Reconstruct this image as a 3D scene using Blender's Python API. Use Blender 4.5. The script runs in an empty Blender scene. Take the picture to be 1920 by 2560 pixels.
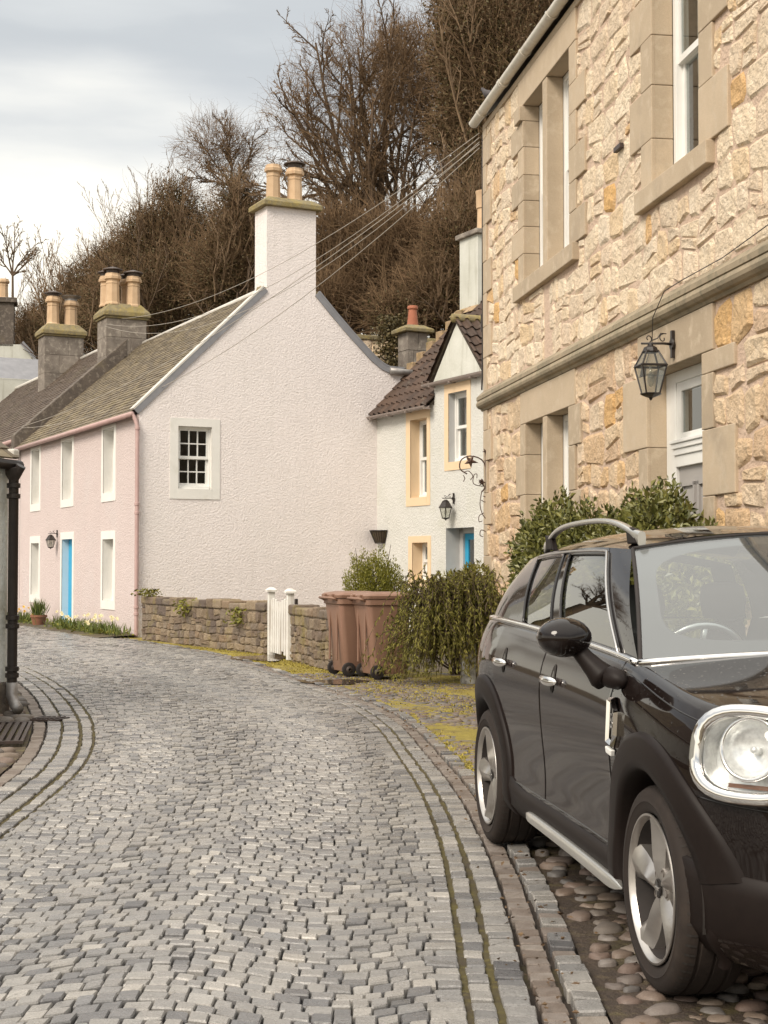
import bpy, math, random
import numpy as np
from mathutils import Vector, Matrix
R = math.radians
scene = bpy.context.scene
COL = scene.collection
# ------------------------------------------------------------------ camera
cam = bpy.data.cameras.new('camera')
cam.sensor_fit = 'HORIZONTAL'; cam.sensor_width = 36.0; cam.lens = 36.0 * 3730 / 1920
cam.clip_start = 0.05; cam.clip_end = 2000
camo = bpy.data.objects.new('camera', cam); COL.objects.link(camo)
PITCH = math.atan((1412 - 1280) / 3730)
camo.location = (0, 0, 1.40); camo.rotation_euler = (R(90) + PITCH, 0, 0)
scene.camera = camo
# ------------------------------------------------------------------ light
SUN_EL, SUN_AZ = R(40), R(-141)      # azimuth from +Y (view direction), negative = left
world = bpy.data.worlds.new('World'); scene.world = world; world.use_nodes = True
nt = world.node_tree; nt.nodes.clear()
def N(t, **kw):
    n = nt.nodes.new(t)
    for k, v in kw.items(): setattr(n, k, v)
    return n
L = nt.links.new
wo = N('ShaderNodeOutputWorld'); bg = N('ShaderNodeBackground'); L(bg.outputs[0], wo.inputs[0])
sky = N('ShaderNodeTexSky', sky_type='NISHITA'); sky.sun_disc = False
sky.sun_elevation = SUN_EL; sky.sun_rotation = SUN_AZ; sky.air_density = 1.0; sky.dust_density = 2.0
skys = N('ShaderNodeMix', data_type='RGBA', blend_type='MULTIPLY'); skys.inputs[0].default_value = 1
L(sky.outputs[0], skys.inputs[6]); skys.inputs[7].default_value = (.10, .10, .10, 1)
tc = N('ShaderNodeTexCoord'); sep = N('ShaderNodeSeparateXYZ'); L(tc.outputs['Generated'], sep.inputs[0])
mp = N('ShaderNodeMapping'); mp.inputs['Scale'].default_value = (1.6, 1.6, 7.0); mp.inputs['Location'].default_value = (.35, .2, .12)
L(tc.outputs['Generated'], mp.inputs[0])
nz = N('ShaderNodeTexNoise'); nz.inputs['Scale'].default_value = 2.2; nz.inputs['Detail'].default_value = 5; nz.inputs['Roughness'].default_value = .5
L(mp.outputs[0], nz.inputs['Vector'])
ma = N('ShaderNodeMath', operation='MULTIPLY_ADD'); L(nz.outputs['Fac'], ma.inputs[0]); ma.inputs[1].default_value = .26; ma.inputs[2].default_value = -.13
ad = N('ShaderNodeMath', operation='ADD'); L(sep.outputs['Z'], ad.inputs[0]); L(ma.outputs[0], ad.inputs[1])
rmp = N('ShaderNodeValToRGB'); L(ad.outputs[0], rmp.inputs[0])
er = rmp.color_ramp; er.interpolation = 'B_SPLINE'
er.elements[0].position = 0.0; er.elements[0].color = (.62, .575, .48, 1)
er.elements[1].position = 1.0; er.elements[1].color = (1.05, 1.005, .915, 1)
for p_, c_ in ((.20, (.62, .58, .495)), (.25, (.47, .46, .425)), (.31, (.315, .32, .318)), (.37, (.245, .257, .262)), (.56, (.575, .565, .53))):
    e = er.elements.new(p_); e.color = (*c_, 1)
mx = N('ShaderNodeMix', data_type='RGBA'); mx.inputs[0].default_value = .90
L(skys.outputs[2], mx.inputs[6]); L(rmp.outputs[0], mx.inputs[7]); L(mx.outputs[2], bg.inputs[0]); bg.inputs[1].default_value = 1.0
sun = bpy.data.lights.new('sun', 'SUN'); sun.energy = 1.5; sun.angle = R(25); sun.color = (1.0, .90, .765)
suno = bpy.data.objects.new('sun', sun); COL.objects.link(suno)
sd = Vector((math.sin(SUN_AZ) * math.cos(SUN_EL), math.cos(SUN_AZ) * math.cos(SUN_EL), math.sin(SUN_EL)))
suno.rotation_euler = sd.to_track_quat('Z', 'Y').to_euler(); suno.location = sd * 60
vs = scene.view_settings; vs.view_transform = 'Standard'; vs.look = 'None'; vs.exposure = 1.18; vs.gamma = 1
# ------------------------------------------------------------------ materials
MATS = {}
def pmat(name, c1, c2=None, c3=None, scale=3.0, detail=6, rough=.85, r2=None, bump=0.0, bscale=30.0, bdist=.01, rnd=0.0, spec=.4,
         voro=0, metal=0, coat=0, stain=None, stain_scale=1.2, stain_amt=.5, rcols=None, coord='pos', streak=None, tscale=(1, 1, 1), fine=0.0, fscale=220, ior=1.5, drops=0):
    """procedural Principled material: mottled colour, per-piece tint (attribute rnd), stains, relief"""
    m = bpy.data.materials.new(name); m.use_nodes = True; t = m.node_tree; n = t.nodes; l = t.links.new
    b = n['Principled BSDF']
    def nd(ty, **kw):
        q = n.new(ty)
        for k, v in kw.items(): setattr(q, k, v)
        return q
    if coord == 'pos': src = nd('ShaderNodeNewGeometry').outputs['Position']
    else: src = nd('ShaderNodeTexCoord').outputs['Object']
    if tscale != (1, 1, 1):
        mpn = nd('ShaderNodeMapping'); l(src, mpn.inputs[0]); mpn.inputs['Scale'].default_value = tscale; src = mpn.outputs[0]
    def noise(sc, de=detail, ro=.6):
        q = nd('ShaderNodeTexNoise'); q.inputs['Scale'].default_value = sc; q.inputs['Detail'].default_value = de; q.inputs['Roughness'].default_value = ro; l(src, q.inputs['Vector']); return q.outputs['Fac']
    def mix(a, b_, f, bt='MIX'):
        q = nd('ShaderNodeMix', data_type='RGBA', blend_type=bt)
        for s, v in ((0, f), (6, a), (7, b_)):
            if hasattr(v, 'is_linked') or hasattr(v, 'links'): l(v, q.inputs[s])
            elif s == 0: q.inputs[0].default_value = v
            else: q.inputs[s].default_value = (*v, 1)
        return q.outputs[2]
    def ramp(v, a, c):
        q = nd('ShaderNodeMapRange'); l(v, q.inputs[0]); q.inputs[1].default_value = a; q.inputs[2].default_value = c; return q.outputs[0]
    if rcols:
        at = nd('ShaderNodeAttribute', attribute_name='rnd'); cr = nd('ShaderNodeValToRGB'); l(at.outputs['Fac'], cr.inputs[0])
        cr.color_ramp.interpolation = 'LINEAR'
        while len(cr.color_ramp.elements) < len(rcols): cr.color_ramp.elements.new(.5)
        for i, c in enumerate(rcols):
            cr.color_ramp.elements[i].position = i / (len(rcols) - 1); cr.color_ramp.elements[i].color = (*c, 1)
        col = cr.outputs[0]
        if c2: col = mix(col, c2, ramp(noise(scale), .35, .75), 'MULTIPLY')
    else:
        col = mix(c1, c2 or tuple(x * .8 for x in c1), ramp(noise(scale), .3, .7))
        if rnd:
            at = nd('ShaderNodeAttribute', attribute_name='rnd'); mr = nd('ShaderNodeMapRange'); l(at.outputs['Fac'], mr.inputs[0]); mr.inputs[3].default_value = 1 - rnd; mr.inputs[4].default_value = 1 + rnd
            cc = nd('ShaderNodeCombineColor')
            for i in range(3): l(mr.outputs[0], cc.inputs[i])
            col = mix(col, cc.outputs[0], 1.0, 'MULTIPLY')
    if c3: col = mix(col, c3, ramp(noise(scale * 3.1, 3), .52, .70))
    if fine:
        fn = noise(fscale, 2, .7); mr = nd('ShaderNodeMapRange'); l(fn, mr.inputs[0]); mr.inputs[1].default_value = .3; mr.inputs[2].default_value = .7; mr.inputs[3].default_value = 1 - fine; mr.inputs[4].default_value = 1 + fine
        cc = nd('ShaderNodeCombineColor')
        for i in range(3): l(mr.outputs[0], cc.inputs[i])
        col = mix(col, cc.outputs[0], 1.0, 'MULTIPLY')
    if stain:
        f = ramp(noise(stain_scale, 8, .65), .62 - .25 * stain_amt, .78)
        col = mix(col, stain, f)
    if streak:
        sp = nd('ShaderNodeMapping'); l(src, sp.inputs[0]); sp.inputs['Scale'].default_value = (9, 9, .7)
        q = nd('ShaderNodeTexNoise'); q.inputs['Scale'].default_value = 1.0; q.inputs['Detail'].default_value = 6; l(sp.outputs[0], q.inputs['Vector'])
        col = mix(col, streak, ramp(q.outputs['Fac'], .55, .8))
    l(col, b.inputs['Base Color'])
    b.inputs['Roughness'].default_value = rough; b.inputs['Metallic'].default_value = metal; b.inputs['IOR'].default_value = ior
    b.inputs['Specular IOR Level'].default_value = spec
    if coat: b.inputs['Coat Weight'].default_value = coat; b.inputs['Coat Roughness'].default_value = .02
    if r2 is not None:
        mr = nd('ShaderNodeMapRange'); l(noise(scale * .7, 4), mr.inputs[0]); mr.inputs[1].default_value = .35; mr.inputs[2].default_value = .65; mr.inputs[3].default_value = rough; mr.inputs[4].default_value = r2; l(mr.outputs[0], b.inputs['Roughness'])
    if bump:
        h = noise(bscale, 5, .65)
        if voro:
            v = nd('ShaderNodeTexVoronoi'); v.inputs['Scale'].default_value = voro; l(src, v.inputs['Vector'])
            a = nd('ShaderNodeMath', operation='ADD'); l(h, a.inputs[0]); l(v.outputs['Distance'], a.inputs[1]); h = a.outputs[0]
        bp = nd('ShaderNodeBump'); bp.inputs['Strength'].default_value = bump; bp.inputs['Distance'].default_value = bdist; l(h, bp.inputs['Height']); l(bp.outputs[0], b.inputs['Normal'])
    if drops:
        v = nd('ShaderNodeTexVoronoi'); v.inputs['Scale'].default_value = 70; l(src, v.inputs['Vector'])
        mr = nd('ShaderNodeMapRange'); l(v.outputs['Distance'], mr.inputs[0]); mr.inputs[1].default_value = .10; mr.inputs[2].default_value = .30; mr.inputs[3].default_value = 1; mr.inputs[4].default_value = 0
        sc_ = nd('ShaderNodeSeparateColor'); l(v.outputs['Color'], sc_.inputs[0])
        gt = nd('ShaderNodeMath', operation='GREATER_THAN'); l(sc_.outputs[0], gt.inputs[0]); gt.inputs[1].default_value = .80
        mu = nd('ShaderNodeMath', operation='MULTIPLY'); l(mr.outputs[0], mu.inputs[0]); l(gt.outputs[0], mu.inputs[1])
        geo = nd('ShaderNodeNewGeometry'); sx = nd('ShaderNodeSeparateXYZ'); l(geo.outputs['Normal'], sx.inputs[0])
        up = ramp(sx.outputs['Z'], .02, .45); mu2 = nd('ShaderNodeMath', operation='MULTIPLY'); l(mu.outputs[0], mu2.inputs[0]); l(up, mu2.inputs[1])
        bp = nd('ShaderNodeBump'); bp.inputs['Strength'].default_value = drops; bp.inputs['Distance'].default_value = .003; l(mu2.outputs[0], bp.inputs['Height']); l(bp.outputs[0], b.inputs['Normal'])
        if coat: l(bp.outputs[0], b.inputs['Coat Normal'])
    MATS[name] = m; return m
def glass_mat(name, tint, ior=1.6, rough=.0, film=0.0, bias=0.0):
    m = bpy.data.materials.new(name); m.use_nodes = True; t = m.node_tree; n = t.nodes; l = t.links.new; n.clear()
    o = n.new('ShaderNodeOutputMaterial'); tr = n.new('ShaderNodeBsdfTransparent'); tr.inputs[0].default_value = (*tint, 1)
    gl = n.new('ShaderNodeBsdfGlossy'); gl.inputs['Roughness'].default_value = rough; gl.inputs[0].default_value = (1, 1, 1, 1)
    fr = n.new('ShaderNodeFresnel'); fr.inputs[0].default_value = ior
    ad_ = n.new('ShaderNodeMath'); ad_.operation = 'ADD'; ad_.use_clamp = True; l(fr.outputs[0], ad_.inputs[0]); ad_.inputs[1].default_value = bias
    ge = n.new('ShaderNodeNewGeometry'); sb = n.new('ShaderNodeMath'); sb.operation = 'SUBTRACT'; sb.inputs[0].default_value = 1; l(ge.outputs['Backfacing'], sb.inputs[1])
    mb_ = n.new('ShaderNodeMath'); mb_.operation = 'MULTIPLY'; l(ad_.outputs[0], mb_.inputs[0]); l(sb.outputs[0], mb_.inputs[1]); ad_ = mb_
    mxs = n.new('ShaderNodeMixShader'); l(ad_.outputs[0], mxs.inputs[0]); l(tr.outputs[0], mxs.inputs[1]); l(gl.outputs[0], mxs.inputs[2])
    last = mxs.outputs[0]
    if film:
        df = n.new('ShaderNodeBsdfDiffuse'); df.inputs[0].default_value = (.62, .66, .68, 1)
        m2 = n.new('ShaderNodeMixShader'); m2.inputs[0].default_value = film; l(last, m2.inputs[1]); l(df.outputs[0], m2.inputs[2]); last = m2.outputs[0]
    l(last, o.inputs[0]); MATS[name] = m; return m
# ------------------------------------------------------------------ helpers
def tag(o, label=None, cat=None, group=None, kind=None):
    for k, v in (('label', label), ('category', cat), ('group', group), ('kind', kind)):
        if v: o[k] = v
    return o
def empty(name, loc=(0, 0, 0), rz=0, label=None, cat=None, group=None, parent=None):
    o = bpy.data.objects.new(name, None); COL.objects.link(o); o.location = loc; o.rotation_euler = (0, 0, rz); o.empty_display_size = .1
    if parent: o.parent = parent
    return tag(o, label, cat, group)
XF = None; FLIP = False
def mesh(name, V, F, mat=None, parent=None, smooth=False, rnd=None, mi=None, bevel=0, sub=0, auto=None):
    if XF:
        V = [XF(v) for v in V]
        if FLIP: F = [tuple(reversed(f)) for f in F]
    me = bpy.data.meshes.new(name)
    if isinstance(V, np.ndarray): V = V.reshape(-1, 3)
    if isinstance(F, np.ndarray):
        nf, k = F.shape; me.vertices.add(len(V)); me.vertices.foreach_set('co', np.ascontiguousarray(V, dtype=np.float32).ravel())
        me.loops.add(nf * k); me.loops.foreach_set('vertex_index', np.ascontiguousarray(F, dtype=np.int32).ravel())
        me.polygons.add(nf); me.polygons.foreach_set('loop_start', np.arange(0, nf * k, k, dtype=np.int32)); me.update(calc_edges=True)
    else: me.from_pydata([tuple(map(float, v)) for v in V], [], F)
    if rnd is not None:
        a = me.attributes.new('rnd', 'FLOAT', 'POINT')
        a.data.foreach_set('value', np.full(len(me.vertices), rnd, dtype=np.float32) if np.isscalar(rnd) else np.asarray(rnd, dtype=np.float32))
    if mat is not None:
        for m in (mat if isinstance(mat, (list, tuple)) else [mat]): me.materials.append(MATS[m] if isinstance(m, str) else m)
    if mi is not None: me.polygons.foreach_set('material_index', np.asarray(mi, dtype=np.int32))
    me.polygons.foreach_set('use_smooth', np.full(len(me.polygons), bool(smooth), dtype=bool))
    o = bpy.data.objects.new(name, me); COL.objects.link(o)
    if parent: o.parent = parent
    if bevel:
        b = o.modifiers.new('bevel', 'BEVEL'); b.width = bevel; b.segments = 2; b.limit_method = 'ANGLE'; b.angle_limit = R(35)
    if sub:
        s = o.modifiers.new('sub', 'SUBSURF'); s.levels = sub; s.render_levels = sub
    if auto is not None and smooth:
        try: me.set_sharp_from_angle(angle=R(auto))
        except Exception: pass
    return o
class MB:
    def __init__(s): s.v = []; s.f = []; s.r = []
    def add(s, V, F, r=0.5):
        b = len(s.v); s.v += [tuple(v) for v in V]; s.f += [tuple(i + b for i in f) for f in F]; s.r += [r] * len(V); return s
    def box(s, x0, x1, y0, y1, z0, z1, r=.5):
        return s.add([(x0, y0, z0), (x1, y0, z0), (x1, y1, z0), (x0, y1, z0), (x0, y0, z1), (x1, y0, z1), (x1, y1, z1), (x0, y1, z1)],
                     [(3, 2, 1, 0), (4, 5, 6, 7), (0, 1, 5, 4), (1, 2, 6, 5), (2, 3, 7, 6), (3, 0, 4, 7)], r)
    def prism(s, poly, a, b, axis='y', r=.5):
        """extrude a 2D polygon (counter-clockwise seen from -axis) between a and b"""
        n = len(poly)
        def P(p, q): return {'y': (p[0], q, p[1]), 'x': (q, p[0], p[1]), 'z': (p[0], p[1], q)}[axis]
        V = [P(p, a) for p in poly] + [P(p, b) for p in poly]
        F = [tuple(range(n)), tuple(reversed(range(n, 2 * n)))] + [(i, i + n, (i + 1) % n + n, (i + 1) % n) for i in range(n)]
        if axis == 'z': F = [tuple(reversed(f)) for f in F]
        return s.add(V, F, r)
    def tube(s, pts, r, n=8, cap=True, rr=.5):
        pts = [Vector(p) for p in pts]; k = len(pts); rs = r if isinstance(r, (list, tuple)) else [r] * k
        V = []; F = []; up = None
        for i, p in enumerate(pts):
            d = (pts[min(i + 1, k - 1)] - pts[max(i - 1, 0)]).normalized()
            if up is None: up = d.orthogonal().normalized()
            else:
                up = (up - d * up.dot(d))
                up = up.normalized() if up.length > 1e-5 else d.orthogonal().normalized()
            w = d.cross(up)
            for j in range(n):
                a = 2 * math.pi * j / n; V.append(p + (up * math.cos(a) + w * math.sin(a)) * rs[i])
        for i in range(k - 1):
            for j in range(n): F.append((i * n + j, i * n + (j + 1) % n, (i + 1) * n + (j + 1) % n, (i + 1) * n + j))
        if cap: F += [tuple(reversed(range(n))), tuple(range((k - 1) * n, k * n))]
        return s.add(V, F, rr)
    def lathe(s, prof, n=16, o=(0, 0, 0), axis='z', r=.5, cap=True, ang=0):
        V = []; F = []
        for (q, h) in prof:
            for j in range(n):
                a = 2 * math.pi * j / n + ang; c, d = q * math.cos(a), q * math.sin(a)
                V.append({'z': (o[0] + c, o[1] + d, o[2] + h), 'y': (o[0] + d, o[1] + h, o[2] + c), 'x': (o[0] + h, o[1] + c, o[2] + d)}[axis])
        k = len(prof)
        for i in range(k - 1):
            for j in range(n): F.append((i * n + j, i * n + (j + 1) % n, (i + 1) * n + (j + 1) % n, (i + 1) * n + j))
        if cap: F += [tuple(reversed(range(n))), tuple(range((k - 1) * n, k * n))]
        return s.add(V, F, r)
    def build(s, name, mat, parent=None, **kw):
        if 'rnd' not in kw: kw['rnd'] = s.r
        return mesh(name, s.v, s.f, mat, parent, **kw)
def box(name, mat, parent, x0, x1, y0, y1, z0, z1, bevel=0, r=.5): return MB().box(x0, x1, y0, y1, z0, z1, r).build(name, mat, parent, bevel=bevel)
def grid_faces(nu, nv, wrap=False):
    i = np.arange(nu - 1)[:, None]; j = np.arange(nv if wrap else nv - 1)[None, :]; j2 = (j + 1) % nv
    return np.stack([i * nv + j, (i + 1) * nv + j, (i + 1) * nv + j2, i * nv + j2], -1).reshape(-1, 4)
def copy_tree(o, parent=None):
    c = o.copy(); COL.objects.link(c); c.parent = parent
    for ch in o.children: copy_tree(ch, c)
    return c
def segs_to_mesh(P0, P1, r0, r1, n=3):
    """numpy prisms for branch segments"""
    P0, P1 = np.asarray(P0, float), np.asarray(P1, float); r0, r1 = np.asarray(r0, float), np.asarray(r1, float)
    d = P1 - P0; d /= np.linalg.norm(d, axis=1, keepdims=True) + 1e-9
    ref = np.where(np.abs(d[:, 2:3]) > .9, np.array([[1., 0, 0]]), np.array([[0, 0, 1.]]))
    u = np.cross(d, ref); u /= np.linalg.norm(u, axis=1, keepdims=True) + 1e-9; w = np.cross(d, u)
    k = len(P0); V = np.zeros((k, 2 * n, 3))
    for j in range(n):
        a = 2 * math.pi * j / n; o = u * math.cos(a) + w * math.sin(a)
        V[:, j] = P0 + o * r0[:, None]; V[:, n + j] = P1 + o * r1[:, None]
    F = np.array([[j, (j + 1) % n, n + (j + 1) % n, n + j] for j in range(n)])
    F = (F[None] + (np.arange(k) * 2 * n)[:, None, None]).reshape(-1, 4)
    return V.reshape(-1, 3), F
def leaf_mesh(P, D, size, width=.45, fold=.25, rng=None):
    """leaves: diamonds folded along the midrib. P positions, D axis directions (k,3), size (k,)"""
    k = len(P); D = D / (np.linalg.norm(D, axis=1, keepdims=True) + 1e-9)
    q = rng.normal(size=(k, 3)); u = np.cross(D, q); u /= np.linalg.norm(u, axis=1, keepdims=True) + 1e-9; w = np.cross(D, u)
    s = size[:, None]; V = np.zeros((k, 4, 3))
    V[:, 0] = P; V[:, 2] = P + D * s; m = P + D * s * .5
    V[:, 1] = m + u * s * width * .5 + w * s * fold * .4; V[:, 3] = m - u * s * width * .5 + w * s * fold * .4
    F = np.array([[0, 1, 2], [0, 2, 3]]); F = (F[None] + (np.arange(k) * 4)[:, None, None]).reshape(-1, 3)
    return V.reshape(-1, 3), F
def rrect(w, d, r, z, n=5, ox=0):
    out = []
    for (cx, cy, a0) in ((w / 2 - r, d / 2 - r, 0), (-w / 2 + r, d / 2 - r, 90), (-w / 2 + r, -d / 2 + r, 180), (w / 2 - r, -d / 2 + r, 270)):
        for i in range(n): a = R(a0 + 90 * i / (n - 1)); out.append((cx + r * math.cos(a) + ox, cy + r * math.sin(a), z))
    return out
def loft(rings):
    n = len(rings[0]); V = [p for r_ in rings for p in r_]; F = []
    for i in range(len(rings) - 1):
        for j_ in range(n): F.append((i * n + j_, i * n + (j_ + 1) % n, (i + 1) * n + (j_ + 1) % n, (i + 1) * n + j_))
    F += [tuple(reversed(range(n))), tuple(range((len(rings) - 1) * n, len(rings) * n))]
    return V, F
def clip_poly(poly, a, b, c):
    """keep a*x+b*y<=c"""
    out = []
    for i in range(len(poly)):
        p, q = poly[i - 1], poly[i]; dp, dq = a * p[0] + b * p[1] - c, a * q[0] + b * q[1] - c
        if (dp <= 0) != (dq <= 0):
            t = dp / (dp - dq); out.append((p[0] + t * (q[0] - p[0]), p[1] + t * (q[1] - p[1])))
        if dq <= 0: out.append(q)
    return out
def area(p): return abs(sum(p[i - 1][0] * p[i][1] - p[i][0] * p[i - 1][1] for i in range(len(p)))) / 2
def vnoise(x, y, s=0):
    return math.sin(x * 3.1 + y * 1.7 + s) * .5 + math.sin(x * 7.3 - y * 5.9 + s * 2.3) * .3 + math.sin(x * 13.7 + y * 15.1 + s * 1.1) * .2
def rubble(x0, x1, z0, z1, rng, hr, wr, blocked=(), split=.25, joint=.012, warp=.03, cham=(.15, .35)):
    """irregular stone polygons filling a rectangle around blocked rectangles"""
    cells = []; z = z0
    while z < z1 - .02:
        h = rng.uniform(*hr); h = min(h, z1 - z)
        if z1 - z - h < hr[0] * .5: h = z1 - z
        x = x0
        while x < x1 - .02:
            w = rng.uniform(*wr) * (1.3 if rng.random() < .15 else 1); w = min(w, x1 - x)
            if x1 - x - w < wr[0] * .5: w = x1 - x
            q = rng.random()
            if q < split:
                m = rng.uniform(.35, .65); cells += [(x, x + w, z, z + h * m), (x, x + w, z + h * m, z + h)]
            elif q < split * 1.4 and w > wr[0] * 1.6:
                m = rng.uniform(.4, .6); cells += [(x, x + w * m, z, z + h), (x + w * m, x + w, z, z + h)]
            else: cells.append((x, x + w, z, z + h))
            x += w
        z += h
    polys = []
    for (a, b, c, d) in cells:
        p = [(a, c), (b, c), (b, d), (a, d)]
        for (ba, bb, bc, bd) in blocked:
            if not p: break
            xs = [t[0] for t in p]; zs = [t[1] for t in p]
            if max(xs) <= ba + 1e-4 or min(xs) >= bb - 1e-4 or max(zs) <= bc + 1e-4 or min(zs) >= bd - 1e-4: continue
            o = [clip_poly(p, 1, 0, ba), clip_poly(p, -1, 0, -bb), clip_poly(p, 0, 1, bc), clip_poly(p, 0, -1, -bd)]
            p = max(o, key=lambda t: area(t) if len(t) > 2 else 0)
        if len(p) < 3 or area(p) < .008: continue
        xs = [t[0] for t in p]; zs = [t[1] for t in p]
        if max(xs) - min(xs) < .06 or max(zs) - min(zs) < .05: continue
        # chamfer corners, add edge midpoints
        out = []; n = len(p); cx = sum(xs) / n; cz = sum(zs) / n
        for i in range(n):
            pr, cu, nx = p[i - 1], p[i], p[(i + 1) % n]
            f1, f2 = rng.uniform(*cham), rng.uniform(*cham)
            l1 = math.dist(pr, cu); l2 = math.dist(nx, cu); k1 = min(f1 * .5 * min(l1, l2), .45 * l1); k2 = min(f2 * .5 * min(l1, l2), .45 * l2)
            out.append((cu[0] + (pr[0] - cu[0]) * k1 / l1, cu[1] + (pr[1] - cu[1]) * k1 / l1))
            out.append((cu[0] + (nx[0] - cu[0]) * k2 / l2, cu[1] + (nx[1] - cu[1]) * k2 / l2))
        q = []
        for (x, zz) in out:
            wx = x + warp * vnoise(x * 1.1, zz * 1.3, 1.0) + rng.uniform(-.008, .008); wz = zz + warp * 1.3 * vnoise(x * 1.2, zz * 1.1, 5.0) + rng.uniform(-.008, .008)
            dx, dz = cx - x, cz - zz; dl = math.hypot(dx, dz) + 1e-6; q.append((wx + dx / dl * joint, wz + dz / dl * joint))
        polys.append(q)
    return polys
def stone(poly, rng, proud=.03, back=.02, rise=.02, inset=.25):
    """verts/faces of one pitched-face stone in x,z with its face towards -y"""
    n = len(poly); cx = sum(p[0] for p in poly) / n; cz = sum(p[1] for p in poly) / n
    tx, tz = rng.uniform(-.05, .05), rng.uniform(-.05, .05)
    V = [(p[0], back, p[1]) for p in poly]
    V += [(p[0], -proud + rng.uniform(0, rise * .6), p[1]) for p in poly]
    for p in poly:
        k = inset * rng.uniform(.5, 1.2); x = p[0] + (cx - p[0]) * k; z = p[1] + (cz - p[1]) * k
        V.append((x, -proud - rise * rng.uniform(.3, 1.0) + tx * (x - cx) + tz * (z - cz), z))
    V.append((cx + rng.uniform(-.02, .02), -proud - rise * rng.uniform(.2, 1), cz + rng.uniform(-.02, .02)))
    F = []
    for i in range(n):
        j = (i + 1) % n
        F += [(i, j, n + j, n + i), (n + i, n + j, 2 * n + j, 2 * n + i), (2 * n + i, 2 * n + j, 3 * n)]
    return V, F
def put_stones(polys, rng, parent, mat, name, dist=None, limit=300, proud=.03, rise=.02, colours=None, M=None, stuffname=None, smooth=False):
    """the stones that show largest as parts, the rest as one part"""
    order = sorted(range(len(polys)), key=lambda i: -(area(polys[i]) / (dist(polys[i]) ** 2 if dist else 1)))
    rest = MB()
    for k, i in enumerate(order):
        V, F = stone(polys[i], rng, proud * rng.uniform(.6, 1.25), .02, rise)
        if M: V = [M(v) for v in V]
        r = rng.random() if colours is None else colours(rng)
        if k < limit: mesh(name, V, F, mat, parent, rnd=r, smooth=smooth)
        else: rest.add(V, F, r)
    if rest.v: tag(rest.build(stuffname or name, mat, parent, smooth=smooth), kind='stuff')
def wall_holes(name, mat, parent, x0, x1, z0, z1, holes, y=0.0, depth=.16, revmat=None):
    """wall sheet in the x-z plane with openings and their reveals going to +y"""
    xs = sorted({x0, x1, *[h[0] for h in holes], *[h[1] for h in holes]}); zs = sorted({z0, z1, *[h[2] for h in holes], *[h[3] for h in holes]})
    b = MB()
    for i in range(len(xs) - 1):
        for j in range(len(zs) - 1):
            cx, cz = (xs[i] + xs[i + 1]) / 2, (zs[j] + zs[j + 1]) / 2
            if any(h[0] < cx < h[1] and h[2] < cz < h[3] for h in holes): continue
            b.add([(xs[i], y, zs[j]), (xs[i + 1], y, zs[j]), (xs[i + 1], y, zs[j + 1]), (xs[i], y, zs[j + 1])], [(0, 1, 2, 3)])
    o = b.build(name, mat, parent)
    if revmat:
        for h in holes:
            a, c, d, e = h[:4]; r = MB(); D = depth
            for q in ([(a, y, d), (a, y, e), (a, y + D, e), (a, y + D, d)], [(c, y, e), (c, y, d), (c, y + D, d), (c, y + D, e)], [(a, y, e), (c, y, e), (c, y + D, e), (a, y + D, e)], [(c, y, d), (a, y, d), (a, y + D, d), (c, y + D, d)]):
                r.add(q, [(0, 1, 2, 3)])
            r.build('reveal', revmat, o)
    return o
rng = random.Random(7); nr = np.random.default_rng(7)
def P_at(u, v, Y):
    """place a point seen at a photo position at a chosen distance Y"""
    a = (u - 960) / 3730; b = (1280 - v) / 3730; dy = math.cos(PITCH) - b * math.sin(PITCH); dz = math.sin(PITCH) + b * math.cos(PITCH)
    return Vector((a * Y / dy, Y, 1.40 + dz * Y / dy))
# ------------------------------------------------------------------ ground, road, verge
pmat('earth', (.10, .075, .05), (.06, .045, .03), (.13, .11, .05), scale=2.5, rough=.9, bump=.6, bscale=30, bdist=.02, stain=(.15, .13, .03), stain_scale=1.4, stain_amt=.4)
pmat('wet_earth', (.075, .052, .036), (.045, .032, .024), (.10, .075, .045), scale=5, rough=.75, bump=.9, bscale=40, bdist=.03, stain=(.11, .095, .02), stain_scale=2.6, stain_amt=.35)
pmat('moss', (.34, .27, .05), (.25, .20, .05), (.38, .30, .075), scale=4, rough=.95, bump=.8, bscale=70, bdist=.03, stain=(.12, .085, .055), stain_scale=2.0, stain_amt=.55)
pmat('joint', (.024, .016, .011), (.042, .029, .02), scale=3, rough=.8, bump=.5, bscale=60, bdist=.01, stain=(.13, .105, .025), stain_scale=1.1, stain_amt=.15)
pmat('granite', None, (.80, .80, .80), rcols=[(.095, .092, .095), (.18, .174, .172), (.29, .272, .25), (.20, .193, .188), (.40, .372, .335)], scale=16, rough=.16, r2=.42, bump=.6, bscale=60, bdist=.005, fine=.28, fscale=190, spec=.5)
pmat('dirty_granite', None, (.7, .65, .6), rcols=[(.14, .11, .09), (.20, .17, .15), (.25, .22, .19)], scale=14, rough=.7, bump=.5, bscale=60, bdist=.006, fine=.25)
pmat('river_stone', None, (.8, .78, .76), rcols=[(.12, .108, .10), (.17, .15, .135), (.14, .098, .08), (.20, .16, .125), (.10, .092, .088), (.16, .115, .09)], scale=10, rough=.42, r2=.7, bump=.45, bscale=60, bdist=.004, fine=.15)
pmat('puddle', (.10, .072, .05), (.07, .05, .035), rough=.07, spec=.6)
pmat('iron', (.035, .025, .022), (.06, .04, .032), scale=9, rough=.5, bump=.2, bscale=80, bdist=.003)
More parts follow.
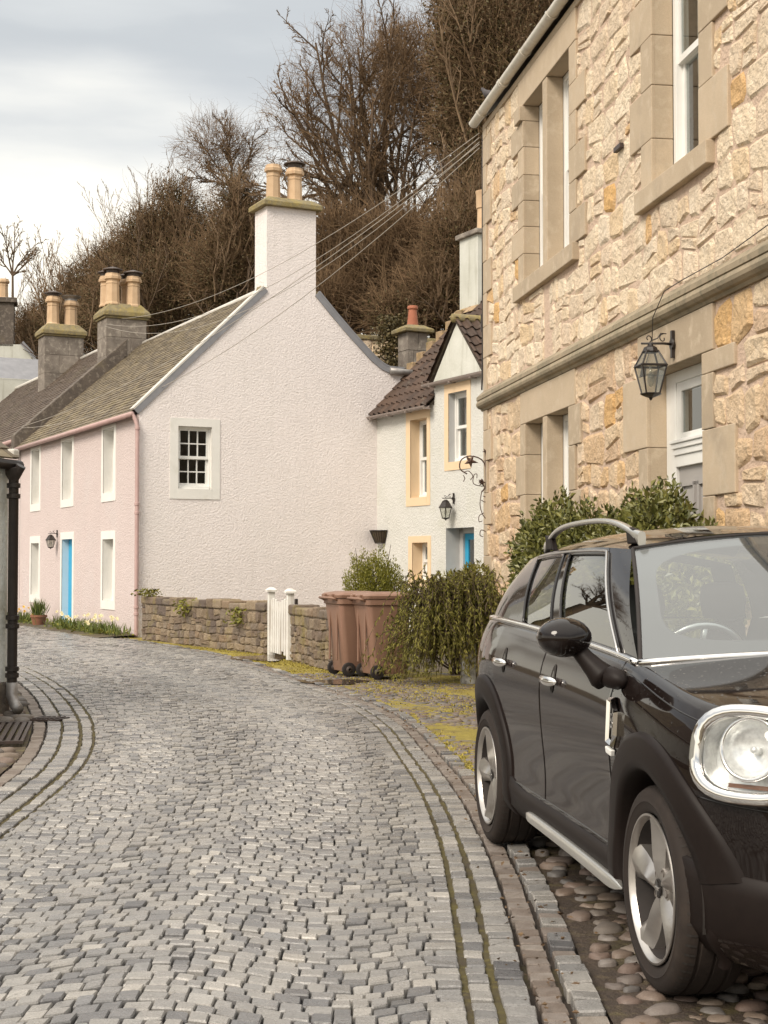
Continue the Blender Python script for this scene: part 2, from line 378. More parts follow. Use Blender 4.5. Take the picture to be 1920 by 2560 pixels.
pairs = [(-2.05, 2.2, .36, 2.2), (-2.05, 3.6, .36, 3.6), (-2.04, 5, .36, 5), (-2.04, 7, .38, 7), (-2.09, 8.9, .33, 9.0), (-2.2, 10.6, .2, 10.9), (-2.5, 12.4, .0, 13.2), (-2.95, 14.3, -.36, 15.2),
         (-3.85, 17.3, -1.2, 18.1), (-5.1, 20.6, -2.37, 22.1), (-6.6, 23.6, -3.7, 25.3), (-8.1, 26.6, -5.4, 28.7), (-9.8, 30, -7.3, 32.6), (-11.6, 33.6, -9.1, 36.3), (-13.6, 37.4, -11.2, 40.2), (-15.6, 41.4, -13.3, 44.2)]
PA = np.array(pairs)
def catmull(A, t):
    t = np.clip(t, 0, len(A) - 1.0001); i = np.floor(t).astype(int); f = (t - i)[..., None]
    p0 = A[np.clip(i - 1, 0, len(A) - 1)]; p1 = A[i]; p2 = A[np.clip(i + 1, 0, len(A) - 1)]; p3 = A[np.clip(i + 2, 0, len(A) - 1)]
    return .5 * (2 * p1 + (p2 - p0) * f + (2 * p0 - 5 * p1 + 4 * p2 - p3) * f ** 2 + (3 * p1 - p0 - 3 * p2 + p3) * f ** 3)
tt = np.linspace(0, len(PA) - 1.001, 1500); cc = catmull(PA, tt); mid = (cc[:, :2] + cc[:, 2:]) / 2
SL = np.concatenate([[0], np.cumsum(np.linalg.norm(np.diff(mid, axis=0), axis=1))])
def road_xy(q, s):
    """q metres right of the left moss line scaled to local width; s metres along; q may be <0 or beyond the width"""
    t = np.interp(s, SL, tt); c = catmull(PA, t); l, r = c[..., :2], c[..., 2:]; w = np.linalg.norm(r - l, axis=-1, keepdims=True); d = (r - l) / w
    qq = np.where(q < 0, q, np.where(q > 2.41, w[..., 0] + q - 2.41, q * w[..., 0] / 2.41))
    return l + d * qq[..., None]
RW = 2.41
def ground_z(x, y): return .022 * np.sin(x * 1.3 + y * .7) * np.clip((y - 3) / 4, 0, 1)
def crown(q): return .035 * np.sin(np.clip(q / RW, 0, 1) * np.pi)
def hill_z(x, y):
    lx = (x + 4.78) * .895 + (y - 29.0) * .446
    base = np.clip((lx - 9.0) * .55, 0, 6) + np.clip((lx - 24) * .06, 0, 3)
    return base + np.where(lx > 9, .35 * np.sin(x * .9) * np.sin(y * .8), 0)
# terrain sheet: fine near the camera, reaching the horizon
gx = np.concatenate([[-900, -400, -150, -80, -50], np.arange(-36, 40, 1.5), [50, 80, 150, 400, 900]]); gy = np.concatenate([[-200, -60, -20, -8], np.arange(0, 110, 1.5), [130, 180, 300, 600, 1200]])
GX, GY = np.meshgrid(gx, gy, indexing='ij'); GZ = hill_z(GX, GY) - .055
V = np.stack([GX, GY, GZ], -1).reshape(-1, 3)
terr = mesh('ground', V, grid_faces(len(gx), len(gy)), 'earth', smooth=True); tag(terr, kind='structure', label='earthy ground rising to a wooded hill behind the houses', cat='ground')
# road bed
ss = np.arange(0.2, SL[-1] - .2, .25); qs = np.array([-.43, -.35, -.2, 0, .3, .6, .9, 1.2, 1.5, 1.8, 2.1, 2.41, 2.6, 2.765])
S_, Q_ = np.meshgrid(ss, qs, indexing='ij'); XY = road_xy(Q_, S_)
V = np.concatenate([XY, (crown(Q_) - .034)[..., None]], -1).reshape(-1, 3)
F = grid_faces(len(ss), len(qs))[:, ::-1]
road = mesh('road', V, F, 'joint', smooth=True); tag(road, kind='structure', label='narrow granite sett road bending left past the pink house', cat='road')
pmat('joint_moss', (.10, .082, .018), (.05, .038, .022), (.13, .105, .025), scale=9, rough=.95, bump=.7, bscale=90, bdist=.01, stain=(.05, .037, .028), stain_scale=4, stain_amt=.9)
def ribbon(name, q0, q1, z, parent):
    qv = np.array([q0, q1]); s2 = np.arange(.4, SL[-1] - 2, .12); a, b = np.meshgrid(s2, qv, indexing='ij')
    b = b + np.where(b == q0, -1, 1) * .003 * np.sin(a * 17) + .003 * np.sin(a * 41 + b * 9)
    v = np.concatenate([road_xy(b, a), (crown(b) + z)[..., None]], -1).reshape(-1, 3)
    return tag(mesh(name, v, grid_faces(len(s2), 2)[:, ::-1], 'joint_moss', parent), kind='stuff')
for q0, q1, z in ((2.30, 2.34, -.006), (2.40, 2.435, -.006), (-.03, .005, -.006), (-.18, -.155, -.007), (.075, .10, -.007)): ribbon('moss_line', q0, q1, z, road)
# setts: list of rectangles in (q,s)
rects = []
def arc(q, s): return .095 * np.sin(q * 2 * np.pi / 1.25 + .9 * np.sin(s * .42) + s * .16) + .02 * np.sin(q * 5.1 + s * .8)
s = 0.5; row = 0
smax = SL[-1] - 2.0
while s < smax:
    p = rng.uniform(.076, .094) if s < 22 else rng.uniform(.11, .15)
    q = .10 + rng.uniform(-.06, .0)
    while q < 2.30:
        w = rng.uniform(.056, .094) * (1 if s < 22 else 1.3)
        if q + w > 2.25: w = 2.31 - q
        rects.append((max(q, .10), q + w, s, s + p, 0)); q += w
    s += p; row += 1
for (qa, qb, k, hl) in ((2.328, 2.408, 1, (.085, .12)), (2.426, 2.53, 2, (.085, .13)), (2.545, 2.635, 3, (.08, .13)), (2.65, 2.75, 2, (.09, .14)), (.003, .082, 1, (.09, .13)), (-.155, -.022, 2, (.09, .14)), (-.29, -.172, 2, (.09, .14)), (-.41, -.305, 3, (.09, .14))):
    s = 0.5 + rng.random() * .1
    while s < smax - 1:
        p = rng.uniform(*hl); kk_ = 3 if (k == 2 and qa > 2.6 and rng.random() < .35) else k; rects.append((qa + rng.uniform(-.004, .006), qb + rng.uniform(-.006, .004), s, s + p, kk_)); s += p
RC = np.array(rects); k = len(RC)
kind = RC[:, 4].astype(int)
j = .0020 + nr.uniform(0, .0020, k)
js = np.where(kind == 0, nr.uniform(.004, .007, k), nr.uniform(.003, .006, k))
q0, q1, s0, s1 = RC[:, 0] + j, RC[:, 1] - j, RC[:, 2] + js, RC[:, 3] - js
def ring(ins, ch):
    """8-gon corners in (q,s)"""
    a, b, c, d = q0 + ins, q1 - ins, s0 + ins, s1 - ins
    ch = np.minimum(ch, .35 * np.minimum(b - a, d - c))
    return np.stack([np.stack([a + ch, c], -1), np.stack([b - ch, c], -1), np.stack([b, c + ch], -1), np.stack([b, d - ch], -1), np.stack([b - ch, d], -1), np.stack([a + ch, d], -1), np.stack([a, d - ch], -1), np.stack([a, c + ch], -1)], 1)
jit = nr.normal(0, .0016, (k, 8, 2)); ch = nr.uniform(.002, .007, k)
r0 = ring(0, ch) + jit; r2 = ring(nr.uniform(.002, .0045, k), ch * .9) + jit
hh = np.where(kind == 3, -.006, nr.uniform(-.002, .008, k)) + np.where(kind == 2, .003, 0)
tiltq = nr.normal(0, .03, k); tilts = nr.normal(0, .035, k); cq, cs = (q0 + q1) / 2, (s0 + s1) / 2
def place(r, z, tilt):
    q_, s_ = r[..., 0], r[..., 1]; base = crown(np.broadcast_to(cq[:, None], q_.shape))
    zz = base + z + tilt * (tiltq[:, None] * (q_ - cq[:, None]) + tilts[:, None] * (s_ - cs[:, None]))
    off = np.where(kind[:, None] == 0, arc(q_, s_), 0); ramp_ = np.clip((2.3 - q_) / .25, 0, 1) * np.clip((q_ - .08) / .25, 0, 1)
    return np.concatenate([road_xy(q_, s_ + off * ramp_), zz[..., None]], -1)
A = place(r0, -.06, 0); B = place(r0, hh[:, None] - .005, 1); Cc = place(r2, hh[:, None] + nr.uniform(0, .002, (k, 8)), 1)
VV = np.concatenate([A, B, Cc], 1)      # k,24,3
ctr = VV[:, 16:].mean(1)
F8 = []
for i in range(8):
    n_ = (i + 1) % 8; F8 += [(i, n_, 8 + n_, 8 + i), (8 + i, 8 + n_, 16 + n_, 16 + i)]
TOP = tuple(range(16, 24))
srnd = np.clip(nr.beta(1.6, 1.6, k), 0, 1)
dd = ctr[:, 1]; vis = (np.abs(ctr[:, 0]) < dd * .257 + .04) & (dd > 4.5)
order = np.argsort(np.where(vis, dd, 1e9)); indiv = order[:300]; mask = np.ones(k, bool); mask[indiv] = False
for i in indiv:
    o = mesh('sett', VV[i] - ctr[i], F8 + [TOP], 'dirty_granite' if kind[i] == 3 else 'granite', road, rnd=float(srnd[i]))
    o.location = ctr[i]
rest = VV[mask]; kr = kind[mask]; kk = len(rest)
for nm, sel, mt in (('setts', kr != 3, 'granite'), ('gutter_setts', kr == 3, 'dirty_granite')):
    sub = rest[sel]; m_ = len(sub)
    T8 = np.array(F8 + [(16, 17, 18, 19), (16, 19, 20, 23), (20, 21, 22, 23)])
    FF = (T8[None] + (np.arange(m_) * 24)[:, None, None]).reshape(-1, 4)
    tag(mesh(nm, sub.reshape(-1, 3), FF, mt, road, rnd=np.repeat(srnd[mask][sel], 24)), kind='stuff')
# verge on the right: moss sheet with sunk river cobbles
def edge_q(qv): return road_xy(np.full(len(ss), qv), ss)
er_ = edge_q(2.755); house_side = lambda y: 1.345 + .1478 * (19.757 - y) / .989
Vv = []; nu = 14
for (x, y) in er_:
    if y > 31: break
    hx = max(x + .35, house_side(y) - .02) if y < 19.6 else x + 1.25
    for i in range(nu):
        f = i / (nu - 1); xx = x + (hx - x) * f; Vv.append((xx, y, -.008 + .014 * math.sin(xx * 3 + y * 2) * math.sin(y * 1.1) - .012 * (f == 0)))
Vv = np.array(Vv); verge = mesh('verge', Vv, grid_faces(len(Vv) // nu, nu)[:, ::-1], ['moss', 'wet_earth'], smooth=True)
fy = np.zeros(len(verge.data.polygons) * 3); verge.data.polygons.foreach_get('center', fy); verge.data.polygons.foreach_set('material_index', (fy.reshape(-1, 3)[:, 1] < 10.2).astype(np.int32))
tag(verge, kind='structure', label='mossy cobbled verge between the road and the houses', cat='verge')
Lv = []; el = edge_q(-.42)
for (x, y) in el:
    if y > 22: break
    for i in range(8):
        f = i / 7; Lv.append((x - 2.2 * f, y + .4 * f, -.01 + .012 * math.sin(x * 4 + y * 3 + f * 5)))
Lv = np.array(Lv); lverge = mesh('verge', Lv, grid_faces(len(Lv) // 8, 8), 'earth', smooth=True)
tag(lverge, kind='structure', label='stony verge with a drain beside the black downpipe', cat='verge')
def cobble(cx, cy, a, b, ang, h, z, rg):
    n = 10; V = []; F = []
    for (k_, zz) in ((1.04, -.04), (1.0, .35 * h), (.72, .82 * h)):
        for i in range(n):
            t = 2 * math.pi * i / n; q = k_ * (1 + .14 * math.sin(2 * t + a * 90) + .10 * math.sin(3 * t + a * 333) + rg.uniform(-.07, .07)); x, y = a * q * math.cos(t), b * q * math.sin(t)
            V.append((x * math.cos(ang) - y * math.sin(ang), x * math.sin(ang) + y * math.cos(ang), zz + rg.uniform(-.004, .004)))
    V.append((0, 0, h)); 
    for r_ in range(2):
        for i in range(n): F.append((r_ * n + i, r_ * n + (i + 1) % n, (r_ + 1) * n + (i + 1) % n, (r_ + 1) * n + i))
    F += [(2 * n + i, 2 * n + (i + 1) % n, 3 * n) for i in range(n)]
    return V, F, (cx, cy, z)
def scatter(region, n, rmin, rmax, rg, dens=1.0):
    pts = []; cell = {}
    for _ in range(n):
        p = region(rg)
        if p is None: continue
        x, y = p; r = rg.uniform(rmin, rmax); key = (int(x / .25), int(y / .25)); ok = True
        for dx in (-1, 0, 1):
            for dy in (-1, 0, 1):
                for (a, b, c) in cell.get((key[0] + dx, key[1] + dy), ()):
                    if (a - x) ** 2 + (b - y) ** 2 < ((c + r) * dens) ** 2: ok = False
        if ok: cell.setdefault(key, []).append((x, y, r)); pts.append((x, y, r))
    return pts
yy_ = er_[:, 1]; xx_ = er_[:, 0]
def reg_r(rg):
    y = rg.uniform(3.2, 19.4); x0 = float(np.interp(y, yy_, xx_)); hx = house_side(y); return (rg.uniform(x0 + .06, max(hx, x0 + .4)), y)
pts = scatter(reg_r, 20000, .03, .075, rng, .78)
pts.sort(key=lambda p: p[1] + (50 if (p[1] < 4.5 or abs(p[0]) > p[1] * .26 + .1) else 0))
restc = MB()
for i, (x, y, r) in enumerate(pts):
    sink = .25 if y > 11 else .75
    V, F, c = cobble(x, y, r * 1.05, r * rng.uniform(.55, .9), rng.uniform(-.7, .7), r * .42 * sink * rng.uniform(.4, 1.1) + .006, -.012, rng); rv = rng.random()
    if i < 260: o = mesh('cobble', V, F, 'river_stone', verge, smooth=True, rnd=rv); o.location = c
    else: restc.add([(v[0] + c[0], v[1] + c[1], v[2] + c[2]) for v in V], F, rv)
tag(restc.build('cobbles', 'river_stone', verge, smooth=True), kind='stuff')
xl_ = el[:, 0]; yl_ = el[:, 1]
def reg_l(rg):
    y = rg.uniform(8.5, 19); x0 = float(np.interp(y, yl_, xl_)); return (x0 - rg.uniform(.07, 1.1), y)
pts = scatter(reg_l, 2600, .06, .12, rng, .84)
def lvis(p): return p[1] + (50 if abs(p[0]) > p[1] * .258 + .1 else 0)
pts.sort(key=lvis); restc = MB()
for i, (x, y, r) in enumerate(pts):
    if abs((x + 3.10) * .983 + (y - 12.4) * .184) < .24 and abs(y - 12.4) < .95: continue
    V, F, c = cobble(x, y, r * 1.05, r * rng.uniform(.6, .85), rng.uniform(-.5, .5), r * .4 + .012, -.014, rng); rv = rng.random()
    if i < 110: o = mesh('cobble', V, F, 'river_stone', lverge, smooth=True, rnd=rv); o.location = c
    else: restc.add([(v[0] + c[0], v[1] + c[1], v[2] + c[2]) for v in V], F, rv)
tag(restc.build('cobbles', 'river_stone', lverge, smooth=True), kind='stuff')
# puddles
def puddle(cx, cy, a, b, label):
    n = 28; V = [(cx, cy, .006)]
    for i in range(n):
        t = 2 * math.pi * i / n; k_ = 1 + .2 * math.sin(3 * t + cx) + .12 * math.sin(5 * t + 1); V.append((cx + a * k_ * math.cos(t), cy + b * k_ * math.sin(t), .006))
    tag(mesh('puddle', V, [(0, i + 1, (i + 1) % n + 1) for i in range(n)], 'puddle'), label, 'puddle', kind='structure')
puddle(-.62, 17.9, .42, .35, 'brown puddle on the verge in front of the wheelie bins')
puddle(-1.85, 22.5, .42, .7, 'brown puddle below the white garden gate')
# grass / moss tufts on the verge
def tufts(name, pts, hmin, hmax, mat, parent, rg, lean=.5, wid=.12):
    P = np.array(pts); k = len(P); h = rg.uniform(hmin, hmax, k); D = np.stack([rg.normal(0, lean, k), rg.normal(0, lean, k), np.ones(k)], -1)
    V, F = leaf_mesh(P, D, h, wid, .1, rg); return tag(mesh(name, V, F, mat, parent, rnd=np.repeat(rg.random(k), 4)), kind='stuff')
pmat('moss_tuft', None, (.8, .8, .7), rcols=[(.27, .225, .04), (.34, .28, .055), (.38, .305, .07), (.30, .24, .055)], scale=5, rough=.9)
tp = []
while len(tp) < 26000:
    y = rng.uniform(9.8, 30.5); x0 = float(np.interp(y, yy_, xx_)); wv = 1.5 if y > 19.6 else max(.4, house_side(y) - x0); x = x0 + rng.random() ** 1.2 * min(wv, 2.6) - .05
    if vnoise(x * .9, y * .6, 2.0) + rng.uniform(-.4, .4) < -.05: continue
    tp.append((x, y, -.012))
tufts('moss_tufts', tp, .008, .028, 'moss_tuft', verge, nr, .9, .6)
# drain grates by the left cottage
gr_ = empty('drain_grate', (-3.10, 12.4, .016), R(10.6), 'rusty slotted drain grate at the foot of the black downpipe', 'drain grate')
fr = MB(); fr.box(-.15, .15, -.75, -.71, -.01, .012); fr.box(-.15, .15, .71, .75, -.01, .012); fr.box(-.15, -.125, -.71, .71, -.01, .012); fr.box(.125, .15, -.71, .71, -.01, .012); fr.build('frame', 'iron', gr_)
for i in range(4):
    x = -.09 + .06 * i; box('bar', 'iron', gr_, x - .018, x + .018, -.71, .71, -.008, .01)
g2 = empty('drain_grate', (-3.02, 13.55, .01), R(-15), 'small square drain grate set among cobbles left of the road', 'drain grate')
box('frame', 'iron', g2, -.13, .13, -.13, .13, -.012, .006)
for i in range(5): box('bar', 'iron', g2, -.11 + .05 * i - .012, -.11 + .05 * i + .012, -.11, .11, .006, .014)
# dead leaves and grit in the right-hand gutter
pmat('dead_leaf', None, (.8, .8, .8), rcols=[(.10, .06, .035), (.16, .10, .05), (.07, .045, .03)], scale=5, rough=.8)
lp_ = []; nl_ = np.random.default_rng(77)
for _ in range(420):
    s_v = nl_.uniform(1.5, 14); q_v = 2.59 + nl_.normal(0, .07) if nl_.random() < .7 else nl_.uniform(2.7, 3.3)
    p_ = road_xy(np.array([q_v]), np.array([s_v]))[0]; lp_.append((p_[0], p_[1], .010))
lp_ = np.array(lp_); D_l = np.stack([nl_.normal(0, 1, len(lp_)), nl_.normal(0, 1, len(lp_)), nl_.uniform(0, .25, len(lp_))], -1)
V, F = leaf_mesh(lp_, D_l, nl_.uniform(.008, .035, len(lp_)), .5, .3, nl_); tag(mesh('leaf_litter', V, F, 'dead_leaf', road, rnd=np.repeat(nl_.random(len(lp_)), 4)), kind='stuff')
# ------------------------------------------------------------------ stone house on the right
pmat('mortar', (.64, .485, .375), (.56, .415, .315), scale=5, rough=.95, bump=.9, bscale=24, bdist=.035, stain=(.45, .32, .24), stain_scale=1.5, stain_amt=.4)
pmat('rubble_stone', None, (.84, .80, .74), rcols=[(.80, .665, .50), (.76, .635, .485), (.71, .57, .43), (.82, .70, .545), (.71, .54, .35), (.78, .67, .53), (.67, .52, .385), (.66, .41, .17)], scale=9, rough=.9, bump=1.0, bscale=17, bdist=.05, fine=.14, fscale=50, stain=(.52, .40, .29), stain_scale=2.2, stain_amt=.3)
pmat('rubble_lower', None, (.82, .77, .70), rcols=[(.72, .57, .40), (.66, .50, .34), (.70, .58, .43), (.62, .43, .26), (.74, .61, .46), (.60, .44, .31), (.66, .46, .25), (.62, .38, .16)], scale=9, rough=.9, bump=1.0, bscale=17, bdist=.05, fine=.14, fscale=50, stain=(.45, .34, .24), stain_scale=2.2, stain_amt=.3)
pmat('ashlar', (.47, .375, .27), (.41, .325, .23), (.50, .41, .305), scale=2.2, rough=.85, bump=.3, bscale=130, bdist=.006, rnd=.10, fine=.12, fscale=160, stain=(.31, .25, .185), stain_scale=1.3, stain_amt=.3)
pmat('ashlar_dirty', (.36, .29, .20), (.26, .215, .15), (.20, .17, .12), scale=3, rough=.9, bump=.4, bscale=80, bdist=.008, rnd=.1, stain=(.17, .15, .10), stain_scale=2.5, stain_amt=.6)
pmat('white_paint', (.78, .77, .74), (.70, .69, .66), scale=4, rough=.45, bump=.1, bscale=60, bdist=.003)
pmat('cream_gutter', (.72, .69, .62), (.60, .56, .49), scale=6, rough=.4, streak=(.45, .40, .33))
pmat('grey_door', (.36, .335, .32), (.33, .31, .295), rough=.5)
pmat('curtain', (.62, .60, .56), (.50, .48, .45), rough=.9)
pmat('slate', None, (.7, .68, .64), rcols=[(.11, .088, .064), (.17, .135, .09), (.23, .185, .12), (.14, .115, .085), (.26, .21, .14)], scale=6, rough=.75, bump=.4, bscale=50, bdist=.006, stain=(.24, .195, .10), stain_scale=1.2, stain_amt=.35)
pmat('black_iron', (.02, .016, .015), (.035, .026, .022), scale=12, rough=.42, bump=.15, bscale=60, bdist=.003)
pmat('rubber', (.018, .015, .014), (.028, .022, .02), scale=8, rough=.75)
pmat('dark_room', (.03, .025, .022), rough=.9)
glass_mat('window_glass', (.75, .78, .78), ior=1.75)
glass_mat('lamp_glass', (.80, .80, .76), ior=1.5, film=.10)
SO = Vector((1.3445, 19.757, 0)); SRZ = R(-81.5)
house = empty('stone_house', SO, SRZ, 'tall rubble stone house with dressed window surrounds on the right', 'house')
Z0, Z1, XL = 0.0, 7.22, 12.5
op = [(2.25, 3.13, 4.735, 6.85), (3.32, 4.24, 4.735, 6.85), (6.92, 8.06, 4.715, 6.85), (2.29, 3.09, .95, 3.06), (3.26, 4.18, .95, 3.06), (6.74, 8.08, .30, 3.07), (10.6, 11.7, 4.715, 6.85), (10.6, 11.7, .95, 3.06)]
wall = wall_holes('wall', 'mortar', house, 0, XL, Z0, Z1, op, 0.0)
# other walls and roof of the house
b = MB(); D_ = 7.0
b.add([(0, 0, 0), (0, D_, 0), (0, D_, Z1), (0, D_ / 2, Z1 + 3.0), (0, 0, Z1)], [(0, 4, 3, 2, 1)]); b.add([(XL, 0, 0), (XL, D_, 0), (XL, D_, Z1), (XL, D_ / 2, Z1 + 3.0), (XL, 0, Z1)], [(0, 1, 2, 3, 4)])
b.add([(0, D_, 0), (XL, D_, 0), (XL, D_, Z1), (0, D_, Z1)], [(0, 3, 2, 1)]); b.build('side_wall', 'ashlar_dirty', house)
rf = MB(); rf.add([(-.02, -.1, Z1 + .07), (XL, -.1, Z1 + .07), (XL, D_ / 2, Z1 + 3.15), (-.02, D_ / 2, Z1 + 3.15), (XL, D_ + .1, Z1 + .07), (-.02, D_ + .1, Z1 + .07)], [(0, 1, 2, 3), (3, 2, 4, 5)]); rf.build('roof', 'slate', house)
dressed = []      # (x0,x1,z0,z1,y proud)
def rybats(xin, zs, ze, side, short, long, first=0, step=(.30, .38)):
    z = zs; i = first
    while z < ze - .05:
        h = min(rng.uniform(*step), ze - z)
        if ze - z - h < .12: h = ze - z
        w = long if i % 2 else short
        dressed.append((xin - w, xin, z, z + h) if side < 0 else (xin, xin + w, z, z + h)); z += h; i += 1
def opening(x0, x1, z0, z1, zl, sill=True, sl=.30, ll=.58, step=(.30, .38)):
    rybats(x0, z0, z1, -1, sl, ll, 0, step); rybats(x1, z0, z1, 1, sl, ll, 1, step)
    dressed.append((x0 - sl, x1 + sl, z1, zl))
    if sill: dressed.append((x0 - .37, x1 + .28, z0 - .19, z0))
opening(2.25, 4.24, 4.735, 6.85, 7.19, sl=.27, ll=.60); opening(6.92, 8.06, 4.715, 6.85, 7.19, sl=.30, ll=.62, step=(.40, .5))
opening(2.29, 4.18, .95, 3.06, 3.437, sl=.24, ll=.45, step=(.38, .5)); opening(6.74, 8.08, 0.0, 3.07, 3.437, sill=False, sl=.25, ll=.68, step=(.42, .55))
opening(10.6, 11.7, 4.715, 6.85, 7.19); opening(10.6, 11.7, .95, 3.06, 3.437)
rybats(0.0, 0, 3.44, 1, .22, .46, 0, (.36, .5)); rybats(0.0, 3.69, 7.19, 1, .20, .46, 0, (.36, .5))
blocked = [d for d in dressed] + [o_ for o_ in op] + [(3.09, 3.32, .9, 6.9), (-.2, XL + .2, 3.43, 3.70)]
for (a, c, d, e) in dressed:
    sillp = abs((e - d) - .19) < .011
    x0, x1, z0, z1 = a + .002, c - .002, d + .002, e - .002
    y = -.075 if sillp else -.026 - rng.uniform(0, .006)
    o = box('dressed_stone', 'ashlar', house, x0, x1, y, .17, z0, z1, bevel=.008, r=rng.random())
# mullions
for (a, c, d, e) in ((3.13, 3.32, 4.735, 6.85), (3.09, 3.26, .95, 3.06)):
    box('mullion', 'ashlar', house, a, c, -.022, .17, d, e - .002, bevel=.008, r=.4)
def sdist(p):
    x = sum(q[0] for q in p) / len(p); z = sum(q[1] for q in p) / len(p); w = SO + Vector((x * .1478, -x * .989, z))
    u = abs(w.x / w.y); vv = (w.z - 1.4) / w.y; return w.y * (1 if (u < .262 and vv < .385 and z > 1.0) else 8)
lower = rubble(.0, XL, 0, 3.44, rng, (.22, .40), (.22, .52), blocked, split=.30, joint=.012, warp=.05, cham=(.2, .5))
upper = rubble(.0, XL, 3.69, Z1, rng, (.20, .33), (.22, .52), blocked, split=.28, joint=.009, warp=.05, cham=(.2, .5))
def stcol(rg):
    q = rg.random(); return rg.uniform(0, .84) if q < .96 else rg.uniform(.88, 1.0)
put_stones(upper, rng, house, 'rubble_stone', 'stone', sdist, 190, .005, .017, stcol, stuffname='stones')
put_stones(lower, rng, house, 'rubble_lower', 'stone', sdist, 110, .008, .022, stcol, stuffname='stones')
# string course: weathered band over a roll moulding
prof = [(0.0, 3.44), (-.03, 3.44), (-.045, 3.465), (-.075, 3.475), (-.10, 3.50), (-.108, 3.53), (-.095, 3.565), (-.085, 3.575), (-.10, 3.58), (-.10, 3.625), (-.02, 3.70), (0.0, 3.70)]
x = -.09; 
while x < XL:
    w = min(rng.uniform(1.1, 1.7), XL - x)
    b = MB(); b.prism(prof, x + .002, x + w - .002, axis='x'); b.build('string_course', 'ashlar_dirty', house, rnd=rng.random()); x += w
box('wall_head', 'ashlar', house, 0, XL, -.03, .1, 7.19, 7.27, bevel=.01)
# gutter
b = MB(); n = 12; pts = []
for i in range(n + 1): a = math.pi + math.pi * i / n; pts.append((-.115 + .068 * math.cos(a), 7.345 + .068 * math.sin(a)))
for i in range(n, -1, -1): a = math.pi + math.pi * i / n; pts.append((-.115 + .058 * math.cos(a), 7.345 + .058 * math.sin(a)))
b.prism(pts, -.16, XL, axis='x'); gut = b.build('gutter', 'cream_gutter', house, smooth=True, auto=40)
for xg in (.35, 1.55, 1.62, 2.7, 3.9, 5.1, 6.3):
    b = MB(); pp = [(-.115 + .078 * math.cos(math.pi + math.pi * i / 10), 7.345 + .078 * math.sin(math.pi + math.pi * i / 10)) for i in range(11)] + [(-.115 + .069 * math.cos(2 * math.pi - math.pi * i / 10), 7.345 + .069 * math.sin(2 * math.pi - math.pi * i / 10)) for i in range(11)]
    b.prism(pp, xg, xg + .05, axis='x'); b.build('gutter_bracket', 'cream_gutter', gut)
# windows: sliding sashes
def sash_window(parent, x0, x1, z0, z1, y, mat='white_paint', bars=(1, 1), curtain=None, fw=.07, glass='window_glass', meet=.5):
    w = empty('window', parent=parent)
    f = MB(); f.box(x0, x0 + fw, y, y + .12, z0, z1); f.box(x1 - fw, x1, y, y + .12, z0, z1); f.box(x0 + fw, x1 - fw, y, y + .12, z1 - fw, z1); f.box(x0 + fw, x1 - fw, y - .03, y + .12, z0, z0 + .06)
    f.build('frame', mat, w, bevel=.004)
    a, c = x0 + fw, x1 - fw; zm = z0 + (z1 - z0) * meet
    for (d, e, yy, nm) in ((zm - .02, z1 - fw, y + .02, 'upper_sash'), (z0 + .06, zm + .02, y + .062, 'lower_sash')):
        s = MB(); t = .05; s.box(a, a + t, yy, yy + .04, d, e); s.box(c - t, c, yy, yy + .04, d, e); s.box(a + t, c - t, yy, yy + .04, e - t, e); s.box(a + t, c - t, yy, yy + .04, d, d + t * 1.2)
        nx, nz_ = bars
        for i in range(1, nx): xx = a + t + (c - a - 2 * t) * i / nx; s.box(xx - .012, xx + .012, yy + .004, yy + .036, d + t, e - t)
        for i in range(1, nz_): zz = d + t + (e - d - 2 * t) * i / nz_; s.box(a + t, c - t, yy + .006, yy + .034, zz - .012, zz + .012)
        s.build(nm, mat, w)
        MB().box(a + t, c - t, yy + .016, yy + .022, d + t * 1.2, e - t).build('pane', glass, w)
    if curtain:
        k = 40; V = []; 
        for i in range(k + 1):
            xx = a + (c - a) * i / k; q = y + .2 + .025 * math.sin(i * 1.9) + .01 * math.sin(i * .7)
            V += [(xx, q, z0 + .1), (xx, q, z1 - .08)]
        keep = [i for i in range(k) if (i / k < curtain or i / k > 1 - curtain)]
        mesh('curtain', V, [(2 * i, 2 * i + 2, 2 * i + 3, 2 * i + 1) for i in keep], 'curtain', w, smooth=True)
    return w
sash_window(house, 2.25, 3.13, 4.735, 6.85, .17); sash_window(house, 3.32, 4.24, 4.735, 6.85, .17, curtain=.3)
sash_window(house, 6.92, 8.06, 4.715, 6.85, .17, curtain=.42, meet=.50); sash_window(house, 2.29, 3.09, .95, 3.06, .17); sash_window(house, 3.26, 4.18, .95, 3.06, .17)
sash_window(house, 10.6, 11.7, 4.715, 6.85, .17); sash_window(house, 10.6, 11.7, .95, 3.06, .17)
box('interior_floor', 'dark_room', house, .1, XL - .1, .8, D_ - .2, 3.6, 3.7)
box('interior_wall', 'dark_room', house, .1, XL - .1, 2.4, 2.5, .1, 7.1)
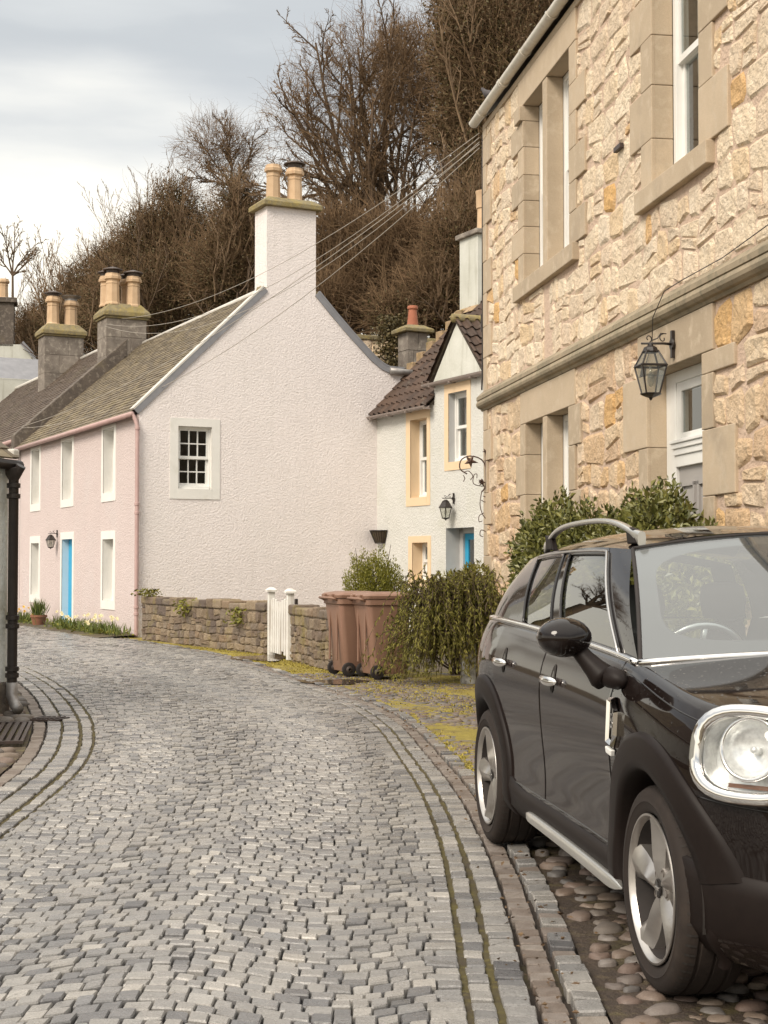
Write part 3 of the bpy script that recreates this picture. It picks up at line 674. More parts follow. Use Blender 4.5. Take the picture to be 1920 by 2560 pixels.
# front door with fanlight
dr = empty('door', parent=house)
f = MB(); y = .15; f.box(6.74, 6.98, y, y + .12, .30, 3.07); f.box(7.90, 8.08, y, y + .12, .30, 3.07); f.box(6.98, 7.90, y, y + .12, 2.97, 3.07); f.build('frame', 'white_paint', dr, bevel=.006)
t = MB(); t.box(6.94, 7.92, y - .05, y + .1, 2.44, 2.47); t.box(6.95, 7.92, y - .035, y + .1, 2.395, 2.44); t.box(6.96, 7.92, y - .02, y + .1, 2.34, 2.395); t.box(6.98, 7.90, y - .005, y + .1, 2.24, 2.34); t.build('transom', 'white_paint', dr, bevel=.006)
fl = MB(); fl.box(6.98, 7.09, y + .01, y + .08, 2.47, 2.97); fl.box(7.79, 7.90, y + .01, y + .08, 2.47, 2.97); fl.box(7.09, 7.79, y + .01, y + .08, 2.89, 2.97); fl.box(7.09, 7.79, y + .01, y + .08, 2.47, 2.53); fl.build('fanlight_frame', 'white_paint', dr, bevel=.005)
MB().box(7.09, 7.79, y + .03, y + .036, 2.53, 2.89).build('pane', 'window_glass', dr)
dl = box('door_leaf', 'grey_door', dr, 6.98, 7.90, y + .03, y + .08, .30, 2.24)
for (a, c, d, e) in ((7.08, 7.40, 1.25, 2.10), (7.48, 7.80, 1.25, 2.10), (7.08, 7.40, .45, 1.1), (7.48, 7.80, .45, 1.1)):
    q = MB(); q.box(a, c, y + .005, y + .03, d, d + .03); q.box(a, c, y + .005, y + .03, e - .03, e); q.box(a, a + .03, y + .005, y + .03, d, e); q.box(c - .03, c, y + .005, y + .03, d, e); q.box(a + .06, c - .06, y + .018, y + .03, d + .06, e - .06); q.build('panel', 'grey_door', dl)
box('doorstep', 'ashlar_dirty', house, 6.5, 8.3, -.45, .15, 0, .15, bevel=.015); box('doorstep', 'ashlar_dirty', house, 6.6, 8.2, -.2, .15, .15, .298, bevel=.015)
# lantern over the door
def lantern(parent_loc, rz, label, scale=1.0, style=0):
    lt = empty('wall_lantern', parent_loc, rz, label, 'wall lamp')
    s = scale
    # local: wall at y=0, lamp hangs at y=-.2
    b = MB(); b.lathe([(.0, 0), (.05 * s, .0), (.055 * s, .012 * s), (.03 * s, .03 * s)], 14, (0, -.03 * s, 0), 'y'); b.box(-.02 * s, .02 * s, -.03 * s, 0, -.12 * s, .12 * s); b.build('wall_plate', 'black_iron', lt, bevel=.003)
    b = MB(); b.tube([(0, -.02 * s, .0), (0, -.10 * s, .005 * s), (0, -.30 * s, 0)], [.013 * s, .011 * s, .009 * s], 8)
    for (cy, cz, r_, a0, a1) in ((-.235, .045, .035, -1.2, 4.2), (-.10, .05, .04, 1.5, 6.6)):
        b.tube([(0, (cy + r_ * (1 - .08 * i) * math.cos(a0 + (a1 - a0) * i / 10)) * s, (cz + r_ * (1 - .06 * i) * math.sin(a0 + (a1 - a0) * i / 10)) * s) for i in range(11)], .005 * s, 6)
    b.tube([(0, -.20 * s, .03 * s), (0, -.15 * s, .05 * s), (0, -.12 * s, .095 * s), (0, -.07 * s, .09 * s)], .005 * s, 6); b.build('bracket', 'black_iron', lt, smooth=True)
    cy = -.215 * s; n = 6 if style else 4
    def rg(r_, z): return [(r_ * s * math.cos(2 * math.pi * (i + .5) / n), cy + r_ * s * math.sin(2 * math.pi * (i + .5) / n), z * s) for i in range(n)]
    top, mid_, bot = rg(.075, -.07), rg(.155, -.195), rg(.085, -.44)
    b = MB(); fr_ = MB()
    for i in range(n):
        j_ = (i + 1) % n
        b.tube([mid_[i], bot[i]], .008 * s, 5); b.tube([mid_[i], mid_[j_]], .012 * s, 5); b.tube([bot[i], bot[j_]], .01 * s, 5); b.tube([top[i], mid_[i]], .009 * s, 5); b.tube([top[i], top[j_]], .012 * s, 5)
    b.build('cage', 'black_iron', lt)
    if style:
        r2 = MB(); r2.lathe([(.03 * s, -.03 * s), (.06 * s, -.05 * s), (.11 * s, -.12 * s), (.175 * s, -.2 * s), (.175 * s, -.215 * s)], n, (0, cy, 0), 'z', ang=math.pi / n); r2.build('roof', 'black_iron', lt)
    else:
        r2 = MB(); r2.lathe([(.018 * s, .0), (.03 * s, -.02 * s), (.06 * s, -.035 * s), (.075 * s, -.07 * s)], 8, (0, cy, 0), 'z'); r2.build('finial', 'black_iron', lt)
    for i in range(n):
        j_ = (i + 1) % n
        mesh('pane', [mid_[i], mid_[j_], bot[j_], bot[i]], [(0, 1, 2, 3)], 'lamp_glass', lt)
        if not style: mesh('pane', [top[i], top[j_], mid_[j_], mid_[i]], [(0, 1, 2, 3)], 'lamp_glass', lt)
    b = MB(); b.lathe([(.0, -.5 * s), (.012 * s, -.49 * s), (.018 * s, -.475 * s), (.05 * s, -.465 * s), (.085 * s, -.45 * s), (.1 * s, -.44 * s)], 8, (0, cy, 0), 'z'); b.build('base', 'black_iron', lt)
    b = MB(); b.lathe([(.0, -.38 * s), (.02 * s, -.37 * s), (.03 * s, -.33 * s), (.028 * s, -.29 * s), (.014 * s, -.25 * s), (.014 * s, -.19 * s), (0, -.19 * s)], 10, (0, cy, 0), 'z', cap=False); b.build('bulb', 'lamp_glass', lt, smooth=True)
    return lt
def s2w(x, y, z): c, s_ = math.cos(SRZ), math.sin(SRZ); return Vector((SO.x + x * c - y * s_, SO.y + x * s_ + y * c, z))
lantern(s2w(7.47, -.034, 3.235), SRZ, 'black four-sided glass lantern on a scrolled bracket above the grey door', .95)
# cable from the string course to a small junction plug beside the lantern
b = MB(); b.tube([s2w(9.6, -.04, 3.80), s2w(8.6, -.045, 3.73), s2w(7.75, -.06, 3.72), s2w(7.45, -.11, 3.68), s2w(7.2, -.125, 3.50), s2w(6.95, -.05, 3.30), s2w(6.72, -.04, 3.14)], .0042, 6); cb = b.build('cable', 'black_iron', smooth=True); tag(cb, 'thin black cable hanging over the string course above the grey door', 'cable')
b = MB(); b.tube([s2w(6.70, -.05, 3.06), s2w(6.73, -.045, 3.15)], [.03, .022], 8); b.build('plug', 'black_iron', cb)
# corner cables, metal strap
b = MB()
b.tube([s2w(-.03, -.02, 7.15), s2w(.0, -.03, 6.6), s2w(-.01, -.03, 5.4), s2w(-.015, -.03, 4.4), s2w(-.02, -.035, 3.9), s2w(.02, -.05, 3.72)], .011, 6)
o = b.build('cable', 'black_iron', smooth=True); tag(o, 'black cable clipped down the far corner of the stone house', 'cable')
b = MB(); b.box(-.02, .02, -.02, .02, -.12, .12); o = b.build('junction_box', 'black_iron', bevel=.006); o.location = s2w(-.03, -.03, 4.62); o.rotation_euler = (0, 0, SRZ); tag(o, 'small black cable box on the far corner of the stone house', 'junction box')
st = MB(); st.box(0, .20, -.04, .0, 0, .05); o = st.build('metal_strap', 'iron', bevel=.006); o.location = s2w(5.90, -.02, 5.27); o.rotation_euler = (0, 0, SRZ); tag(o, 'short grey metal bracket left of the large upper window', 'bracket')
# ------------------------------------------------------------------ pink house, its neighbour, chimneys
pmat('pink_harl', (.62, .525, .505), (.59, .495, .475), scale=1.5, rough=.95, bump=.8, bscale=28, bdist=.035, fine=.06, fscale=40, stain=(.60, .53, .515), stain_scale=.7, stain_amt=.5)
pmat('pale_harl', (.83, .765, .745), (.80, .735, .715), scale=1.2, rough=.95, bump=.8, bscale=28, bdist=.035, streak=(.76, .70, .675), fine=.06, fscale=40, stain=(.78, .725, .70), stain_scale=.5, stain_amt=.5)
pmat('white_margin', (.77, .75, .71), (.71, .695, .655), scale=3, rough=.7, bump=.25, bscale=40, bdist=.006, stain=(.64, .62, .56), stain_scale=2, stain_amt=.2)
pmat('lead', (.20, .20, .215), (.26, .26, .275), scale=4, rough=.55)
pmat('ridge_white', (.62, .60, .56), (.5, .47, .42), scale=5, rough=.8, bump=.3, bscale=30, bdist=.01)
pmat('pink_pipe', (.48, .33, .31), (.40, .27, .25), scale=5, rough=.5)
pmat('chimney_stone', (.27, .235, .20), (.15, .125, .105), (.36, .32, .27), scale=2.5, rough=.9, bump=.6, bscale=25, bdist=.02, rnd=.15, stain=(.09, .075, .065), stain_scale=1.6, stain_amt=.45)
pmat('skew_stone', (.13, .105, .085), (.08, .065, .055), (.20, .17, .14), scale=3, rough=.85, bump=.6, bscale=22, bdist=.03, stain=(.16, .13, .07), stain_scale=1.6, stain_amt=.3)
pmat('mossy_cap', (.27, .225, .13), (.17, .14, .085), (.32, .25, .10), scale=5, rough=.95, bump=.7, bscale=35, bdist=.03, stain=(.30, .23, .06), stain_scale=3, stain_amt=.5)
pmat('pot_buff', (.56, .40, .255), (.48, .33, .20), scale=6, rough=.75, bump=.15, bscale=40, bdist=.005, streak=(.38, .24, .15), rnd=.15)
pmat('pot_red', (.42, .16, .09), (.34, .12, .07), scale=6, rough=.75, bump=.15, bscale=40, bdist=.005)
pmat('cowl', (.06, .045, .04), (.10, .075, .06), scale=10, rough=.5, metal=.3)
pmat('cowl_grey', (.36, .35, .34), (.22, .2, .19), scale=10, rough=.45, metal=.5)
pmat('blue_paint', (.035, .36, .60), (.03, .32, .55), scale=4, rough=.45)
pmat('pale_blue', (.56, .68, .74), (.50, .64, .72), scale=3, rough=.7)
PO = Vector((-4.775, 29.0, 0)); PRZ = R(26.5)
pink = empty('pink_house', PO, PRZ, 'pale pink harled house with gable chimney facing the road bend', 'house')
# gable wall with its window
gw = [(.80, 1.50, 2.90, 4.14)]
wall_holes('gable_wall', 'pale_harl', pink, 0, 6.3, -.1, 4.42, gw, 0.0)
gp = [(0, 4.42), (6.3, 4.42), (6.3, 5.46), (5.45, 5.48), (5.06, 5.70), (4.5, 6.22), (3.76, 6.98), (2.67, 6.98)]
b = MB(); b.add([(x, 0, z) for x, z in gp], [tuple(range(len(gp)))]); b.build('gable_head', 'pale_harl', pink)
def margin(parent, x0, x1, z0, z1, ox0, ox1, oz0, oz1, mat, y=0.0, depth=.14, p=.012, revm=None):
    """flat painted band round an opening plus its reveal"""
    xs = [ox0, x0, x1, ox1]; zs = [oz0, z0, z1, oz1]
    m = MB(); m.box(ox0, x0, y - p, y + .005, oz0, oz1); m.box(x1, ox1, y - p, y + .005, oz0, oz1); m.box(x0, x1, y - p, y + .005, z1, oz1); m.box(x0, x1, y - p - .004, y + .005, oz0, z0)
    m.build('window_margin', mat, parent)
    r = MB(); D = depth
    for q in ([(x0, y - p, z0), (x0, y - p, z1), (x0, y + D, z1), (x0, y + D, z0)], [(x1, y - p, z1), (x1, y - p, z0), (x1, y + D, z0), (x1, y + D, z1)], [(x0, y - p, z1), (x1, y - p, z1), (x1, y + D, z1), (x0, y + D, z1)], [(x1, y - p, z0), (x0, y - p, z0), (x0, y + D, z0), (x1, y + D, z0)]): r.add(q, [(0, 1, 2, 3)])
    r.build('reveal', revm or mat, parent)
margin(pink, .80, 1.50, 2.90, 4.14, .63, 1.67, 2.70, 4.30, 'white_margin', depth=.12)
sash_window(pink, .80, 1.50, 2.90, 4.14, .085, bars=(3, 2), fw=.03)
# facade (runs away from the camera): swap axes
def facade(v): return (v[1], v[0], v[2])
XF = facade; FLIP = True
fo = [(1.68, 2.47, 2.89, 4.22), (4.98, 5.86, 2.89, 4.22), (8.05, 8.85, 2.89, 4.22), (1.68, 2.47, .66, 1.93), (8.05, 8.85, .66, 1.93), (4.92, 5.84, .0, 1.98)]
wall_holes('front_wall', 'pink_harl', pink, 0, 10.1, -.1, 4.34, fo, 0.0)
for i, (a, c, d, e) in enumerate(fo):
    if i == 5: margin(pink, a, c, d, e, a - .13, c + .13, d - .05, e + .16, 'white_margin', depth=.17, revm='pale_blue')
    else:
        margin(pink, a, c, d, e, a - .13, c + .13, d - .18, e + (.08 if i < 3 else .17), 'white_margin', depth=.22)
        sash_window(pink, a, c, d, e, .2, bars=(2, 2))
dpk = box('door', 'blue_paint', pink, 4.92, 5.84, .15, .19, .02, 1.98)
MB().lathe([(0, 0), (.025, .01), (.03, .03), (0, .05)], 10, (5.0, .10, 1.0), 'y').build('handle', 'cream_gutter', dpk)
XF = None; FLIP = False
b = MB(); b.add([(6.3, 0, -.1), (6.3, 10.1, -.1), (6.3, 10.1, 4.8), (6.3, 0, 4.8)], [(0, 1, 2, 3)]); b.build('rear_wall', 'pink_harl', pink)
EZ, RZ_, RX = 4.36, 7.28, 3.215
def slope(y0):
    sl = math.hypot(RX + .14, RZ_ - EZ); ux, uz = (RX + .14) / sl, (RZ_ - EZ) / sl
    return sl, lambda u, s_, n_: (-.14 + ux * s_ - uz * n_, y0 + u, EZ + uz * s_ + ux * n_)
def slates(parent, length, sl, M, rg, expo=.135, wmin=.15, wmax=.24, limit=300, mat='slate', near=0, label=None, stagger=True):
    rest = MB(); items = []; s_ = 0; r_ = 0
    while s_ < sl:
        u = -rg.uniform(0, .12)
        while u < length:
            w = rg.uniform(wmin, wmax); a, c = max(0, u), min(length, u + w - .006)
            if c - a > .03: items.append((a, c, s_, rg.uniform(-.012, .012), rg.uniform(-.004, .004)))
            u += w
        s_ += expo * (1 - .15 * s_ / sl); r_ += 1
    items.sort(key=lambda t: t[0] * .8 - t[2] * .2 if near == 0 else t[0])
    for k_, (a, c, q, dj, dn) in enumerate(items):
        t0 = q - .02 + dj; t1 = q + expo * 1.7
        V = [M(a, t0, .030 + dn), M(c, t0, .030 + dn + rg.uniform(-.004, .004)), M(c, t1, .004), M(a, t1, .004), M(a + .004, t0, .012), M(c - .004, t0, .012)]
        F = [(0, 1, 2, 3), (4, 5, 1, 0), (4, 0, 3), (5, 2, 1)]
        if k_ < limit: mesh('slate', V, F, mat, parent, rnd=rg.random())
        else: rest.add(V, F, rg.random())
    if rest.v: tag(rest.build('slates', mat, parent), kind='stuff')
sl, M1 = slope(.10)
rf = MB(); rf.add([M1(0, 0, 0), M1(9.9, 0, 0), M1(9.9, sl, 0), M1(0, sl, 0)], [(0, 1, 2, 3)]); rf.add([M1(0, sl, 0), M1(9.9, sl, 0), (6.6, 10, 4.75), (6.6, .1, 4.75)], [(0, 1, 2, 3)])
roof1 = rf.build('roof', 'skew_stone', pink)
slates(roof1, 9.9, sl, M1, rng)
b = MB(); b.tube([(RX, .1, RZ_ + .02), (RX, 5, RZ_), (RX, 10, RZ_ - .02)], .07, 8); b.build('ridge', 'ridge_white', pink, smooth=True)
# lead and white mortar along the gable skews
def skew_strip(pts, mat, y0, y1, w0, w1, name):
    b = MB(); V = []
    for i, (x, z) in enumerate(pts):
        p, q = pts[max(i - 1, 0)], pts[min(i + 1, len(pts) - 1)]; dx, dz = q[0] - p[0], q[1] - p[1]; l = math.hypot(dx, dz); nx, nz_ = -dz / l, dx / l
        if nz_ < 0: nx, nz_ = -nx, -nz_
        V += [(x + nx * w0, y0, z + nz_ * w0), (x + nx * w1, y0, z + nz_ * w1), (x + nx * w1, y1, z + nz_ * w1), (x + nx * w0, y1, z + nz_ * w0)]
    F = []
    for i in range(len(pts) - 1):
        for j_ in range(4): F.append((4 * i + j_, 4 * i + (j_ + 1) % 4, 4 * i + 4 + (j_ + 1) % 4, 4 * i + 4 + j_))
    F += [(3, 2, 1, 0), tuple(4 * (len(pts) - 1) + j_ for j_ in range(4))]
    b.add(V, F); return b.build(name, mat, pink)
left = [(-.04, 4.36), (1.3, 5.66), (2.67, 6.98)]; right = [(3.76, 6.98), (4.15, 6.57), (4.5, 6.22), (4.8, 5.94), (5.06, 5.70), (5.28, 5.55), (5.45, 5.485), (5.8, 5.475)]
skew_strip(left, 'lead', -.025, .005, -.03, .09, 'lead_skew'); skew_strip(right, 'lead', -.025, .005, -.03, .09, 'lead_skew')
skew_strip(left, 'ridge_white', -.03, .22, .09, .125, 'skew_mortar'); skew_strip(right, 'lead', -.03, .22, .09, .12, 'skew_mortar')
b = MB(); b.tube([(5.45, -.06, 5.50), (6.1, -.06, 5.47)], .07, 10); b.build('valley_lead', 'cowl_grey', pink, smooth=True)
# eaves gutter and downpipe
b = MB(); b.tube([(-.15, -.02, 4.33), (-.15, 10.0, 4.33)], .055, 8); b.build('gutter', 'pink_pipe', pink, smooth=True)
b = MB(); b.tube([(-.13, .02, 4.34), (-.08, -.02, 4.22), (-.05, -.055, 4.10), (-.05, -.055, .02)], .04, 10)
for z in (4.02, 2.55, 2.38, .55, .42): b.lathe([(.04, 0), (.052, .005), (.052, .05), (.04, .055)], 10, (-.05, -.055, z))
b.build('downpipe', 'pink_pipe', pink, smooth=True, auto=40)
# chimneys
def pot(parent, x, y, z, h, r, mat='pot_buff', cowl=None, octo=True, rgv=.5, taper=.92):
    b = MB(); n = 8 if octo else 14
    b.lathe([(r * 1.15, 0), (r * 1.15, .04), (r * 1.02, .07), (r, .09), (r * taper, h * .66), (r * taper * 1.06, h * .68), (r * taper * 1.06, h * .71), (r * taper, h * .73), (r * taper * 1.02, h * .78), (r * 1.22, h * .82), (r * 1.25, h * .90), (r * 1.12, h * .93), (r * 1.05, h), (r * .8, h), (r * .78, h * .85)], n, (x, y, z), ang=math.pi / n)
    o = b.build('chimney_pot', mat, parent, rnd=rgv)
    return (x, y, z + h, r, cowl)
def cowls(parent, lst):
    for (x, y, z, r, c) in lst:
        if not c: continue
        b = MB()
        if c == 'mesh':
            b.lathe([(r * .9, 0), (r * .95, .10)], 12, (x, y, z), cap=False); b.lathe([(r * 1.45, .09), (r * 1.4, .115), (r * .5, .165), (.01, .19)], 14, (x, y, z))
        else:
            b.lathe([(r * .9, 0), (r * .9, .06), (r * 1.5, .13), (r * 1.55, .15), (.02, .16)], 14, (x, y, z))
        b.build('cowl', 'cowl' if c != 'pale' else 'cowl_grey', parent)
ch = box('chimney', 'pale_harl', pink, 2.67, 3.76, 0.001, .66, 6.90, 8.72)
b = MB(); b.add([(2.56, -.11, 8.72), (3.87, -.11, 8.72), (3.87, .77, 8.72), (2.56, .77, 8.72), (2.56, -.11, 8.82), (3.87, -.11, 8.82), (3.87, .77, 8.82), (2.56, .77, 8.82), (2.72, .06, 8.94), (3.71, .06, 8.94), (3.71, .6, 8.94), (2.72, .6, 8.94)], [(3, 2, 1, 0), (0, 1, 5, 4), (1, 2, 6, 5), (2, 3, 7, 6), (3, 0, 4, 7), (4, 5, 9, 8), (5, 6, 10, 9), (6, 7, 11, 10), (7, 4, 8, 11), (8, 9, 10, 11)])
b.build('chimney_cap', 'mossy_cap', ch, bevel=.015)
cl = [pot(ch, 2.94, .33, 8.90, .76, .15, rgv=.3), pot(ch, 3.42, .33, 8.90, .74, .16, cowl='mesh', rgv=.7)]; cowls(ch, cl)
for x, z in ((2.60, 7.0), (3.80, 6.99)): MB().lathe([(.0, -.06), (.12, -.03), (.10, .05), (0, .09)], 8, (x, .12, z)).build('moss_patch', 'mossy_cap', ch, smooth=True)
# ---- neighbour up the street
nb = empty('terrace_house', PO, PRZ, 'older slate-roofed house behind the dark stone skew, two stone chimneys', 'house')
def slope2(y0):
    e, r_ = 4.62, 7.62; sl = math.hypot(RX + .14, r_ - e); ux, uz = (RX + .14) / sl, (r_ - e) / sl
    return sl, lambda u, s_, n_: (-.14 + ux * s_ - uz * n_, y0 + u, e + uz * s_ + ux * n_)
sl2, M2 = slope2(10.32)
b = MB(); b.add([M2(0, 0, 0), M2(17, 0, 0), M2(17, sl2, 0), M2(0, sl2, 0)], [(0, 1, 2, 3)]); b.add([M2(0, sl2, 0), M2(17, sl2, 0), (6.6, 27, 4.75), (6.6, 10.3, 4.75)], [(0, 1, 2, 3)]); roof2 = b.build('roof', 'skew_stone', nb)
pmat('slate_brown', None, (.7, .66, .6), rcols=[(.075, .055, .042), (.11, .08, .06), (.14, .105, .08), (.095, .072, .058)], scale=6, rough=.75, bump=.4, bscale=50, bdist=.006, stain=(.14, .12, .07), stain_scale=1.0, stain_amt=.35)
slates(roof2, 17, sl2, M2, rng, expo=.15, wmin=.18, wmax=.27, mat='slate_brown')
b = MB(); b.add([(0, 10.12, -.2), (0, 27.3, -.2), (0, 27.3, 4.6), (0, 10.12, 4.6)], [(0, 1, 2, 3)]); b.add([(0, 10.14, -.2), (6.4, 10.14, -.2), (6.4, 10.14, 4.6), (RX, 10.14, 7.5), (0, 10.14, 4.6)], [(0, 1, 2, 3, 4)]); b.build('wall', 'pink_harl', nb)
b = MB(); b.add([(-.2, 9.98, 4.2), (-.2, 10.36, 4.2), (-.2, 10.36, 4.70), (-.2, 9.98, 4.70), (2.75, 9.98, 6.9), (2.75, 10.36, 6.9), (2.75, 10.36, 7.36), (2.75, 9.98, 7.36)], [(0, 1, 2, 3), (7, 6, 5, 4), (0, 4, 5, 1), (1, 5, 6, 2), (2, 6, 7, 3), (3, 7, 4, 0)]); b.build('skew', 'skew_stone', nb, bevel=.02)
b = MB(); b.tube([(RX, 10.9, 7.64), (RX, 16.2, 7.63)], .07, 8); b.tube([(RX, 17.4, 7.64), (RX, 27, 7.66)], .07, 8); b.build('ridge', 'ridge_white', nb, smooth=True)
b = MB(); b.tube([(-.2, 10.3, 4.55), (-.2, 18, 4.55)], .06, 8); b.build('gutter', 'pink_pipe', nb, smooth=True)
def block_chimney(parent, x0, x1, y0, y1, z0, z1, courses, capz, mat='chimney_stone'):
    c = empty('chimney', parent=parent); zs = np.linspace(z0, z1, courses + 1)
    box('core', mat, c, x0 + .012, x1 - .012, y0 + .012, y1 - .012, z0, z1)
    for i in range(courses):
        n = 2 if i % 2 else 3; m = x0 + (x1 - x0) * (.38 if i % 2 else .62)
        for (a, d) in ((x0, m), (m, x1)): box('block', mat, c, a + .005, d - .005, y0, y1, zs[i] + .004, zs[i + 1] - .004, bevel=.008, r=rng.random())
    b = MB(); o = .09
    b.box(x0 - o * .5, x1 + o * .5, y0 - o * .5, y1 + o * .5, z1 + .002, z1 + .06)
    b.add([(x0 - o, y0 - o, z1 + .06), (x1 + o, y0 - o, z1 + .06), (x1 + o, y1 + o, z1 + .06), (x0 - o, y1 + o, z1 + .06), (x0 - o, y0 - o, z1 + .18), (x1 + o, y0 - o, z1 + .18), (x1 + o, y1 + o, z1 + .18), (x0 - o, y1 + o, z1 + .18), (x0 + .12, y0 + .1, z1 + capz), (x1 - .12, y0 + .1, z1 + capz), (x1 - .12, y1 - .1, z1 + capz), (x0 + .12, y1 - .1, z1 + capz)],
          [(3, 2, 1, 0), (0, 1, 5, 4), (1, 2, 6, 5), (2, 3, 7, 6), (3, 0, 4, 7), (4, 5, 9, 8), (5, 6, 10, 9), (6, 7, 11, 10), (7, 4, 8, 11), (8, 9, 10, 11)])
    b.build('chimney_cap', 'mossy_cap', c, bevel=.02); return c
c1 = block_chimney(nb, 2.18, 3.28, 10.0, 10.85, 5.9, 7.88, 4, .42)
cowls(c1, [pot(c1, 2.42, 10.25, 8.26, .84, .185, cowl='mesh', rgv=.6), pot(c1, 2.98, 10.25, 8.24, .82, .185, cowl='mesh', rgv=.5), pot(c1, 2.36, 10.62, 8.26, .82, .17, cowl='mesh', rgv=.4), pot(c1, 2.92, 10.62, 8.24, .8, .17, cowl='mesh', rgv=.2)])
c2 = block_chimney(nb, 2.1, 3.3, 16.35, 17.15, 6.6, 8.28, 3, .4)
cowls(c2, [pot(c2, 2.45, 16.75, 8.66, .88, .19, cowl='mesh', rgv=.6), pot(c2, 3.0, 16.75, 8.64, .8, .20, cowl='pale', rgv=.25)])
# ---- white gabled house further up on the left
fh = empty('white_gabled_house', (-17.6, 58.0, 0), R(12), 'far white house with a weathered gable and dark chimney at the left edge', 'house')
pmat('white_weathered', (.62, .62, .57), (.50, .50, .44), scale=1.5, rough=.9, bump=.3, bscale=20, bdist=.02, streak=(.36, .35, .29))
b = MB(); b.add([(-.5, 0, 0), (5.3, 0, 0), (5.3, 0, 8.0), (3.4, 0, 10.1), (2.1, 0, 10.1), (-.5, 0, 8.0)], [(0, 1, 2, 3, 4, 5)]); b.add([(5.3, 0, 0), (5.3, 8, 0), (5.3, 8, 8.0), (5.3, 0, 8.0)], [(0, 1, 2, 3)]); b.build('wall', 'white_weathered', fh)
b = MB(); b.add([(5.5, -.1, 7.75), (3.3, -.1, 10.2), (3.3, 8, 10.2), (5.5, 8, 7.75)], [(0, 3, 2, 1)]); b.add([(5.3, -.14, 7.92), (5.42, -.14, 8.02), (3.42, -.14, 10.22), (3.3, -.14, 10.1), (5.3, .1, 7.92), (5.42, .1, 8.02), (3.42, .1, 10.22), (3.3, .1, 10.1)], [(0, 1, 2, 3), (1, 5, 6, 2), (0, 4, 5, 1)]); b.build('roof', 'lead', fh)
b = MB(); b.box(1.9, 3.05, 0, .9, 10.0, 11.75); b.box(1.8, 3.15, -.1, 1.0, 11.75, 11.95); fc = b.build('chimney', 'skew_stone', fh, bevel=.02)
cowls(fc, [pot(fc, 2.62, .45, 11.95, .8, .2, rgv=.4), pot(fc, 2.2, .45, 11.95, .8, .2, rgv=.6)])
fh2 = empty('slate_roofed_house', (-13.6, 52.5, 0), R(26.5), 'low blue-grey slate roof showing behind the terrace ridge on the left', 'house')
b = MB(); b.add([(0, 0, 8.0), (2.4, 0, 8.0), (2.4, 1.2, 8.9), (0, 1.2, 8.9)], [(0, 1, 2, 3)]); b.build('roof', 'lead', fh2)
b = MB(); b.box(0, 2.4, .02, 2.2, 0, 7.98); b.build('wall', 'white_weathered', fh2)
# ------------------------------------------------------------------ white pantiled house
pmat('white_harl', (.66, .65, .615), (.61, .605, .565), scale=1.6, rough=.95, bump=.8, bscale=26, bdist=.035, fine=.05, fscale=40, stain=(.56, .555, .48), stain_scale=1.0, stain_amt=.35)
pmat('ochre_paint', (.74, .565, .375), (.70, .53, .345), scale=3, rough=.7, bump=.2, bscale=30, bdist=.006)
pmat('pantile', None, (.65, .62, .6), rcols=[(.05, .03, .021), (.068, .04, .026), (.09, .052, .034), (.058, .036, .026)], scale=7, rough=.7, bump=.3, bscale=50, bdist=.006, stain=(.15, .13, .10), stain_scale=5, stain_amt=.12)
pmat('crow_stone', (.38, .27, .17), (.24, .17, .10), (.44, .30, .15), scale=4, rough=.9, bump=.5, bscale=25, bdist=.02, stain=(.20, .16, .06), stain_scale=4, stain_amt=.5)
pmat('grey_gutter', (.22, .18, .16), (.28, .23, .205), scale=5, rough=.5)
pmat('grey_reveal', (.52, .52, .51), (.46, .46, .455), scale=3, rough=.7)
WO = Vector((-.186, 31.387, 0)); WRZ = R(-63.5)
wh = empty('white_house', WO, WRZ, 'small white harled cottage with dark pantiles and ochre window margins', 'house')
wo_ = [(1.62, 2.32, 2.74, 4.30), (3.20, 3.91, 3.36, 4.68), (1.70, 2.35, 1.10, 1.84), (3.08, 4.16, .10, 2.10)]
wall_holes('front_wall', 'white_harl', wh, 0, 2.62, -.1, 4.52, [wo_[0], wo_[2]]); wall_holes('front_wall', 'white_harl', wh, 2.62, 6.2, -.1, 4.93, [wo_[1], wo_[3]])
b = MB(); b.add([(2.64, -.03, 4.97), (4.50, -.03, 4.97), (3.56, -.03, 5.98)], [(0, 1, 2)]); b.add([(2.62, 0, 4.5), (2.62, 1.3, 4.5), (2.62, 0, 4.95)], [(0, 1, 2)]); b.build('dormer_gable', 'white_weathered', wh)
margin(wh, *wo_[0], 1.43, 2.45, 2.57, 4.48, 'ochre_paint', depth=.24); margin(wh, *wo_[1], 3.04, 4.05, 3.20, 4.86, 'ochre_paint', depth=.17, revm='grey_reveal'); margin(wh, *wo_[2], 1.53, 2.48, .95, 1.97, 'ochre_paint', depth=.26)
sash_window(wh, *wo_[0], .20, fw=.04); sash_window(wh, *wo_[1], .13, fw=.05, curtain=.35); sash_window(wh, *wo_[2], .22, fw=.04)
r = MB(); a, c, d, e = wo_[3]
for q in ([(a, 0, d), (a, 0, e), (a, .42, e), (a, .42, d)], [(c, 0, e), (c, 0, d), (c, .42, d), (c, .42, e)], [(a, 0, e), (c, 0, e), (c, .42, e), (a, .42, e)]): r.add(q, [(0, 1, 2, 3)])
r.build('door_reveal', 'grey_reveal', wh)
dw = empty('door', parent=wh)
f = MB(); f.box(a, a + .14, .30, .40, d, e); f.box(c - .06, c, .30, .40, d, e); f.box(a, c, .30, .40, e - .1, e); f.build('frame', 'grey_reveal', dw)
dm = MB(); xa, xb = a + .14, c - .06; y = .34
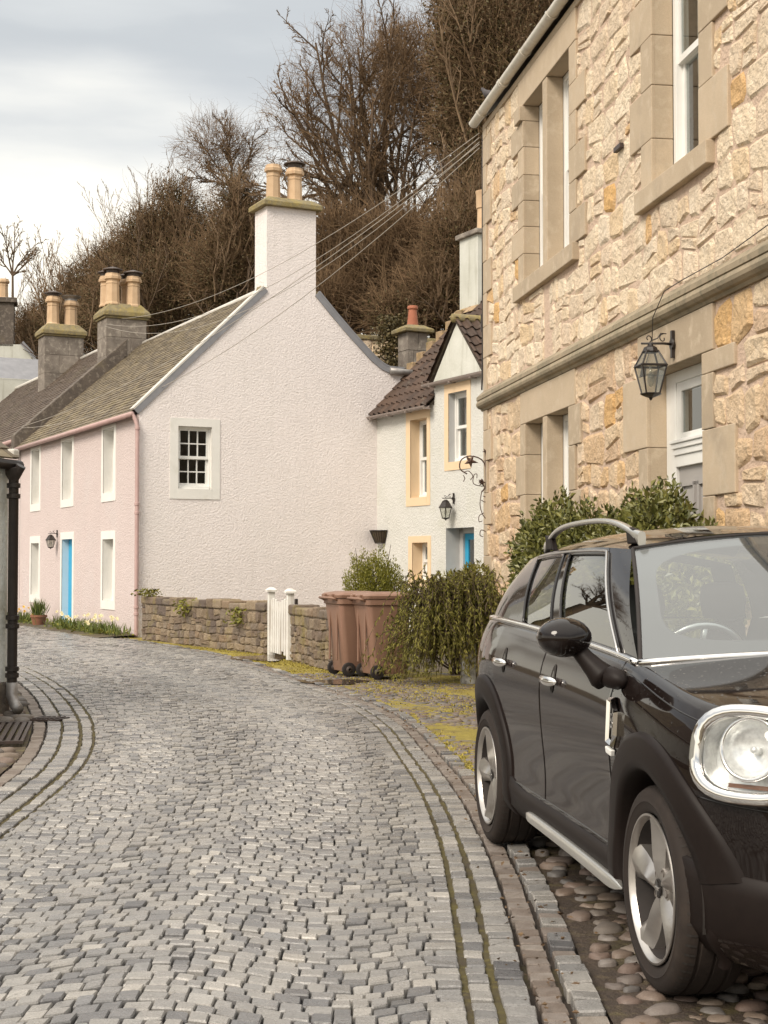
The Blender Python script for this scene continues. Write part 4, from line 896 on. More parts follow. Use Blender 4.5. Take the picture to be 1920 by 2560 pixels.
dm.box(xa, xa + .12, y, y + .05, .1, 2.0); dm.box(xb - .12, xb, y, y + .05, .1, 2.0); dm.box(xa + .12, xb - .12, y, y + .05, 1.88, 2.0); dm.box(xa + .12, xb - .12, y, y + .05, .1, 1.0); dm.box((xa + xb) / 2 - .03, (xa + xb) / 2 + .03, y, y + .05, 1.0, 1.88); dm.build('door_leaf', 'blue_paint', dw, bevel=.006)
MB().box(xa + .12, xb - .12, y + .02, y + .026, 1.0, 1.88).build('pane', 'window_glass', dw)
box('door_letterbox', 'black_iron', dw, xa + .3, xb - .3, y - .01, y, .85, .9)
# main roof: rows of pantiles
e0, pitch = 4.50, R(45.5); PSL = 3.75
def MP(u, s_, n_): return (u, -.16 + s_ * math.cos(pitch) - n_ * math.sin(pitch), e0 + s_ * math.sin(pitch) + n_ * math.cos(pitch))
b = MB(); b.add([MP(0, 0, -.03), MP(2.6, 0, -.03), MP(2.6, PSL, -.03), MP(0, PSL, -.03)], [(0, 1, 2, 3)]); b.add([MP(2.6, 1.3, -.03), MP(6.2, 1.3, -.03), MP(6.2, PSL, -.03), MP(2.6, PSL, -.03)], [(0, 1, 2, 3)]); b.add([MP(0, PSL, -.03), MP(6.2, PSL, -.03), (6.2, 5.2, 4.5), (0, 5.2, 4.5)], [(0, 1, 2, 3)]); wroof = b.build('roof', 'skew_stone', wh)
def pantiles(parent, u0, u1, s0, s1, M, rg, tw=.235, ex=.27, keep=None):
    nu = int((u1 - u0) / tw); k = 7
    s_ = s0
    while s_ < s1 - .05:
        for i in range(nu):
            if keep and not keep(u0 + (i + .5) * tw, s_ + ex / 2): continue
            V = []; jj = rg.uniform(-.008, .008); jn = rg.uniform(-.004, .006)
            for (q, lift) in ((s_ + jj, .035), (min(s_ + ex * 1.18, s1 + .05), .0)):
                for m in range(k):
                    t = m / (k - 1); n_ = .032 * math.sin(t * 2 * math.pi + .6) + .015 + lift + jn
                    V.append(M(u0 + (i + t * 1.06) * tw, q, n_))
            V += [M(u0 + (i + m / (k - 1) * 1.06) * tw, s_ + jj, .032 * math.sin(m / (k - 1) * 2 * math.pi + .6) + .015 + .015 + jn) for m in range(k)]
            F = [(m, m + 1, k + m + 1, k + m) for m in range(k - 1)] + [(2 * k + m, 2 * k + m + 1, m + 1, m) for m in range(k - 1)]
            mesh('pantile', V, F, 'pantile', parent, smooth=True, rnd=rg.random(), auto=40)
        s_ += ex
# dormer roof covers part of the main roof
def notdormer(u, s_):
    x, yq, z = MP(u, s_, 0); hw = .98
    if abs(u - 3.56) > hw: return u < 3 or s_ > .6
    return z > 5.05 + (hw - abs(u - 3.56)) * 1.03
pantiles(wroof, .06, 6.1, 0, PSL, MP, rng, keep=notdormer)
b = MB(); b.tube([MP(.3, PSL, .03), MP(6.2, PSL, .03)], .09, 8); b.build('ridge', 'crow_stone', wh, smooth=True)
dpitch = math.atan2(1.03, .98)
def MDR(u, s_, n_): return (3.56 + (.98 + .1) - s_ * math.cos(dpitch) + n_ * math.sin(dpitch), u, 4.94 + s_ * math.sin(dpitch) + n_ * math.cos(dpitch))
def MDL(u, s_, n_): return (3.56 - (.98 + .06) + s_ * math.cos(dpitch) - n_ * math.sin(dpitch), u, 4.96 + s_ * math.sin(dpitch) + n_ * math.cos(dpitch))
dsl = 1.08 / math.cos(dpitch)
b = MB(); b.add([MDR(-.08, 0, -.02), MDR(1.6, 0, -.02), MDR(1.6, dsl, -.02), MDR(-.08, dsl, -.02)], [(0, 1, 2, 3)]); b.add([MDL(-.08, 0, -.02), MDL(1.6, 0, -.02), MDL(1.6, dsl, -.02), MDL(-.08, dsl, -.02)], [(3, 2, 1, 0)]); droof = b.build('dormer_roof', 'skew_stone', wh)
pantiles(droof, -.10, 1.5, 0, dsl, MDR, rng, tw=.22, ex=.25); pantiles(droof, -.10, 1.5, 0, dsl - .05, MDL, rng, tw=.22, ex=.25)
b = MB(); b.tube([(3.56, -.12, 6.08), (3.56, 1.7, 6.10)], .085, 8); b.build('dormer_ridge', 'mossy_cap', droof, smooth=True)
# gutters
def half_gutter(name, a, z, c, parent, mat, y=-.13, r=.065):
    b = MB(); pp = [(y + r * math.cos(math.pi + math.pi * i / 10), z + r * math.sin(math.pi + math.pi * i / 10)) for i in range(11)] + [(y + (r - .01) * math.cos(2 * math.pi - math.pi * i / 10), z + (r - .01) * math.sin(2 * math.pi - math.pi * i / 10)) for i in range(11)]
    b.prism(pp, a, c, axis='x'); g = b.build(name, mat, parent, smooth=True, auto=40)
    x = a + .3
    while x < c: box('gutter_bracket', mat, g, x, x + .03, y - r - .008, y + r + .008, z - r - .01, z - r + .02); x += .8
half_gutter('gutter', -.05, 4.50, 2.66, wh, 'grey_gutter', y=-.19); half_gutter('gutter', 2.38, 4.93, 5.2, wh, 'grey_gutter', y=-.10, r=.07)
# crow steps on the west gable and its chimney
nst = 11
for i in range(nst):
    q = i / nst * 2.62; z = e0 + .02 + q * math.tan(pitch)
    b = MB(); b.box(-.22, .06, q - .10, q + .28, z - .30, z + .24); b.build('crow_step', 'pink_harl' if i < 4 else 'crow_stone', wh, bevel=.015)
b = MB(); b.add([(-.16, 0, 0), (-.16, 5.2, 0), (-.16, 5.2, 4.5), (-.16, 2.6, 7.1), (-.16, 0, 4.5)], [(4, 3, 2, 1, 0)]); b.build('gable_wall', 'pale_harl', wh)
wc = box('chimney', 'white_weathered', wh, -.35, .45, 2.25, 3.25, 7.0, 8.55)
box('chimney_cap', 'chimney_stone', wc, -.43, .53, 2.17, 3.33, 8.55, 8.66, bevel=.02)
b = MB(); b.add([(-.42, 2.2, 7.0), (.5, 2.2, 7.0), (.5, 3.3, 7.0), (-.42, 3.3, 7.0), (-.5, 2.05, 6.85), (.6, 2.05, 6.85), (.6, 3.4, 6.85), (-.5, 3.4, 6.85)], [(0, 1, 2, 3), (4, 5, 1, 0), (5, 6, 2, 1), (6, 7, 3, 2), (7, 4, 0, 3)]); b.build('chimney_base', 'crow_stone', wc)
b = MB(); b.lathe([(.16, 0), (.15, .5), (.152, .52), (.175, .54), (.18, .86), (.19, .88), (.19, .92), (.15, .92)], 16, (.12, 2.6, 8.66)); b.build('chimney_pot', 'pot_buff', wc, smooth=True, rnd=.9, auto=40)
# grey block chimney with a red pot behind the crow steps
c3 = empty('stone_chimney', (.66, 34.2, 0), R(26.5), 'squat grey block chimney with one tall red clay pot behind the crow steps', 'chimney')
zs = np.linspace(4.2, 6.72, 7)
for i in range(6):
    m = .02 if i % 2 else -.1
    for (a, c) in ((-.26, m), (m, .26)): box('block', 'chimney_stone', c3, a + .004, c - .004, -.24, .24, zs[i] + .004, zs[i + 1] - .004, bevel=.008, r=rng.random())
b = MB(); b.add([(-.38, -.36, 6.72), (.38, -.36, 6.72), (.38, .36, 6.72), (-.38, .36, 6.72), (-.38, -.36, 6.80), (.38, -.36, 6.80), (.38, .36, 6.80), (-.38, .36, 6.80), (-.2, -.18, 6.9), (.2, -.18, 6.9), (.2, .18, 6.9), (-.2, .18, 6.9)], [(3, 2, 1, 0), (0, 1, 5, 4), (1, 2, 6, 5), (2, 3, 7, 6), (3, 0, 4, 7), (4, 5, 9, 8), (5, 6, 10, 9), (6, 7, 11, 10), (7, 4, 8, 11), (8, 9, 10, 11)]); b.build('chimney_cap', 'mossy_cap', c3, bevel=.012)
b = MB(); b.lathe([(.135, 0), (.13, .05), (.095, .38), (.095, .40), (.12, .42), (.125, .46), (.11, .49), (.08, .49)], 16, (0, 0, 6.87)); b.build('chimney_pot', 'pot_red', c3, smooth=True, auto=35)
# coach lamp over the blue door, wire basket, iron ornament
def w2w(x, y, z): c, s_ = math.cos(WRZ), math.sin(WRZ); return Vector((WO.x + x * c - y * s_, WO.y + x * s_ + y * c, z))
lantern(w2w(3.42, -.01, 2.66), WRZ, 'small black coach lamp with diamond panes above the blue cottage door', .85, 1)
bk = empty('wall_basket', w2w(.34, -.02, 1.98), WRZ, 'dark wire half-basket fixed to the white cottage wall', 'wall basket')
b = MB(); rim = [(.26 * math.cos(math.pi * i / 12), -.24 * math.sin(math.pi * i / 12), .13) for i in range(13)]; bot = [(.15 * math.cos(math.pi * i / 12), -.13 * math.sin(math.pi * i / 12), -.13) for i in range(13)]
b.tube(rim, .012, 6); b.tube(bot, .01, 6); b.tube([rim[0], rim[-1]], .012, 6); b.tube([rim[0], bot[0]], .01, 6); b.tube([rim[-1], bot[-1]], .01, 6)
for i in range(1, 12): b.tube([rim[i], bot[i]], .007, 5)
b.build('frame', 'black_iron', bk)
b = MB(); V = [(p[0] * .96, p[1] * .96, p[2]) for p in rim] + [(p[0] * .96, p[1] * .96, p[2]) for p in bot]; b.add(V, [(i, i + 1, 13 + i + 1, 13 + i) for i in range(12)]); b.build('liner', 'earth', bk)
pmat('rust_iron', (.055, .03, .022), (.09, .05, .035), scale=12, rough=.6)
orn = empty('iron_scroll_ornament', (0, 0, 0), 0, 'rusty wrought iron scroll with leaves on the stone house corner', 'ironwork')
def oz(px, py): return P_at(px, py, 19.62)
def curve(pp, n=24):
    A = np.array(pp, float); t = np.linspace(0, len(A) - 1.001, n); q = catmull(A, t); return [oz(x, y) for x, y in q]
b = MB()
b.tube(curve([(1168, 1185), (1150, 1172), (1153, 1150), (1175, 1140), (1205, 1150), (1217, 1180), (1214, 1215), (1204, 1230)]), .009, 6); b.tube([oz(1213, 1125), oz(1217, 1250), oz(1219, 1390)], .010, 6)
for pp in ([(1217, 1215), (1200, 1215), (1183, 1208), (1185, 1188), (1192, 1185), (1192, 1195)], [(1160, 1180), (1172, 1178), (1182, 1190), (1176, 1200)], [(1204, 1230), (1200, 1260), (1206, 1285), (1218, 1300)], [(1203, 1250), (1213, 1255), (1216, 1244), (1208, 1240)], [(1210, 1282), (1198, 1290), (1198, 1304), (1206, 1302)], [(1216, 1330), (1203, 1325), (1200, 1338), (1208, 1342)], [(1158, 1188), (1162, 1196), (1158, 1204)]): b.tube(curve(pp, 14), .006, 5)
b.build('scroll', 'rust_iron', orn, smooth=True)
for (x, y, s_, a) in ((1176, 1153, 17, .2), (1205, 1207, 10, 1.1), (1203, 1203, 8, 2.4), (1213, 1128, 8, 1.6)):
    V = []; n = 10
    for i in range(n):
        t = 2 * math.pi * i / n + a; r_ = s_ * (1 if i % 2 == 0 else .42) * (1.2 if i == 0 else 1); p = oz(x + r_ * math.cos(t), y + r_ * math.sin(t)); V.append(p)
    V2 = [Vector((p.x, p.y - .015, p.z)) for p in V]; cpt = oz(x, y); V3 = V + V2 + [Vector((cpt.x, cpt.y - .05, cpt.z))]
    mesh('iron_leaf', V3, [(i, (i + 1) % n, n + (i + 1) % n, n + i) for i in range(n)] + [(n + i, n + (i + 1) % n, 2 * n) for i in range(n)] + [tuple(reversed(range(n)))], 'rust_iron', orn)
# lamp on the pink house
XF = None
def p2w(x, y, z): c, s_ = math.cos(PRZ), math.sin(PRZ); return Vector((PO.x + x * c - y * s_, PO.y + x * s_ + y * c, z))
lantern(p2w(-.01, 6.25, 2.12), PRZ - R(90), 'small black lantern on a bracket beside the pink house door', .72, 1)
# ------------------------------------------------------------------ cottage at the left edge
pmat('grey_harl', (.84, .86, .82), (.74, .76, .72), scale=3, rough=.95, bump=.6, bscale=24, bdist=.03, stain=(.36, .34, .25), stain_scale=1.5, stain_amt=.35)
LO = Vector((-3.56, 14.12, 0)); LRZ = R(-110)
lc = empty('harled_cottage', LO, LRZ, 'grey-white roughcast cottage wall with low eaves at the left edge', 'cottage')
b = MB(); b.add([(0, 0, -.05), (6, 0, -.05), (6, 0, 2.36), (0, 0, 2.36)], [(0, 1, 2, 3)]); b.add([(0, 0, -.05), (0, -4.5, -.05), (0, -4.5, 2.36), (0, -2.2, 4.4), (0, 0, 2.36)], [(0, 1, 2, 3, 4)]); b.build('wall', 'grey_harl', lc)
MQ = lambda u, s_, n_: (u, .07 - s_ * .78 + n_ * .62, 2.40 + s_ * .62 + n_ * .78)
b = MB(); b.add([MQ(-.04, 0, 0), MQ(6, 0, 0), MQ(6, 3.2, 0), MQ(-.04, 3.2, 0)], [(0, 1, 2, 3)]); lr = b.build('roof', 'skew_stone', lc)
slates(lr, 2.5, 3.2, lambda u, s_, n_: MQ(u - .04, s_, n_), rng, expo=.16, limit=90)
b = MB(); b.tube([(-.06, .085, 2.34), (6, .085, 2.34)], .05, 10); b.build('gutter', 'black_iron', lc, smooth=True)
box('skew_end', 'ridge_white', lc, -.10, -.0, -.28, .06, 2.42, 2.50, bevel=.02)
dp = MB(); px_, py_ = .06, .10
dp.tube([(px_, py_ + .08, 2.33), (px_, py_, 2.2), (px_, py_, .28)], .048, 12)
for z in (2.12, 2.02, .88, .80, .40, .34): dp.lathe([(.048, 0), (.064, .006), (.064, .045), (.048, .05)], 12, (px_, py_, z))
dp.lathe([(.05, 0), (.08, .05), (.085, .11), (.05, .12)], 10, (px_, py_, 2.20))
o = dp.build('downpipe', 'black_iron', lc, smooth=True, auto=40)
b = MB(); b.tube([(px_, py_, .30), (px_, py_, .18), (px_ + .03, py_ + .05, .10), (px_ + .08, py_ + .13, .055)], [.055, .055, .052, .05], 12); b.build('outlet_shoe', 'cowl_grey', o, smooth=True)
box('wall_base', 'skew_stone', lc, -.02, 6, -.1, .03, -.05, .30, bevel=.02)
# ------------------------------------------------------------------ garden wall, gate, bins, shrubs, flowers
pmat('wall_stone', None, (.75, .7, .62), rcols=[(.16, .12, .09), (.24, .185, .13), (.30, .235, .165), (.20, .16, .125), (.13, .10, .085), (.26, .19, .13)], scale=8, rough=.9, bump=.9, bscale=22, bdist=.03, fine=.15, fscale=70, stain=(.22, .18, .05), stain_scale=2.2, stain_amt=.35)
pmat('wall_mortar', (.20, .155, .11), (.13, .10, .075), (.26, .21, .15), scale=6, rough=.95, bump=.7, bscale=35, bdist=.02, stain=(.20, .17, .05), stain_scale=2, stain_amt=.4)
pmat('weather_white', (.72, .70, .66), (.62, .59, .54), scale=6, rough=.7, bump=.2, bscale=30, bdist=.005, streak=(.30, .24, .18))
pmat('brown_plastic', (.25, .145, .10), (.215, .122, .084), scale=2, rough=.5, bump=.12, bscale=70, bdist=.003, streak=(.29, .16, .115))
pmat('leaf_dark', None, (.75, .75, .6), rcols=[(.055, .06, .014), (.095, .10, .022), (.14, .14, .033), (.21, .20, .055), (.11, .11, .032)], scale=3, rough=.42, spec=.5)
pmat('leaf_bright', None, (.8, .8, .6), rcols=[(.12, .125, .016), (.19, .185, .025), (.26, .24, .035), (.16, .155, .022)], scale=3, rough=.6)
pmat('conifer', None, (.75, .7, .6), rcols=[(.10, .098, .018), (.155, .148, .026), (.21, .195, .036), (.13, .118, .025), (.25, .22, .048)], scale=4, rough=.8)
pmat('twig', (.085, .06, .042), (.06, .042, .03), scale=6, rough=.9)
pmat('daff_leaf', None, (.8, .8, .7), rcols=[(.08, .11, .02), (.12, .15, .03), (.16, .18, .05)], scale=4, rough=.6)
pmat('petal_pale', (.80, .74, .52), (.78, .70, .42), rough=.7)
pmat('petal_yellow', (.78, .52, .10), (.75, .46, .08), rough=.7)
pmat('terracotta', (.25, .11, .06), (.2, .085, .05), rough=.8)
def rubble_wall(name, p, q, h, t, label, seed, hr=(.10, .17), wr=(.13, .30)):
    p, q = Vector((*p, 0)), Vector((*q, 0)); d = q - p; ln = d.length; rz = math.atan2(d.y, d.x); g = random.Random(seed)
    w = empty(name, p, rz, label, 'wall')
    box('core', 'wall_mortar', w, .0, ln, .0, t, -.1, h - .03)
    cop = h - .13
    put_stones(rubble(0, ln, 0, cop, g, hr, wr, (), .2, .008, .02, (.2, .45)), g, w, 'wall_stone', 'stone', None, 300, .012, .02)
    x = -.02
    while x < ln:
        ww = min(g.uniform(.18, .38), ln - x + .02); hh_ = g.uniform(.10, .16)
        b = MB(); b.box(x + .004, x + ww - .004, -.04 + g.uniform(-.015, .015), t + .03, cop + .002, cop + hh_); b.build('coping_stone', 'wall_stone', w, bevel=.025, rnd=g.random()); x += ww
    return w
# local y must point away from the road; wall face (-y) towards the viewer
rubble_wall('garden_wall', (-4.52, 27.95), (-1.80, 23.40), .80, .32, 'long mossy rubble garden wall left of the white gate', 3)
rubble_wall('garden_wall', (-1.36, 21.95), (-.66, 19.72), .80, .32, 'short rubble garden wall between the gate and the bins', 4)
rubble_wall('garden_wall', (1.02, 18.35), (1.62, 18.15), 1.0, .3, 'stub of mossy stone wall beside the black and white post', 6, (.16, .26), (.2, .4))
# moss and small plants at wall tops/foot
def ferns(name, parent_label, base, n, r, h, mat, seed, group=None, up=.6):
    g = np.random.default_rng(seed); e = empty(name, base, 0, parent_label, 'plant', group)
    P = np.stack([g.normal(0, r, n), g.normal(0, r, n), g.uniform(0, h, n)], -1); D = np.stack([g.normal(0, 1, n), g.normal(0, 1, n), g.normal(up, .5, n)], -1)
    V, F = leaf_mesh(P, D, g.uniform(.04, .11, n), .4, .2, g); mesh('foliage', V, F, mat, e, rnd=np.repeat(g.random(n), 4)); return e
ferns('wall_plant', 'small mossy tuft on the garden wall end by the pink corner', (-4.35, 27.7, .80), 160, .12, .12, 'conifer', 1)
ferns('wall_plant', 'green ivy patch hanging on the middle of the garden wall', (-3.45, 26.1, .55), 190, .09, .25, 'leaf_bright', 2, up=-.4)
ferns('wall_plant', 'leafy weed hanging low on the garden wall near the gate', (-2.35, 24.25, .45), 170, .09, .28, 'leaf_bright', 3, up=-.4)
# gate
gt = empty('garden_gate', (-1.76, 23.25, 0), math.atan2(-1.25, .37), 'weathered white picket gate between the garden walls', 'gate')
for i in range(8):
    x = .06 + i * .155; h = .86 + .03 * math.sin(i * 1.3); b = MB(); b.box(x, x + .085, -.02, .005, .05 + (.05 if i == 5 else 0), h); b.build('picket', 'weather_white', gt, bevel=.006)
for z in (.18, .70): box('rail', 'weather_white', gt, .03, 1.27, .005, .04, z, z + .08)
for x in (-.02, 1.30):
    b = MB(); b.box(x - .05, x + .05, -.04, .06, 0, .98); b.build('post', 'weather_white', gt, bevel=.006); b = MB(); b.box(x - .08, x + .08, -.07, .09, .98, 1.01); b.add([(x - .08, -.07, 1.01), (x + .08, -.07, 1.01), (x + .08, .09, 1.01), (x - .08, .09, 1.01), (x - .03, -.02, 1.05), (x + .03, -.02, 1.05), (x + .03, .04, 1.05), (x - .03, .04, 1.05)], [(0, 1, 5, 4), (1, 2, 6, 5), (2, 3, 7, 6), (3, 0, 4, 7), (4, 5, 6, 7)]); b.build('post_cap', 'weather_white', gt)
b = MB(); b.box(1.36, 1.42, .06, .1, .82, .9); b.build('latch', 'black_iron', gt)
# wheelie bins (local: back with wheels towards -x)
def wheelie_bin(loc, rz, label):
    e = empty('wheelie_bin', loc, rz, label, 'wheelie bin', 'brown wheelie bins by the garden wall')
    V, F = loft([rrect(.44, .44, .05, .06, ox=.04), rrect(.46, .46, .06, .10, ox=.04), rrect(.56, .545, .06, .90, ox=.0), rrect(.60, .58, .06, .91), rrect(.61, .58, .06, .98)]); mesh('body', V, F, 'brown_plastic', e, smooth=True, auto=35)
    V, F = loft([rrect(.64, .60, .06, .985), rrect(.65, .61, .06, 1.02), rrect(.60, .57, .08, 1.045), rrect(.40, .40, .1, 1.065)]); lid = mesh('lid', V, F, 'brown_plastic', e, smooth=True, auto=35)
    b = MB(); b.tube([(-.30, -.22, .96), (-.37, -.21, .985), (-.37, .21, .985), (-.30, .22, .96)], .016, 8); b.build('handle', 'brown_plastic', e, smooth=True)
    b = MB(); b.box(-.36, -.28, -.17, -.08, .98, 1.035); b.build('lid_hinge', 'brown_plastic', lid, bevel=.01); b = MB(); b.box(-.36, -.28, .08, .17, .98, 1.035); b.build('lid_hinge', 'brown_plastic', lid, bevel=.01)
    for s_ in (-1, 1):
        b = MB(); b.box(-.275, -.255, s_ * .12 - .015, s_ * .12 + .015, .2, .88); b.build('rib', 'brown_plastic', e, bevel=.005)
        b = MB(); b.lathe([(.045, -.02), (.075, -.022), (.088, -.016), (.088, .016), (.075, .022), (.045, .02)], 20, (-.155, s_ * .245, .088), 'y'); wv = b.build('wheel', 'rubber', e, smooth=True, auto=40)
        b = MB(); b.lathe([(.045, -.02), (.02, -.036), (.02, .036), (.045, .02)], 12, (-.155, s_ * .245, .088), 'y'); b.build('hub', 'cowl', wv)
    b = MB(); b.tube([(-.155, -.24, .088), (-.155, .24, .088)], .013, 8); b.build('axle', 'cowl_grey', e)
    return e
wheelie_bin((-.40, 19.05, 0), R(24), 'left brown wheelie bin standing against the rubble garden wall')
wheelie_bin((-.03, 18.55, 0), R(22), 'right brown wheelie bin half hidden by the drooping conifer')
# shrubs
def shrub(name, base, blobs, n, size, mat, label, seed, cat='shrub', width=.45, outward=.6, stems=14, up=.3):
    g = np.random.default_rng(seed); e = empty(name, base, 0, label, cat)
    P = []; D = []; vol = np.array([b_[3] * b_[4] * b_[5] for b_ in blobs]); pick = g.choice(len(blobs), n, p=vol / vol.sum()); B_ = np.array(blobs)[pick]
    d = g.normal(size=(n, 3)); d /= np.linalg.norm(d, axis=1, keepdims=True); r = g.uniform(.35, 1.0, n) ** .45
    bump_ = 1 + .12 * np.sin(d[:, 0] * 9 + d[:, 2] * 7) + .08 * np.sin(d[:, 1] * 15)
    P = B_[:, :3] + d * (r * bump_)[:, None] * B_[:, 3:6]; D = d * outward + g.normal(0, .6, (n, 3)) + np.array([0, 0, up])
    keep = P[:, 2] > .02; P, D = P[keep], D[keep]; n = len(P)
    V, F = leaf_mesh(P, D, g.uniform(size[0], size[1], n), width, .35, g); mesh('foliage', V, F, mat, e, rnd=np.repeat(g.random(n), 4))
    s0_, s1_, ra, rb = [], [], [], []
    for b_ in blobs:
        for i in range(stems):
            t = np.array(b_[:3]) + g.normal(size=3) * np.array(b_[3:6]) * .45; a = np.array([b_[0] * .6 + g.normal(0, .05), b_[1] * .6 + g.normal(0, .05), 0]); m = (a + t) / 2 + g.normal(0, .08, 3)
            s0_ += [a, m]; s1_ += [m, t]; ra += [.014, .009]; rb += [.009, .003]
    V, F = segs_to_mesh(s0_, s1_, ra, rb, 4); mesh('stems', V, F, 'twig', e); return e
# broad-leaved shrubs between the car and the stone house (house frame: x along, y outwards negative)
def hb(x, y, z, a, b_, c): p = s2w(x, y, z); return (p.x, p.y, z, b_, a, c)
def rel(blobs, base): return [(b_[0] - base[0], b_[1] - base[1], b_[2], *b_[3:]) for b_ in blobs]
b0 = s2w(5.0, -.42, 0); shrub('laurel_shrub', b0, rel([hb(4.55, -.40, 1.30, .62, .34, .6), hb(5.2, -.42, 1.42, .7, .36, .62), hb(6.0, -.40, 1.32, .6, .36, .60), hb(4.9, -.4, .7, 1.4, .3, .6)], b0), 21000, (.045, .085), 'leaf_dark', 'glossy green shrub under the lower stone window, left of the pair', 11, stems=10, width=.5)
b0 = s2w(8.1, -.40, 0); shrub('laurel_shrub', b0, rel([hb(7.3, -.40, 1.33, .62, .34, .56), hb(8.15, -.42, 1.44, .72, .36, .56), hb(8.95, -.40, 1.25, .5, .34, .45), hb(8.1, -.4, .7, 1.2, .3, .6)], b0), 19000, (.045, .085), 'leaf_dark', 'glossy green shrub in front of the grey door, right of the pair', 12, stems=10, width=.5)
b0 = (-.12, 21.6, 0); shrub('box_bush', b0, [(-.05, 0, .75, .42, .4, .75), (.22, .0, .8, .32, .35, .62), (-.22, .1, .95, .25, .3, .62), (.05, .05, 1.05, .3, .3, .55)], 22000, (.022, .048), 'leaf_bright', 'rounded bright green bush behind the brown bins', 13, width=.4, up=.9)
# drooping conifer spilling over the verge
def drooper(base, label, seed):
    g = np.random.default_rng(seed); e = empty('conifer_bush', base, 0, label, 'shrub'); LP, LD, s0_, s1_, ra, rb = [], [], [], [], [], []
    for k_ in range(620):
        a = g.uniform(0, 2 * np.pi); reach = g.uniform(.25, 1.0); h0 = g.uniform(.6, 1.15); rx, ry = .66, .5
        d = np.array([math.cos(a) * rx, math.sin(a) * ry, 0]) * reach; p = np.array([g.normal(.20, .22), g.normal(0, .12), h0 * .9]); d[0] *= 1.15 if d[0] < 0 else .8; n = 12
        top = h0 + .26 * g.random(); prev = p
        for i in range(1, n + 1):
            t = i / n; z = h0 * .9 + (top - h0 * .9) * math.sin(min(t * 2, 1) * math.pi / 2) - (max(0, t - .3) / .7) ** 1.6 * (top - g.uniform(.0, .40)) * min(1, reach * 1.25)
            q = p + d * t; q = np.array([q[0], q[1], max(z, .03)]) + g.normal(0, .012, 3); s0_.append(prev); s1_.append(q); r_ = .005 * (1 - t) + .0015; ra.append(r_ + .001); rb.append(r_)
            m = 4 + int(5 * t)
            for _ in range(m):
                f = g.random(); LP.append(prev + (q - prev) * f); LD.append((q - prev) / (np.linalg.norm(q - prev) + 1e-6) * 1.1 + g.normal(0, .38, 3) + np.array([0, 0, -.1]))
            prev = q
    LP, LD = np.array(LP), np.array(LD); k = len(LP)
    V, F = leaf_mesh(LP, LD, g.uniform(.025, .065, k), .30, .2, g); mesh('foliage', V, F, 'conifer', e, rnd=np.repeat(g.random(k), 4)); V, F = segs_to_mesh(s0_, s1_, ra, rb, 3); mesh('branches', V, F, 'twig', e)
drooper((.68, 17.75, 0), 'drooping olive conifer spilling over the verge beside the bins', 21)
b0 = (1.05, 19.2, 0); shrub('conifer_bush', b0, [(0, 0, .95, .4, .4, .35), (.15, .1, 1.2, .25, .3, .2), (-.2, .0, .7, .4, .4, .4)], 5500, (.05, .11), 'conifer', 'dark conifer bush under the blue cottage door by the stone corner', 22, width=.22)
# weathered black and white post
pmat('peeling_paint', (.62, .62, .60), (.05, .045, .042), scale=7, rough=.7, bump=.3, bscale=30, bdist=.006)
po = empty('painted_post', (1.00, 17.72, 0), R(8), 'peeling black and white painted post beside the conifer', 'post'); b = MB(); b.box(-.085, .085, -.07, .07, -.05, .68); b.build('shaft', 'peeling_paint', po, bevel=.02); b = MB(); b.lathe([(.11, 0), (.12, .03), (.06, .07), (0, .08)], 8, (0, 0, .66)); b.build('cap', 'black_iron', po)
# daffodil beds under the pink front wall
def daffodils(loc, n, spread, nf, label, seed, fl='petal_pale', hmax=.36):
    g = np.random.default_rng(seed); e = empty('daffodil_clump', loc, PRZ, label, 'plant', 'daffodil clumps along the pink front wall')
    P = np.stack([g.normal(0, spread[0], n), g.normal(0, spread[1], n), np.zeros(n)], -1); D = np.stack([g.normal(0, .35, n), g.normal(0, .35, n), np.ones(n)], -1)
    V, F = leaf_mesh(P, D, g.uniform(.14, hmax, n), .075, .1, g); mesh('leaves', V, F, 'daff_leaf', e, rnd=np.repeat(g.random(n), 4))
    n2 = n // 2; P = np.stack([g.normal(0, spread[0] * 1.2, n2), g.normal(0, spread[1] * 1.2, n2), g.uniform(.02, .12, n2)], -1); D = np.stack([g.normal(0, 1, n2), g.normal(0, 1, n2), g.uniform(0, .8, n2)], -1)
    V, F = leaf_mesh(P, D, g.uniform(.06, .13, n2), .4, .2, g); mesh('ground_leaves', V, F, 'leaf_bright', e, rnd=np.repeat(g.random(n2), 4))
    for i in range(nf):
        x, y, z = g.normal(0, spread[0] * .9), g.normal(0, spread[1] * .9), g.uniform(.22, hmax + .04); V = []; t0 = g.uniform(-.6, .6)
        c = Vector((x, y, z)); axis = Vector((-.7 + g.normal(0, .4), -.6 + g.normal(0, .4), .2)).normalized(); u = axis.orthogonal().normalized(); w = axis.cross(u)
        for k_ in range(12): a = 2 * math.pi * k_ / 12; rr_ = .045 if k_ % 2 == 0 else .022; V.append(c + (u * math.cos(a) + w * math.sin(a)) * rr_)
        V.append(c - axis * .008); m = len(V)
        for k_ in range(6): a = 2 * math.pi * k_ / 6; V.append(c + axis * .03 + (u * math.cos(a) + w * math.sin(a)) * .016)
        F = [(k_, (k_ + 1) % 12, 12) for k_ in range(12)] + [(m + k_, m + (k_ + 1) % 6, 12) for k_ in range(6)]
        mesh('flower', V, F, fl, e)
spots = [(-.35, .45, 90, 7, 'petal_pale'), (-.42, 1.35, 130, 12, 'petal_pale'), (-.4, 2.4, 120, 9, 'petal_pale'), (-.45, 3.5, 120, 6, 'petal_pale'), (-.4, 4.4, 90, 3, 'petal_pale'), (-.4, 6.9, 90, 4, 'petal_yellow'), (-.45, 8.0, 120, 9, 'petal_yellow'), (-.5, 9.2, 120, 4, 'petal_yellow')]
